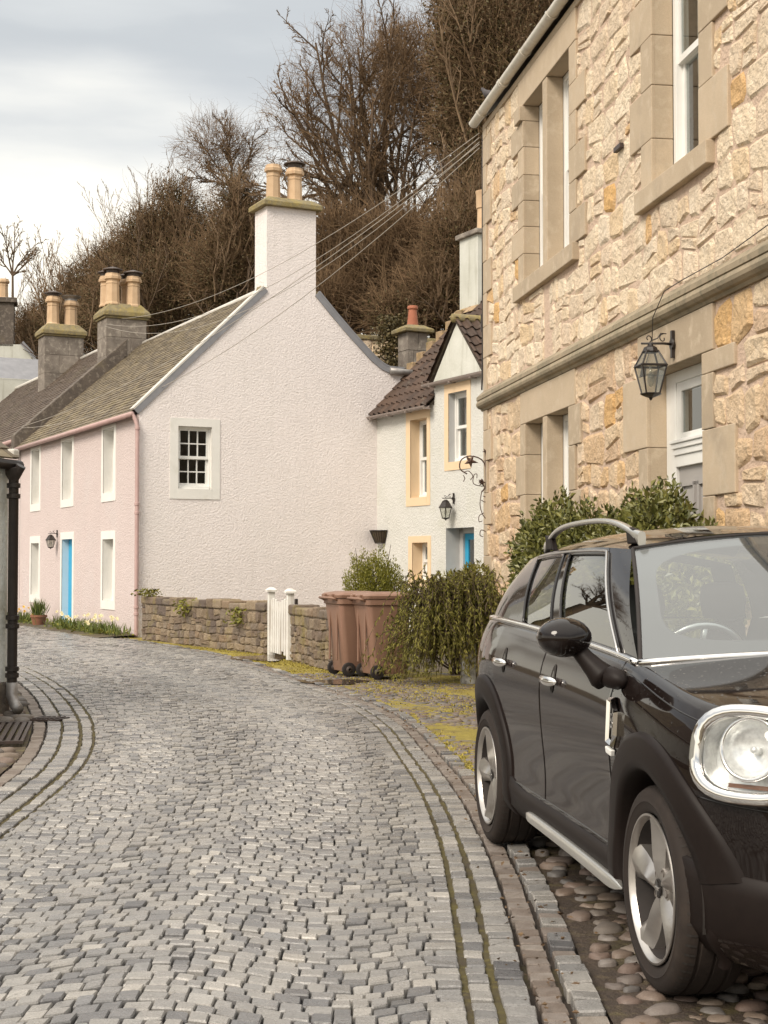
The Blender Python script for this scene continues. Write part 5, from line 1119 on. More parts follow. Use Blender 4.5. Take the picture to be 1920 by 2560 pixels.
names = ['daffodil clump nearest the pink house downpipe', 'dense pale daffodils under the lower right window', 'pale daffodil clump left of the lower right window', 'mixed daffodil leaves midway between window and blue door', 'low leafy clump just right of the blue door', 'leafy clump left of the blue door beside the pot', 'yellow daffodils under the lower left window', 'furthest leafy clump by the left end of the pink wall']
for i, (x, y, n, nf, fl) in enumerate(spots): daffodils(p2w(x, y, 0), n, (.12, .34), nf, names[i], 30 + i, fl)
pt = empty('plant_pot', p2w(-.45, 6.15, 0), 0, 'terracotta pot of tall grass left of the blue door', 'plant pot'); b = MB(); b.lathe([(.13, 0), (.18, .2), (.195, .2), (.195, .25), (.16, .25), (.14, .2)], 16); b.build('pot', 'terracotta', pt, smooth=True, auto=40)
g = np.random.default_rng(5); n = 130; V, F = leaf_mesh(np.stack([g.normal(0, .07, n), g.normal(0, .07, n), np.full(n, .2)], -1), np.stack([g.normal(0, .25, n), g.normal(0, .25, n), np.ones(n)], -1), g.uniform(.25, .48, n), .06, .1, g); mesh('foliage', V, F, 'daff_leaf', pt, rnd=np.repeat(g.random(n), 4))
bed = MB(); bed.add([p2w(-.95, -.1, .006), p2w(-.95, 10, .006), p2w(0, 10, .05), p2w(0, -.1, .05)], [(0, 3, 2, 1)]); tag(bed.build('flower_bed', 'earth'), 'earth flower bed along the foot of the pink front wall', 'flower bed', kind='structure')
# ------------------------------------------------------------------ overhead cables
def cable(a, b_, sag, r, mat, label, group=None):
    a, b_ = Vector(a), Vector(b_); m = MB(); m.tube([a.lerp(b_, t) - Vector((0, 0, sag * 4 * t * (1 - t))) for t in np.linspace(0, 1, 25)], r, 5)
    o = m.build('overhead_cable', mat, smooth=True); tag(o, label, 'cable', group or 'overhead cables from the stone house corner'); return o
pmat('cable_white', (.42, .38, .33), (.34, .31, .27), rough=.6)
A0 = s2w(-.05, -.06, 7.08)
c1p = Vector(P_at(268, 812, 38.6))
for i, (dz, sg, tgt, lb) in enumerate(((.10, .55, P_at(300, 797, 39.2), 'topmost pale cable from the stone corner to the many-potted chimney'), (.04, .85, P_at(266, 810, 38.7), 'second pale cable sagging to the many-potted chimney'), (-.02, 1.05, P_at(262, 815, 38.75), 'third pale cable sagging lowest to the many-potted chimney'))):
    cable(A0 + Vector((0, 0, dz)), tgt, sg, .0055, 'cable_white', lb)
cable(A0 + Vector((0, 0, -.05)), P_at(56, 1066, 36.9), .5, .006, 'cable_white', 'pale cable crossing the pink gable down to the stone skew'); cable(A0 + Vector((0, 0, -.1)), P_at(54, 1070, 36.9), .9, .006, 'cable_white', 'lowest pale cable crossing the slate roof to the skew foot')
pigeon = empty('pigeon', s2w(.72, -.10, 7.39), SRZ + R(200), 'dark grey pigeon perched behind the cream gutter', 'bird')
pmat('pigeon_grey', (.035, .03, .032), (.06, .05, .052), scale=9, rough=.7)
rings = []
for (x, z, w_, h_) in ((-.24, -.02, .012, .006), (-.19, .0, .03, .012), (-.12, .03, .045, .035), (-.03, .06, .06, .055), (.05, .09, .055, .055), (.10, .13, .036, .036), (.13, .165, .028, .028), (.155, .18, .026, .024), (.175, .178, .012, .010), (.20, .17, .003, .003)):
    rings.append([(x, w_ * math.cos(2 * math.pi * i / 12), z + h_ * math.sin(2 * math.pi * i / 12)) for i in range(12)])
V, F = loft(rings); mesh('body', V, F, 'pigeon_grey', pigeon, smooth=True)
# ------------------------------------------------------------------ trees on the hillside
pmat('bark', (.12, .08, .05), (.085, .056, .036), (.15, .105, .065), scale=2, rough=.95, bump=.4, bscale=12, bdist=.03)
pmat('twig_brown', None, (.8, .76, .7), rcols=[(.12, .074, .040), (.165, .103, .056), (.22, .145, .08), (.14, .09, .05)], scale=1.2, rough=.95)
pmat('pale_limb', (.22, .15, .09), (.16, .105, .062), scale=1.5, rough=.95)
pmat('ivy_leaf', None, (.8, .78, .7), rcols=[(.058, .046, .016), (.078, .060, .020), (.098, .074, .024), (.115, .078, .028), (.066, .053, .018)], scale=.8, rough=.6)
pmat('brown_leaf', None, (.8, .78, .7), rcols=[(.095, .060, .030), (.125, .080, .038), (.155, .10, .045), (.11, .076, .033), (.125, .088, .036)], scale=.8, rough=.75)
def grow(base, dir0, length, radius, g, levels, nchild, ratio=.62, wander=.16, droop=0.0, spread=.75, upb=.12, first=.25, segn=6):
    out = [[], [], [], [], []]
    stack = [(np.array(base, float), np.array(dir0, float), length, radius, 0)]
    while stack:
        p, d, ln, r, lv = stack.pop(); d = d / np.linalg.norm(d); ns = max(2, segn - lv); sl = ln / ns; r1 = r; nodes = []
        for i in range(ns):
            d = d + g.normal(0, wander * (1 + .25 * lv), 3) + np.array([0, 0, upb - droop * lv]); d /= np.linalg.norm(d); q = p + d * sl; ra = r1; r1 = r * (1 - .75 * (i + 1) / ns) + .004
            out[0].append(p); out[1].append(q); out[2].append(ra); out[3].append(r1); out[4].append(lv); nodes.append((p, q, d, r1)); p = q
        if lv + 1 < levels:
            k = nchild[lv]
            for c in range(k):
                t = first + (1 - first) * (c + g.random()) / k; i = min(ns - 1, int(t * ns)); a, b_, dd, rr_ = nodes[i]; f = t * ns - i
                pt_ = a + (b_ - a) * f; n = g.normal(size=3); n -= dd * n.dot(dd); n /= np.linalg.norm(n) + 1e-9
                s_ = g.uniform(.55, 1.15) * spread; stack.append((pt_, dd * math.cos(s_) + n * math.sin(s_), ln * ratio * g.uniform(.65, 1.15) * (1 - .35 * t), max(rr_ * .75, .006), lv + 1))
    return [np.array(x) for x in out]
def tree_from(name, base, parts, g, label, split=2, twig_min=.009, cat='tree', group=None, ivy=None, mats=('bark', 'twig_brown')):
    """parts: list of grow() outputs in world coordinates"""
    e = empty(name, base, 0, label, cat, group); o = np.array(base)
    A = [np.concatenate([p[i] for p in parts]) for i in range(5)]; big = A[4] < split
    V, F = segs_to_mesh(A[0][big] - o, A[1][big] - o, A[2][big], A[3][big], 6); mesh('trunk', V, F, mats[0], e, smooth=True)
    t = ~big; V, F = segs_to_mesh(A[0][t] - o, A[1][t] - o, np.maximum(A[2][t], twig_min), np.maximum(A[3][t], twig_min * .7), 3); mesh('crown', V, F, mats[1], e, rnd=np.repeat(g.random(t.sum()), 6))
    if ivy: ivy(e, o, A)
    return e
def leaf_cloud(e, o, blobs, n, size, mat, g, name='foliage', width=.7, shell=.5):
    B_ = np.array(blobs); vol = B_[:, 3] * B_[:, 4] * B_[:, 5]; pk = B_[g.choice(len(B_), n, p=vol / vol.sum())]
    d = g.normal(size=(n, 3)); d /= np.linalg.norm(d, axis=1, keepdims=True); r = g.random(n) ** shell
    # clumps: pull points towards random clump centres on each blob
    cl = g.normal(size=(max(8, n // 120), 3)); cl /= np.linalg.norm(cl, axis=1, keepdims=True); ci = g.integers(0, len(cl), n); m = g.random(n) < .65
    d = np.where(m[:, None], cl[ci] + g.normal(0, .13, (n, 3)), d)
    P = pk[:, :3] + d * r[:, None] * pk[:, 3:6] + g.normal(0, .13, (n, 3)) * pk[:, 3:6] - o; D = d * .5 + g.normal(0, .8, (n, 3))
    V, F = leaf_mesh(P, D, g.uniform(size[0], size[1], n), width, .3, g); mesh(name, V, F, mat, e, rnd=np.repeat(g.random(n), 4))
def twig_cloud(e, o, blobs, n, ln, r, mat, g, name='twigs', bias=(0, 0, .25), shell=.5, chain=3):
    B_ = np.array(blobs); vol = B_[:, 3] * B_[:, 4] * B_[:, 5]; pk = B_[g.choice(len(B_), n, p=vol / vol.sum())]
    d = g.normal(size=(n, 3)); d /= np.linalg.norm(d, axis=1, keepdims=True); P = pk[:, :3] + d * (g.random(n) ** shell)[:, None] * pk[:, 3:6] - o
    D = d * .6 + g.normal(0, .45, (n, 3)) + np.array(bias); D /= np.linalg.norm(D, axis=1, keepdims=True); S0, S1, R0, R1 = [], [], [], []
    L_ = g.uniform(ln[0], ln[1], n)
    for c in range(chain):
        Q = P + D * (L_ / chain)[:, None]; S0.append(P); S1.append(Q); R0.append(np.full(n, r * (1 - .8 * c / chain))); R1.append(np.full(n, r * (1 - .8 * (c + 1) / chain))); P = Q; D = D + g.normal(0, .4, (n, 3)); D /= np.linalg.norm(D, axis=1, keepdims=True)
    V, F = segs_to_mesh(np.concatenate(S0), np.concatenate(S1), np.concatenate(R0), np.concatenate(R1), 3); mesh(name, V, F, mat, e, rnd=np.repeat(np.tile(g.random(n), chain), 6))
def bl(u, v, Y, ru, rv, dy=None):
    p = P_at(u, v, Y); k = Y / 3730; return (p.x, p.y, p.z, ru * k, dy or ru * k * .8, rv * k)
def gz(x, y): return float(hill_z(np.array(x), np.array(y))) - .1
g = np.random.default_rng(101)
# big bare tree leaning out to the left, above the pink chimney
def px_dir(u0, v0, u1, v1, Y, dy=0): a, b_ = P_at(u0, v0, Y), P_at(u1, v1, Y); d = b_ - a; return np.array([d.x, d.y + dy, d.z]), d.length
Yb = 47; b0 = P_at(1010, 800, Yb); base = (b0.x, Yb, gz(b0.x, Yb)); fork = np.array(P_at(960, 690, Yb)); parts = []
n_ = 6; tr = [np.array(base) + (fork - np.array(base)) * i / n_ + np.array([g.normal(0, .05), 0, 0]) for i in range(n_ + 1)]
parts.append([np.array(tr[:-1]), np.array(tr[1:]), np.linspace(.42, .33, n_), np.linspace(.40, .31, n_), np.zeros(n_)])
for (u, v, rad, dy) in ((665, 400, .12, -1.0), (650, 300, .08, .4), (720, 200, .11, .6), (790, 120, .10, -.8), (850, 60, .12, -.5), (925, 20, .11, 1.0), (1000, 20, .12, -1.0), (1070, 80, .10, .8), (1130, 200, .10, -.6), (770, 470, .08, -1.2), (1080, 400, .08, 1.0), (880, 250, .09, -2), (960, 180, .09, 1.6), (700, 330, .09, 1.2), (820, 300, .08, 1.5)):
    d, ln = px_dir(960, 690, u, v, Yb, dy); parts.append(grow(fork, d, ln * .93, rad, g, 5, (10, 7, 5, 4), .40, .085, 0.0, .62, .015, .20, 9))
bt = tree_from('bare_tree', base, parts, g, 'large bare tree fanning out behind the pink gable chimney', 2, .0065)
BT_BASE = base; twig_cloud(bt, np.array(base), [bl(740, 330, Yb, 90, 150), bl(830, 220, Yb, 110, 150), bl(930, 170, Yb, 110, 150), bl(1030, 200, Yb, 110, 150), bl(900, 400, Yb, 160, 130)], 5000, (.5, 1.3), .0065, 'twig_brown', g, chain=4)
# second bare tree behind, at left of the chimney
Yb = 62; b0 = P_at(575, 640, Yb); base = (b0.x, Yb, gz(b0.x, Yb)); parts = [grow(base, (0, 0, 1), float(P_at(575, 470, Yb).z - base[2]), .3, g, 1, (), .5, .05, upb=.1)]
top = np.array(parts[0][1][-1])
for (u, v) in ((470, 400), (500, 340), (545, 310), (590, 320), (640, 350), (450, 440), (620, 420)):
    d, ln = px_dir(575, 480, u, v, Yb, g.normal(0, .6)); parts.append(grow(top, d, ln * .95, .042, g, 5, (10, 7, 5, 3), .42, .09, 0, .62, .015, .2, 8))
t2 = tree_from('bare_tree', base, parts, g, 'bare tree rising between the dark evergreens left of the gable chimney', 2, .008)
twig_cloud(t2, np.array(base), [bl(540, 370, Yb, 95, 80), bl(600, 390, Yb, 60, 70)], 1500, (.5, 1.3), .0075, 'twig_brown', g, chain=4)
# small far bare tree at the left edge
Yb = 82; b0 = P_at(25, 800, Yb); base = (b0.x, Yb, 0); parts = [grow(base, (0, 0, 1), float(P_at(25, 690, Yb).z), .22, g, 1, (), .5, .03, upb=.1)]; top = np.array(parts[0][1][-1])
for (u, v) in ((-30, 640), (0, 600), (35, 590), (70, 620), (85, 660), (60, 700)):
    d, ln = px_dir(25, 720, u, v, Yb, g.normal(0, .5)); parts.append(grow(top, d, ln, .05, g, 5, (8, 6, 4, 3), .42, .10, 0, .65, .015, .2, 7))
tree_from('bare_tree', base, parts, g, 'small far bare tree above the white gable at the left edge', 2, .010)
far = copy_tree(bt); far.location = (-20.5, 60, 0); far['label'] = 'bare tree across the road, seen mirrored in the car side windows'
# ivy-clad and evergreen masses
def ivy_tree(u, v, Y, blobs, nl, nt, label, seed, leaf='ivy_leaf', size=(.05, .10), tw=(.3, .9), tr_=.011, mix=.35, bias=(0, 0, .3), limbs=6):
    g = np.random.default_rng(seed); c = P_at(u, v, Y); base = (c.x, Y, gz(c.x, Y)); e = empty('ivy_tree', base, 0, label, 'tree'); o = np.array(base); B_ = [bl(*b_) for b_ in blobs]
    top = max(b_[2] for b_ in B_); parts = []
    for i in range(limbs):
        t = B_[i % len(B_)]; d = np.array(t[:3]) + np.array([g.normal(0, .3) * t[3], 0, g.normal(.3, .3) * t[5]]) - o; parts.append(grow(base, d, np.linalg.norm(d) * .84, .14, g, 3, (7, 5), .36, .08, 0, .7, .03, .35, 8))
    A = [np.concatenate([p[i] for p in parts]) for i in range(5)]; V, F = segs_to_mesh(A[0] - o, A[1] - o, np.maximum(A[2], .012), np.maximum(A[3], .01), 5); mesh('trunk', V, F, 'bark', e, smooth=True)
    leaf_cloud(e, o, B_, int(nl * 1.7), size, leaf, g); 
    if mix: leaf_cloud(e, o, B_, int(nl * mix * 1.7), size, 'brown_leaf', g, 'brown_foliage')
    twig_cloud(e, o, B_, nt, tw, tr_, 'twig_brown', g, bias=bias)
    twig_cloud(e, o, B_, nt // 5, (.7, 1.9), .009, 'twig_brown', g, name='outer_twigs', bias=(0, 0, .8), shell=.16, chain=4)
    st_ = []
    for i in range(18):
        t = B_[g.integers(0, len(B_))]; p0 = np.array([t[0] + g.normal(0, .5) * t[3], t[1] - t[4] * g.uniform(.6, 1.05), t[2] - t[5] * g.uniform(.5, 1.0)])
        st_.append(grow(p0, (g.normal(0, .25), g.normal(0, .1), 1), t[5] * g.uniform(1.0, 1.7), .035, g, 3, (7, 4), .42, .07, 0, .6, .03, .2, 8))
    A = [np.concatenate([p[i] for p in st_]) for i in range(5)]; V, F = segs_to_mesh(A[0] - o, A[1] - o, np.maximum(A[2], .009), np.maximum(A[3], .007), 4); mesh('limbs', V, F, 'pale_limb', e); return e
ivy_tree(420, 800, 56, [(430, 560, 56, 75, 110), (400, 660, 56, 120, 120), (350, 760, 55, 150, 110), (470, 740, 55, 130, 130), (445, 500, 56, 45, 60), (370, 590, 56, 80, 70), (500, 590, 56, 85, 80), (310, 660, 56, 70, 60)], 30000, 11000, 'dark conical ivy-covered tree with its top left of the gable chimney', 201)
ivy_tree(590, 800, 53, [(590, 490, 53, 50, 60), (600, 590, 53, 80, 80), (580, 700, 53, 110, 110), (625, 540, 53, 45, 45)], 15000, 5500, 'dark evergreen close against the left side of the gable chimney', 202)
ivy_tree(240, 860, 60, [(240, 720, 60, 90, 80), (190, 780, 60, 90, 80), (290, 660, 60, 60, 60), (260, 820, 59, 130, 80), (130, 830, 60, 70, 55)], 14000, 6500, 'brown ivy-covered tree behind the two-pot chimney', 203, mix=.6)
ivy_tree(90, 900, 66, [(85, 820, 66, 50, 60), (110, 860, 66, 70, 50), (60, 870, 66, 40, 45)], 5000, 2500, 'low dark tree left of the two-pot chimney', 204)
# right-hand wood: dense brown twiggy trees
ivy_tree(1200, 760, 45, [(1200, 120, 45, 120, 150), (1260, 260, 45, 150, 200), (1150, 330, 45, 75, 120), (1300, 80, 46, 150, 170), (1190, 480, 44, 75, 160), (1120, 150, 46, 45, 90), (1180, 20, 46, 110, 60)], 30000, 17000, 'tall dense ivy-wrapped tree rising behind the stone house gutter', 205, mix=.7, tw=(.3, .9), size=(.06, .13))
ivy_tree(1130, 780, 41, [(1140, 640, 41, 80, 120), (1100, 740, 41, 90, 90), (1010, 790, 41, 90, 60), (1180, 560, 42, 60, 110)], 13000, 7000, 'ivy-covered thicket tree above the white cottage roof', 206, mix=.4, size=(.05, .11))
ivy_tree(880, 800, 43, [(880, 760, 43, 90, 70), (930, 690, 43, 100, 80), (820, 770, 42, 70, 70), (790, 660, 43, 60, 70), (850, 590, 43, 60, 60), (770, 740, 43, 40, 60), (990, 620, 43, 90, 80), (1030, 700, 43, 90, 90)], 11000, 15000, 'tangled brown thicket between the gable chimney and the cottage roof', 207, leaf='brown_leaf', mix=.0, tw=(.35, 1.0), size=(.05, .10))
ivy_tree(960, 760, 50, [(1010, 190, 50, 80, 130), (1075, 300, 50, 60, 140), (950, 600, 50, 110, 40)], 2500, 3000, 'slender twiggy tree crowded behind the large bare tree', 208, leaf='brown_leaf', mix=.0, tw=(.4, 1.1), tr_=.009, size=(.05, .10))
# bare saplings along the left skyline
def sapling(u, v0, v1, Y, seed, label):
    g = np.random.default_rng(seed); c = P_at(u, v0, Y); h = P_at(u, v1, Y).z; base = (c.x, Y, gz(c.x, Y)); parts = []
    for i in range(4): parts.append(grow(base, (g.normal(0, .13), g.normal(0, .1), 1), (h - base[2]) * g.uniform(.8, .95), .05, g, 4, (16, 7, 4), .26, .045, 0, .55, .05, .5, 10))
    tree_from('sapling', base, parts, g, label, 1, .008, 'tree', 'bare saplings along the left skyline', mats=('twig_brown', 'twig_brown'))
for i, (u, v1, Y, lb) in enumerate(((160, 610, 64, 'leftmost pale bare sapling standing up on the left skyline'), (225, 540, 63, 'bare sapling left of the conical dark tree, second from the left'), (310, 455, 62, 'tall bare sapling just left of the conical dark tree top'), (110, 690, 70, 'low bare sapling beside the dark tree near the left edge'))): sapling(u, 800, v1, Y, 300 + i, lb)
# retaining wall with ivy on the slope behind the cottage
rw = empty('retaining_wall', (-.75, 37.2, 0), R(20), 'pale rubble retaining wall with ivy behind the pink gable', 'wall'); gg = random.Random(9)
box('core', 'mortar', rw, 0, 2.6, 0, .5, 0, 7.05)
put_stones(rubble(0, 2.6, 5.0, 7.05, gg, (.2, .34), (.25, .55), (), .2, .012, .03, (.2, .45)), gg, rw, 'rubble_stone', 'stone', None, 300, .014, .02)
box('coping', 'mossy_cap', rw, -.05, 2.65, -.06, .56, 7.05, 7.17, bevel=.02)
iv = empty('ivy', P_at(985, 860, 36.6), 0, 'dark ivy hanging beside the grey block chimney', 'climber'); g5 = np.random.default_rng(8); n = 2600
P = np.stack([g5.normal(0, .22, n), g5.normal(.25, .12, n), g5.uniform(-.8, .75, n)], -1); V, F = leaf_mesh(P, g5.normal(0, 1, (n, 3)) + np.array([0, -.5, -.4]), g5.uniform(.05, .10, n), .8, .3, g5); mesh('foliage', V, F, 'ivy_leaf', iv, rnd=np.repeat(g5.random(n), 4))
# ------------------------------------------------------------------ parked car
pmat('car_paint', (.009, .006, .0052), (.010, .0068, .006), scale=2, rough=.04, spec=.5, ior=1.42, coord='obj', drops=.3)
pmat('door_paint', (.012, .0072, .006), (.014, .0082, .007), scale=2, rough=.075, spec=.5, ior=1.28, coord='obj')
pmat('car_black', (.010, .008, .0075), rough=.04, spec=.5, coord='obj')
pmat('car_plastic', (.012, .0078, .0066), (.0095, .0062, .0054), scale=30, rough=.5, spec=.3, ior=1.35, coord='obj', bump=.05, bscale=300, bdist=.001)
pmat('chrome', (.80, .78, .76), (.78, .76, .74), rough=.08, metal=1.0, coord='obj')
pmat('satin_silver', (.56, .545, .53), (.50, .485, .47), scale=8, rough=.28, metal=1.0, coord='obj')
pmat('silver_trim', (.60, .585, .55), (.54, .525, .49), rough=.28, metal=.85, coord='obj')
pmat('alloy', (.52, .49, .46), (.44, .41, .385), scale=14, rough=.30, metal=.9, coord='obj', stain=(.22, .18, .15), stain_scale=7, stain_amt=.15)
pmat('tyre', (.014, .0095, .0078), (.022, .0145, .011), scale=7, rough=.8, coord='obj', bump=.3, bscale=60, bdist=.003, stain=(.038, .027, .02), stain_scale=5, stain_amt=.35)
pmat('seat_cloth', (.10, .10, .10), (.08, .08, .08), rough=.9, coord='obj')
pmat('brake', (.09, .075, .065), rough=.6, coord='obj')
pmat('amber', (.13, .065, .04), (.10, .05, .03), rough=.2, coord='obj')
pmat('lamp_reflector', (.85, .85, .83), (.6, .6, .58), scale=60, rough=.22, metal=.45, coord='obj', bump=.25, bscale=45, bdist=.004)
glass_mat('car_glass', (.34, .36, .35), ior=2.0)
glass_mat('screen_glass', (.72, .78, .78), ior=2.2, film=.06)
glass_mat('lens_glass', (.93, .94, .95), ior=1.5)
CX, CY, CYAW = 1.566, 6.393, R(-82.3)
car = empty('parked_car', (CX, CY, 0), CYAW, 'glossy black compact car with silver alloy wheels and roof rails parked at right', 'car')
plan = [(-2.14, 0.001), (-2.13, .20), (-2.10, .42), (-2.03, .60), (-1.92, .74), (-1.78, .825), (-1.6, .868), (-1.35, .888), (-1.0, .886), (-.5, .878), (0, .875), (.5, .878), (1.0, .888), (1.35, .893), (1.55, .885), (1.70, .858), (1.82, .795), (1.93, .685), (2.03, .52), (2.10, .34), (2.145, .16), (2.155, 0.001)]
ST = catmull(np.array(plan), np.linspace(0, len(plan) - 1, 150))
def tab(pts): a = np.array(pts, float); return lambda x: np.interp(x, a[:, 0], a[:, 1])
def smt(pts, n=400, sm=14):
    a = np.array(sorted(pts), float); q = catmull(a, np.linspace(0, len(a) - 1, n)); xs_ = np.linspace(q[0, 0], q[-1, 0], 600); ys_ = np.interp(xs_, q[:, 0], q[:, 1]); kr_ = np.exp(-.5 * (np.arange(-45, 46) / sm) ** 2); kr_ /= kr_.sum()
    ys_ = np.convolve(np.pad(ys_, 45, mode='reflect', reflect_type='odd'), kr_, 'valid'); return lambda x: np.interp(x, xs_, ys_)
Wx = smt([(p[0], p[1]) for p in plan], sm=3)
Tx = smt([(-2.2, 1.02), (-2.0, 1.06), (-1.6, 1.12), (-1.0, 1.115), (-.4, 1.10), (.3, 1.08), (.95, 1.052), (1.2, 1.02), (1.5, .982), (1.75, .955), (1.95, .925), (2.1, .88), (2.2, .82)])
Aw = smt([(.0, .90), (.06, .955), (.12, .972), (.22, .972), (.30, .970), (.42, .978), (.55, .992), (.68, 1.0), (.78, 1.0), (.85, .988), (.91, .968), (.96, .945), (1.0, .918)])
def body_y(x, z): t = np.clip((z - .2) / (Tx(x) - .2), 0, 1); return Wx(x) * Aw(t)
def bx(x): return float(Wx(x) * Aw(1.0))      # belt half-width
# body shell: stations along the plan curve x a section from sill to centre line
tl = np.concatenate([np.linspace(0, .75, 26), np.linspace(.78, 1.0, 11)])
rows = []
for (x, w) in ST:
    T = float(Tx(x)); hood = np.clip((x - .75) / .25, 0, 1); yb = w * float(Aw(1.0)); crn = .085 * hood
    pts = [(w * float(Aw(t)), .2 + (T - .2) * t) for t in tl]
    for f in (.965, .92, .85, .75, .62, .48, .32, .16, 0.0):
        pts.append((yb * f, T + crn * (1 - f ** 1.7) + (0 if hood else -.004)))
    rows.append([(x - .07 * np.clip((x - 1.9) / .25, 0, 1) * np.clip((p[1] - .62) / .3, 0, 1), p[0], p[1]) for p in pts])
G = np.array(rows); ns, nv = G.shape[:2]
def arch_mask(P, r=.40):
    m = np.zeros(P.shape[:-1], bool)
    for cx in (1.335, -1.335): m |= (np.hypot(P[..., 0] - cx, P[..., 2] - .335) < r)
    return m
FQ = grid_faces(ns, nv); cen = G.reshape(-1, 3)[FQ].mean(1)
side = cen[:, 2] < Tx(cen[:, 0]) * .985
cut = arch_mask(cen, .43) & (np.abs(cen[:, 1]) > .45)
rear_lim = -.93 + .28 * np.clip((cen[:, 2] - .5) / .5, 0, 1) * 0
def door_sel(c):
    z0 = .385; s_ = side & ~cut & (c[:, 2] > z0) & (c[:, 2] < Tx(c[:, 0]) - .004)
    rr_ = np.hypot(c[:, 0] + 1.335, c[:, 2] - .335) > .52
    return s_ & (c[:, 0] > -.20) & (c[:, 0] < .885), s_ & (c[:, 0] <= -.20) & (c[:, 0] > -1.12) & rr_
df_, dr_ = door_sel(cen); bodyf = ~cut & ~df_ & ~dr_
hoodf = bodyf & (~side) & (cen[:, 0] > .98) & (cen[:, 0] < 2.02)
bodyf &= ~hoodf
HC = Vector((1.862, .735, .835)); HN = Vector((.66, .72, .20)).normalized(); HT = Vector((-HN.y, HN.x, 0)).normalized(); HU = HN.cross(HT); HU = HU if HU.z > 0 else -HU
rel_ = cen - np.array(HC); ha, hb_ = rel_ @ np.array(HT), rel_ @ np.array(HU)
hl_cut = ((np.abs(ha) / .185) ** 2.7 + (np.abs(hb_) / .132) ** 2.7 < 1) & (cen[:, 0] > 1.5); bodyf &= ~hl_cut; hoodf &= ~hl_cut
def sub(name, sel, mat, sgn, parent=None):
    V = G.reshape(-1, 3).copy(); V[:, 1] *= sgn; f = FQ[sel]; 
    if sgn < 0: f = f[:, ::-1]
    used = np.unique(f); mp_ = -np.ones(len(V), int); mp_[used] = np.arange(len(used))
    return mesh(name, V[used], mp_[f], mat, parent or car, smooth=True)
# one continuous shell for both halves, doors and bonnet as their own panels
def both(name, sel, mat):
    V = G.reshape(-1, 3); V2 = V * np.array([1, -1, 1]); f = FQ[sel]; f2 = f[:, ::-1] + len(V); A_ = np.concatenate([V, V2]); FF = np.concatenate([f, f2]); used = np.unique(FF); mp_ = -np.ones(len(A_), int); mp_[used] = np.arange(len(used))
    o = mesh(name, A_[used], mp_[FF], mat, car, smooth=True)
    import bmesh
    bm = bmesh.new(); bm.from_mesh(o.data); bmesh.ops.remove_doubles(bm, verts=bm.verts, dist=.0006); bm.to_mesh(o.data); bm.free(); o.data.polygons.foreach_set('use_smooth', np.ones(len(o.data.polygons), bool)); return o
both('body', bodyf, 'car_paint'); both('bonnet', hoodf, 'car_paint')
doors = []
for sgn in (-1, 1):
    for (sel, x) in ((df_, .02), (dr_, -.89)):
        d = sub('door', sel, 'door_paint', sgn); doors.append(d); y = sgn * (float(body_y(x, .92)) + .0); nz_ = .925 if x > -.5 else .945
        V = [(x + .034 * math.cos(a), sgn * (float(body_y(x + .034 * math.cos(a), nz_ + .06 * math.sin(a))) + .0025), nz_ + .06 * math.sin(a)) for a in np.linspace(0, 2 * math.pi, 25)[:-1]]; mesh('handle_recess', V, [tuple(range(24))], 'dark_room', d)
        V, F = loft([[(x + q, y + sgn * (.030 + k_ + h * .016 * math.cos(2 * math.pi * i / 12)), nz_ - .008 + h * .021 * math.sin(2 * math.pi * i / 12)) for i in range(12)] for q, h, k_ in ((-.105, .15, -.018), (-.098, .6, -.012), (-.07, .95, -.002), (0, 1, .003), (.07, .95, -.002), (.098, .6, -.012), (.105, .15, -.018))]); mesh('handle', V, F, 'chrome', d, smooth=True)
# panel gaps
def gap(name, pts, r=.0028, mat='car_black', off=.0005):
    for sgn in (-1, 1):
        b = MB(); b.tube([(p[0], sgn * (float(body_y(p[0], p[1])) + off), p[1]) for p in pts], r, 5); b.build(name, mat, car, smooth=True)
gap('panel_gap', [(.885, z) for z in np.linspace(.39, 1.05, 16)]); gap('panel_gap', [(-.20, z) for z in np.linspace(.39, 1.09, 16)]); gap('panel_gap', [(x, .386) for x in np.linspace(-.84, .885, 20)])
gap('panel_gap', [(x, .705 - .10 * (x - 1.62)) for x in np.linspace(1.72, 2.08, 16)], .0035)
gap('bonnet_gap', [(x, float(Tx(x)) - .03 - .02 * (x - .95)) for x in np.linspace(.93, 1.70, 20)], .003)
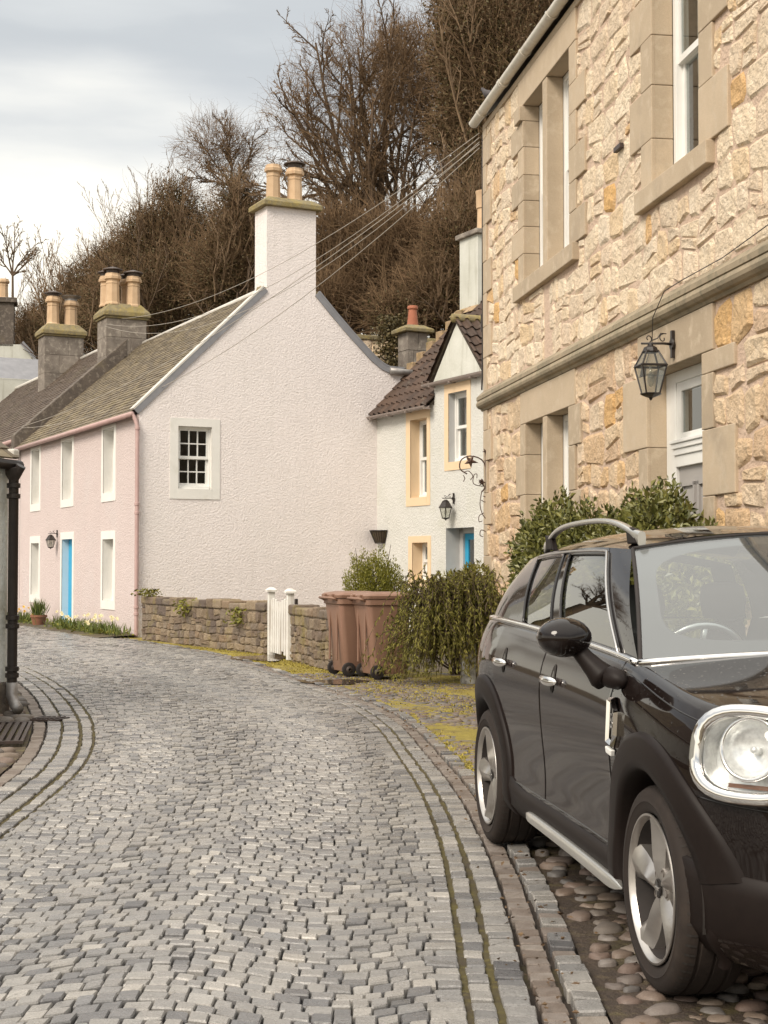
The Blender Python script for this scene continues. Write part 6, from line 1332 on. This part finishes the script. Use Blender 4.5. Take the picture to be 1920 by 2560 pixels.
# wheel arch cladding, wells
def body_pt(x, z, off, sgn): return (x, sgn * (float(body_y(x, max(z, .2))) + off), z)
for sgn in (-1, 1):
    for cx in (1.335, -1.335):
        V = []; ths = np.linspace(R(14) if cx > 0 else R(-14), R(190) if cx > 0 else R(200), 48); prof_ = [(.375, -.10), (.385, .004), (.398, .020), (.42, .021), (.49, .019), (.508, .012), (.512, -.004)]
        for th_ in ths:
            for (r_, o_) in prof_:
                k_ = 1 + (.05 if (cx > 0 and math.cos(th_) > 0) else 0) * math.cos(th_) * (r_ > .41); x, z = cx + r_ * k_ * math.cos(th_), .335 + r_ * math.sin(th_); V.append(body_pt(x, z, o_, sgn))
        F = grid_faces(len(ths), len(prof_)); mesh('arch_cladding', np.array(V), F if sgn > 0 else F[:, ::-1], 'car_plastic', car, smooth=True)
        V = []
        for th_ in np.linspace(R(-8), R(188), 30): V += [(cx + .40 * math.cos(th_), sgn * .84, .335 + .40 * math.sin(th_)), (cx + .40 * math.cos(th_), sgn * .45, .335 + .40 * math.sin(th_))]
        V.append((cx, sgn * .45, .335)); F = [(2 * i, 2 * i + 1, 2 * i + 3, 2 * i + 2) for i in range(29)] + [(2 * i + 1, 60, 2 * i + 3) for i in range(29)]; mesh('wheel_well', V, F, 'dark_room', car)
    # sill cladding and silver strip
    V = []; xs = np.linspace(-.90, .92, 30)
    for x in xs:
        e_ = .055 * (max(0, (-x - .55) / .35) ** 2 + max(0, (x - .75) / .2) ** 2); top = .372 + e_
        for (z, o_) in ((top, -.004), (top - .006, .010), (top - .05, .014), (.27, .012), (.215, .006), (.17, -.06)): V.append(body_pt(x, z, o_, sgn))
    F = grid_faces(30, 6); mesh('sill_cladding', np.array(V), F if sgn < 0 else F[:, ::-1], 'car_plastic', car, smooth=True)
    rings = []
    for x in np.linspace(-.50, 1.02, 30):
        t = (x + .50) / 1.52; k_ = min(1, (t / .10) ** .5 + .12, ((1 - t) / .10) ** .5 + .1); zc = .282 - .015 * t; y = float(body_y(x, .28)); rings.append([(x, sgn * (y + .018 + .018 * k_ * math.copysign(abs(math.cos(a)) ** .45, math.cos(a)) - .008 * k_ * math.sin(a)), zc + .021 * k_ * math.copysign(abs(math.sin(a)) ** .45, math.sin(a))) for a in np.linspace(0, 2 * math.pi, 13)[:-1]])
    V, F = loft(rings); mesh('sill_strip', V, F, 'silver_trim', car, smooth=True, auto=50)
    V = []
    for th_ in np.linspace(R(16), R(-24), 14):
        for (r_, o_) in ((.375, -.10), (.385, .0), (.40, .010), (.425, .010), (.432, -.004)): V.append(body_pt(1.335 + r_ * math.cos(th_), max(.335 + r_ * math.sin(th_), .17), o_, sgn))
    F = grid_faces(14, 5); mesh('arch_lip', np.array(V), F if sgn < 0 else F[:, ::-1], 'car_plastic', car, smooth=True)
# underside
box('underbody', 'dark_room', car, -1.95, 1.95, -.62, .62, .20, .34); 
# ---- glasshouse
Ey = smt([(.60, .615), (.36, .635), (0, .652), (-.5, .655), (-1.0, .638), (-1.5, .595), (-1.8, .555), (-2.1, .5)]); Ez = smt([(.60, 1.452), (.36, 1.462), (0, 1.474), (-.5, 1.472), (-1.0, 1.458), (-1.5, 1.432), (-1.8, 1.405), (-2.1, 1.37)])
zc = smt([(.7, 1.505), (.5, 1.530), (.2, 1.556), (-.3, 1.574), (-.9, 1.566), (-1.5, 1.535), (-1.9, 1.49), (-2.2, 1.44)])
nu, nw = 44, 41; V = []
for i in range(nu):
    for j_ in range(nw):
        q = -1 + 2 * j_ / (nw - 1); f = i / (nu - 1); x = (.50 - .14 * q * q) * (1 - f) + (-1.98 + .30 * q * q) * f; y = q * float(Ey(x)); z = float(Ez(x)) + (float(zc(x)) - float(Ez(x))) * (1 - abs(q) ** 2.6); 
        V.append((x, y, z))
mesh('roof', np.array(V), grid_faces(nu, nw), 'car_paint', car, smooth=True)
def gpt(xb, xt, t, sgn, off=0.0):
    yb, zb = bx(xb) - .012, float(Tx(xb)) + .004; yt, zt = float(Ey(xt)), float(Ez(xt)); bul = .022 * math.sin(math.pi * min(1, t)) ; return (xb + (xt - xb) * t, sgn * (yb + (yt - yb) * t + bul + off), zb + (zt - zb) * t)
def gpanel(name, mat, xb0, xb1, xt0, xt1, t0, t1, sgn, off=0.0, parent=None, n=10, m=12, rnd_=0):
    V = []
    for i in range(n + 1):
        f = i / n
        for j_ in range(m + 1):
            t = t0 + (t1 - t0) * j_ / m; V.append(gpt(xb0 + (xb1 - xb0) * f, xt0 + (xt1 - xt0) * f, t, sgn, off))
    F = grid_faces(n + 1, m + 1); return mesh(name, np.array(V), F if sgn > 0 else F[:, ::-1], mat, parent or car, smooth=True)
for sgn in (-1, 1):
    gpanel('pillar', 'car_paint', .985, .77, .375, .11, 0, 1, sgn); gpanel('pillar', 'car_black', -.13, -.31, -.46, -.56, 0, 1, sgn, .002); gpanel('pillar', 'car_paint', -.82, -1.82, -1.19, -1.70, 0, 1, sgn)
    gpanel('roof_rail_panel', 'car_black', .77, -.82, .11, -1.19, .935, 1.0, sgn, .002)
    gpanel('side_window', 'car_glass', .772, -.128, .112, -.458, 0, .94, sgn, -.004); gpanel('side_window', 'car_glass', -.308, -.822, -.558, -1.192, 0, .94, sgn, -.004)
    for (a, c, d, e) in ((.77, -.13, .11, -.46), (-.31, -.82, -.56, -1.19)):
        b = MB(); b.tube([gpt(a, d, t, sgn, .003) for t in np.linspace(.02, .935, 10)] + [gpt(a + (c - a) * f, d + (e - d) * f, .935, sgn, .003) for f in np.linspace(.08, .92, 8)] + [gpt(c, e, t, sgn, .003) for t in np.linspace(.935, .02, 10)], .0075, 6); b.build('window_trim', 'car_black', car, smooth=True)
    b = MB(); b.tube([gpt(.77, .11, t, sgn, .012) for t in np.linspace(.02, .955, 10)] + [gpt(.77 - 1.59 * f, .11 - 1.30 * f, .965, sgn, .010) for f in np.linspace(.02, .98, 14)], .0065, 6); b.build('window_chrome', 'satin_silver', car, smooth=True)
    b = MB(); b.tube([(x, sgn * (bx(x) - .004), float(Tx(x)) + .006) for x in np.linspace(.985, -1.80, 50)], .0125, 8); b.build('belt_chrome', 'chrome', car, smooth=True)
# windscreen and its black surround
def wpt(q, t, off=0.0):
    xb, zb, yb = 1.165 - .18 * q * q, 1.052 + .045 * (1 - q * q), .795 * q; xt, zt, yt = .495 - .135 * q * q, 1.462 + .062 * (1 - q * q), .628 * q
    bul = .028 * math.sin(math.pi * t); return (xb + (xt - xb) * t + bul * .55 - off * .6, yb + (yt - yb) * t, zb + (zt - zb) * t + bul * .8 - off * .8)
nu, nw = 33, 17; V = [wpt(-1 + 2 * i / (nu - 1), j_ / (nw - 1)) for i in range(nu) for j_ in range(nw)]; mesh('windscreen', np.array(V), grid_faces(nu, nw), 'screen_glass', car, smooth=True)
V = []; n = 64
for i in range(n):
    a = 2 * math.pi * i / n; c, s_ = math.cos(a), math.sin(a); k_ = 1 / max(abs(c), abs(s_)); V.append(wpt(c * k_, .5 + .5 * s_ * k_, .004)); e_ = 5.0; kk = (abs(c) ** e_ + abs(s_) ** e_) ** (-1 / e_); V.append(wpt(.90 * c * kk, .5 + .40 * s_ * kk + .0, .004))
mesh('windscreen_surround', V, [(2 * i, 2 * ((i + 1) % n), 2 * ((i + 1) % n) + 1, 2 * i + 1) for i in range(n)], 'car_black', car, smooth=True)
b = MB(); b.tube([(wpt(q, 0)[0] + .014, wpt(q, 0)[1] * 1.012, wpt(q, 0)[2] + .0) for q in np.linspace(-1, 1, 30)], .0135, 8); b.build('cowl_chrome', 'chrome', car, smooth=True)
b = MB(); b.tube([(wpt(q, 1)[0], wpt(q, 1)[1], wpt(q, 1)[2] + .002) for q in np.linspace(-1, 1, 24)], .008, 6); b.build('screen_seal', 'rubber', car, smooth=True)
for sgn in (-1, 1):
    b = MB(); b.tube([wpt(sgn, t) for t in np.linspace(0, 1, 12)], .009, 6); b.build('screen_seal', 'rubber', car, smooth=True)
b = MB(); b.tube([(1.06, -.36, 1.115), (1.10, -.30, 1.125)], [.014, .012], 8); b.tube([(1.09, -.31, 1.122), (1.085, .0, 1.135), (1.06, .30, 1.13)], .008, 6); b.tube([(1.05, -.30, 1.13), (1.05, .1, 1.145), (1.0, .45, 1.14)], .006, 6); b.build('wiper', 'car_black', car, smooth=True)
# tailgate with rear window
V = []
for i in range(13):
    q = -1 + i / 6; 
    for t in (0, .12, .88, 1): V.append((-1.98 + .30 * q * q - (1 - t) * .10, q * (.555 + (1 - t) * .14), 1.06 + (1.40 + .09 * (1 - q * q) - 1.06) * t))
F = []; Gl = []
for i in range(12):
    for j_ in range(3): (Gl if (j_ == 1 and 1 <= i <= 10) else F).append((i * 4 + j_, (i + 1) * 4 + j_, (i + 1) * 4 + j_ + 1, i * 4 + j_ + 1))
tg = mesh('tailgate', V, F, 'car_paint', car, smooth=True); mesh('rear_window', V, Gl, 'lens_glass', tg, smooth=True)
# interior
def seat(x, y, w, back=1.02):
    e = MB(); rings = []
    for (z, xx, hw, hd) in ((.55, .10, w * .46, .09), (.75, .02, w * .5, .075), (.95, -.05, w * .48, .06), (1.05, -.09, w * .40, .05), (1.07, -.095, .06, .03), (1.12, -.10, .05, .03), (1.135, -.105, .11, .045), (1.22, -.115, .125, .05), (1.29, -.125, .11, .045), (1.31, -.13, .06, .03)):
        rings.append([(x + xx + hd * math.sin(a), y + hw * math.copysign(abs(math.cos(a)) ** .6, math.cos(a)), z) for a in np.linspace(0, 2 * math.pi, 17)[:-1]])
    V, F = loft(rings); mesh('seat', V, F, 'seat_cloth', car, smooth=True)
seat(-.28, -.37, .52); seat(-.28, .37, .52); seat(-1.12, -.34, .5); seat(-1.12, .34, .5)
box('dashboard', 'seat_cloth', car, .55, 1.02, -.72, .72, .70, 1.0, bevel=.06); box('cabin_floor', 'dark_room', car, -1.7, 1.0, -.72, .72, .34, .40)
b = MB(); ax = Vector((-.88, 0, .47)).normalized(); u = Vector((0, 1, 0)); w = ax.cross(u); c0 = Vector((.36, -.36, 1.0)); b.tube([c0 + (u * math.cos(a) + w * math.sin(a)) * .185 for a in np.linspace(0, 2 * math.pi, 33)], .015, 8, cap=False); b.tube([c0 - u * .17, c0 + u * .17], .014, 6); b.tube([c0, c0 - w * .17], .014, 6); b.tube([c0, c0 - ax * .2], .03, 8); b.build('steering_wheel', 'satin_silver', car, smooth=True)
b = MB(); b.lathe([(0, -.02), (.06, -.015), (.10, 0), (.06, .015), (0, .02)], 14, (.52, 0, 1.40), 'x'); b.build('rear_view_mirror', 'car_black', car, smooth=True)
# door mirrors
for sgn in (-1, 1):
    mt = empty('door_mirror', parent=car); rings = []
    for (q, k_) in ((-.062, .80), (-.055, .92), (-.03, 1.0), (0, 1.0), (.03, .93), (.055, .76), (.072, .5), (.082, .2), (.084, .02)):
        rings.append([(.855 + q + .012 * math.cos(a) * k_, sgn * (1.035 + .102 * k_ * math.cos(a)), 1.137 + .072 * k_ * math.sin(a)) for a in np.linspace(0, 2 * math.pi, 25)[:-1]])
    V, F = loft(rings); mesh('housing', V, F, 'car_paint', mt, smooth=True, auto=60)
    V = [(.792, sgn * (1.035 + .085 * math.cos(a)), 1.137 + .058 * math.sin(a)) for a in np.linspace(0, 2 * math.pi, 25)[:-1]]; mesh('mirror_glass', V, [tuple(range(24))], 'chrome', mt)
    b = MB(); b.tube([(.862, sgn * .992, 1.098), (.878, sgn * .968, 1.065), (.90, sgn * .938, 1.028), (.918, sgn * .918, 1.003), (.930, sgn * .906, .990)], [.030, .032, .040, .050, .046], 16); b.build('stalk', 'car_plastic', mt, smooth=True)
    b = MB(); b.tube([(.915, sgn * .915, 1.004), (.95, sgn * .892, 1.0), (.985, sgn * .874, .992), (1.02, sgn * .862, .985)], [.030, .040, .036, .014], 14); b.build('mount', 'car_plastic', mt, smooth=True)
# side scuttle with badge
def letters(txt, size, M4, mat, parent, name='lettering', ext=.0015):
    cu = bpy.data.curves.new('text', 'FONT'); cu.body = txt; cu.size = size; cu.extrude = ext; cu.align_x = 'CENTER'; cu.align_y = 'CENTER'
    to = bpy.data.objects.new('text', cu); COL.objects.link(to); bpy.context.view_layer.update(); me = bpy.data.meshes.new_from_object(to.evaluated_get(bpy.context.evaluated_depsgraph_get())); bpy.data.objects.remove(to); bpy.data.curves.remove(cu)
    me.transform(M4); me.materials.clear(); me.materials.append(MATS[mat]); o = bpy.data.objects.new(name, me); COL.objects.link(o); o.parent = parent; return o
for sgn in (-1, 1):
    sc_ = empty('side_scuttle', parent=car); hexa = [(.905, .925), (.965, .930), (1.035, .885), (1.035, .800), (.985, .752), (.915, .760)]; inn = [(.925, .908), (.960, .910), (1.012, .875), (1.012, .808), (.975, .775), (.930, .782)]
    V = [body_pt(x, z, .010, sgn) for x, z in hexa] + [body_pt(x, z, .022, sgn) for x, z in [(a * .55 + b_ * .45, c * .55 + d * .45) for (a, c), (b_, d) in zip(hexa, inn)]] + [body_pt(x, z, .010, sgn) for x, z in inn] + [body_pt(x, z, -.004, sgn) for x, z in hexa]
    F = []
    for i in range(6): j_ = (i + 1) % 6; F += [(i, j_, 6 + j_, 6 + i), (6 + i, 6 + j_, 12 + j_, 12 + i), (18 + i, 18 + j_, j_, i)]
    mesh('chrome_ring', V, F, 'chrome', sc_); mesh('grille', [body_pt(x, z, .006, sgn) for x, z in inn], [tuple(range(6))], 'car_black', sc_)
    V = [body_pt(x, z, o_, sgn) for o_ in (.002, .020) for x, z in ((.905, .752), (.985, .745), (.975, .722), (.912, .728))]; mesh('indicator', V, [(0, 1, 2, 3), (7, 6, 5, 4), (0, 4, 5, 1), (1, 5, 6, 2), (2, 6, 7, 3), (3, 7, 4, 0)], 'white_paint', sc_, bevel=.004)
    yv = float(body_y(.968, .84)) + .010
    if sgn < 0: letters('S', .075, Matrix.Translation((.968, -yv, .845)) @ Matrix.Rotation(R(180), 4, 'Z') @ Matrix.Rotation(R(180), 4, 'Z') @ Matrix.Rotation(R(90), 4, 'X'), 'chrome', sc_)
# headlights
def headlight(sgn):
    h = empty('headlight', parent=car); n_ = Vector((.66, sgn * .72, .20)).normalized(); tx = Vector((n_.y * -sgn, n_.x * sgn, 0)).normalized() * (1); tx = Vector((-n_.y, n_.x, 0)).normalized(); up = n_.cross(tx); 
    if up.z < 0: up = -up
    c = Vector((1.862, sgn * .735, .835)); e_ = 2.7
    def se(a, ra, rb): ca, sa = math.cos(a), math.sin(a); k_ = (abs(ca) ** e_ + abs(sa) ** e_) ** (-1 / e_); return ca * k_ * ra, sa * k_ * rb
    def ringp(ra, rb, d, k=40): return [c + tx * se(a, ra, rb)[0] + up * se(a, ra, rb)[1] + n_ * (d - .55 * (se(a, ra, rb)[0]) ** 2) for a in np.linspace(0, 2 * math.pi, k + 1)[:-1]]
    def strip(rs, name, mat, cap=False, sm=True):
        V = [p for r_ in rs for p in r_]; k = len(rs[0]); F = [(i * k + j_, i * k + (j_ + 1) % k, (i + 1) * k + (j_ + 1) % k, (i + 1) * k + j_) for i in range(len(rs) - 1) for j_ in range(k)]
        if cap: F.append(tuple(range((len(rs) - 1) * k, len(rs) * k)))
        return mesh(name, V, F, mat, h, smooth=sm, auto=60 if sm else None)
    strip([ringp(.205, .150, -.02), ringp(.203, .149, .018), ringp(.197, .144, .029), ringp(.172, .121, .034), ringp(.160, .110, .022), ringp(.158, .108, -.01)], 'chrome_bezel', 'chrome')
    strip([ringp(.160, .109, .008), ringp(.150, .10, -.03), ringp(.15, .10, -.07)], 'housing', 'lamp_reflector', True)
    strip([ringp(.160, .110, .016), ringp(.14, .096, .026), ringp(.10, .068, .036), ringp(.05, .03, .041)], 'lens', 'lens_glass', True)
    cb = c + up * .018 + n_ * -.02; V = []; ks = ((.088, .025), (.084, .0), (.066, -.02), (.04, -.032), (.018, -.036))
    for (r_, d) in ks: V += [cb + (tx * math.cos(a) + up * math.sin(a)) * r_ + n_ * d for a in np.linspace(0, 2 * math.pi, 33)[:-1]]
    mesh('reflector', V, [(i * 32 + j_, i * 32 + (j_ + 1) % 32, (i + 1) * 32 + (j_ + 1) % 32, (i + 1) * 32 + j_) for i in range(4) for j_ in range(32)] + [tuple(range(128, 160))], 'lamp_reflector', h, smooth=True)
    b = MB(); b.tube([cb + (tx * math.cos(a) + up * math.sin(a)) * .092 + n_ * .026 for a in np.linspace(0, 2 * math.pi, 33)], .007, 6, cap=False); b.build('lamp_ring', 'chrome', h, smooth=True)
    b = MB(); b.tube([cb + n_ * -.03, cb + n_ * .005], [.014, .010], 10); b.build('bulb', 'lamp_reflector', h, smooth=True)
    V = [c + tx * x - up * z + n_ * (-.012 - .5 * x * x) for x in np.linspace(-.07, .07, 9) for z in (.086, .099)]; mesh('indicator_lens', V, [(2 * i, 2 * i + 1, 2 * i + 3, 2 * i + 2) for i in range(8)], 'amber', h)
headlight(-1); headlight(1)
# front bumper lower, fog lamp recess, grille
V = []; xs = np.linspace(1.62, 2.10, 22)
for sgn in (-1, 1):
    V = []
    for x in xs:
        top = .50 - .10 * (x - 1.62)
        for (z, o_) in ((top, -.003), (top - .006, .010), (top - .06, .016), (.30, .012), (.22, .0), (.18, -.06)): V.append(body_pt(x, z, o_ * (1 if x < 2.05 else .6), sgn))
    F = grid_faces(22, 6); mesh('bumper_cladding', np.array(V), F if sgn < 0 else F[:, ::-1], 'car_plastic', car, smooth=True)
    b = MB(); pz = .42; V = []; c = Vector(body_pt(2.0, .40, .012, sgn)); n_ = Vector((.8, sgn * .6, 0)); tx = Vector((-sgn * .6, .8, 0)) if sgn > 0 else Vector((.6, .8, 0)); up = Vector((0, 0, 1))
    b.tube([c + (tx * math.cos(a) + up * math.sin(a)) * .06 + n_ * .004 for a in np.linspace(0, 2 * math.pi, 25)], .008, 6, cap=False); fl = b.build('fog_lamp', 'chrome', car, smooth=True)
    V = [c + (tx * math.cos(a) + up * math.sin(a)) * .055 + n_ * .003 for a in np.linspace(0, 2 * math.pi, 25)[:-1]]; mesh('fog_lens', V, [tuple(range(24))], 'lamp_reflector', fl)
# wheels
def wheel(x, sgn, spin):
    w = empty('wheel', parent=car); w.location = (x, sgn * .765, .335); w.rotation_euler = (0, spin, 0 if sgn > 0 else math.pi)
    b = MB(); b.lathe([(.243, -.098), (.262, -.112), (.300, -.114), (.322, -.104), (.332, -.088), (.336, -.062), (.329, -.058), (.329, -.050), (.336, -.046), (.337, -.006), (.330, -.003), (.330, .003), (.337, .006), (.336, .046), (.329, .050), (.329, .058), (.336, .062), (.332, .088), (.322, .104), (.300, .114), (.285, .1135), (.282, .116), (.278, .1125), (.262, .112), (.243, .098)], 72, axis='y', cap=False); ty = b.build('tyre', 'tyre', w, smooth=True, auto=50)
    b = MB()
    for i in range(60):
        a = 2 * math.pi * i / 60; ca, sa = math.cos(a), math.sin(a); V = []
        for (r_, y) in ((.338, .066), (.334, .086), (.327, .099)):
            for d in (-.004, .004): V.append((r_ * ca - d * sa, y, r_ * sa + d * ca))
        b.add(V, [(0, 1, 3, 2), (2, 3, 5, 4)])
    tag(b.build('tread_sipes', 'dark_room', ty), kind='stuff')
    b = MB(); b.lathe([(.238, .103), (.244, .108), (.243, .112), (.236, .113), (.230, .106), (.224, .092)], 64, axis='y', cap=False); b.build('rim', 'alloy', w, smooth=True, auto=40)
    b = MB(); b.lathe([(.2242, .0925), (.219, .06), (.215, .02), (.21, -.09), (.238, -.1)], 48, axis='y', cap=False); b.build('rim_barrel', 'rubber', w, smooth=True)  # alloy barrel coloured dark with rubber, painting in the shade behind the spokes
    for k_ in range(5):
        a0 = 2 * math.pi * k_ / 5; V = []; rs = [(.030, .030, .070, .083), (.060, .032, .068, .092), (.095, .038, .066, .097), (.135, .046, .066, .099), (.175, .053, .070, .100), (.208, .062, .080, .102), (.232, .064, .097, .106)]
        for i, (r_, hw, ye, yr) in enumerate(rs):
            a = a0 + .12 * (r_ - .03) / .2; ca, sa = math.cos(a), math.sin(a)
            for (q, y) in ((-1.0, ye - .035), (-.96, ye), (-.05, yr), (.05, yr), (.96, ye), (1.0, ye - .035)): V.append((r_ * ca - q * hw * sa, y, r_ * sa + q * hw * ca))
        F = grid_faces(len(rs), 6); mesh('spoke', np.array(V), F, 'alloy', w, smooth=True, auto=40)
        a = a0 + .63; b = MB(); b.lathe([(.0, .05), (.0135, .052), (.0145, .0775), (.011, .0785), (.010, .06), (0, .06)], 12, (.056 * math.cos(a), 0, .056 * math.sin(a)), 'y', cap=False); b.build('lug_hole', 'brake', w, smooth=True)
    b = MB(); b.lathe([(.075, .055), (.07, .074), (.045, .080), (.0, .081)], 24, axis='y', cap=False); b.build('hub', 'alloy', w, smooth=True, auto=35)
    b = MB(); b.lathe([(.031, .076), (.032, .086), (.028, .088), (0, .088)], 24, axis='y', cap=False); cp = b.build('centre_cap', 'car_black', w, smooth=True, auto=40)
    letters('MINI', .020, Matrix.Translation((0, .0895, 0)) @ Matrix.Rotation(-spin if sgn > 0 else -spin, 4, 'Y') @ Matrix.Rotation(R(180), 4, 'Z') @ Matrix.Rotation(R(90), 4, 'X'), 'chrome', cp, ext=.0008)
    b = MB(); b.lathe([(0, .02), (.15, .02), (.15, .0), (0, .0)], 40, axis='y', cap=False); b.build('brake_disc', 'brake', w, smooth=True, auto=40)
wheel(1.335, -1, 1.13); wheel(-1.335, -1, .1); wheel(1.335, 1, .3); wheel(-1.335, 1, .9)
# roof rails, aerial base
for sgn in (-1, 1):
    rings = []; xs = np.linspace(.36, -1.28, 36)
    for x in xs:
        t = (.36 - x) / 1.64; zr = float(Ez(x)) + .050; arch = .078 * (1 - abs(2 * t - 1) ** 3.5); y = sgn * (float(Ey(x)) - .045); hh_ = .0115 + .02 * max(0, 1 - t / .06) + .02 * max(0, 1 - (1 - t) / .05)
        rings.append([(x, y + .017 * math.copysign(abs(math.cos(a)) ** .6, math.cos(a)), zr + arch - .01 + hh_ * math.copysign(abs(math.sin(a)) ** .7, math.sin(a))) for a in np.linspace(0, 2 * math.pi, 15)[:-1]])
    V, F = loft(rings); rr_ = mesh('roof_rail', V, F, 'silver_trim', car, smooth=True, auto=50)
    for xf in (.30, -1.10): b = MB(); z = float(Ez(xf)) + .02; y = sgn * (float(Ey(xf)) - .045); b.add([(xf - .08, y - .016, z), (xf + .05, y - .016, z), (xf + .05, y + .016, z), (xf - .08, y + .016, z), (xf - .11, y - .014, z + .075), (xf + .0, y - .014, z + .06), (xf + .0, y + .014, z + .06), (xf - .11, y + .014, z + .075)], [(3, 2, 1, 0), (4, 5, 6, 7), (0, 1, 5, 4), (1, 2, 6, 5), (2, 3, 7, 6), (3, 0, 4, 7)]); b.build('rail_foot', 'car_plastic', rr_, bevel=.006)
# tail lamps
for sgn in (-1, 1):
    V = [(float(x), sgn * (float(body_y(x, z)) + .008), z) for x, z in ((-1.86, .98), (-1.99, .98), (-2.02, .78), (-1.88, .78))]; mesh('tail_lamp', V, [(0, 1, 2, 3)], 'amber', car)
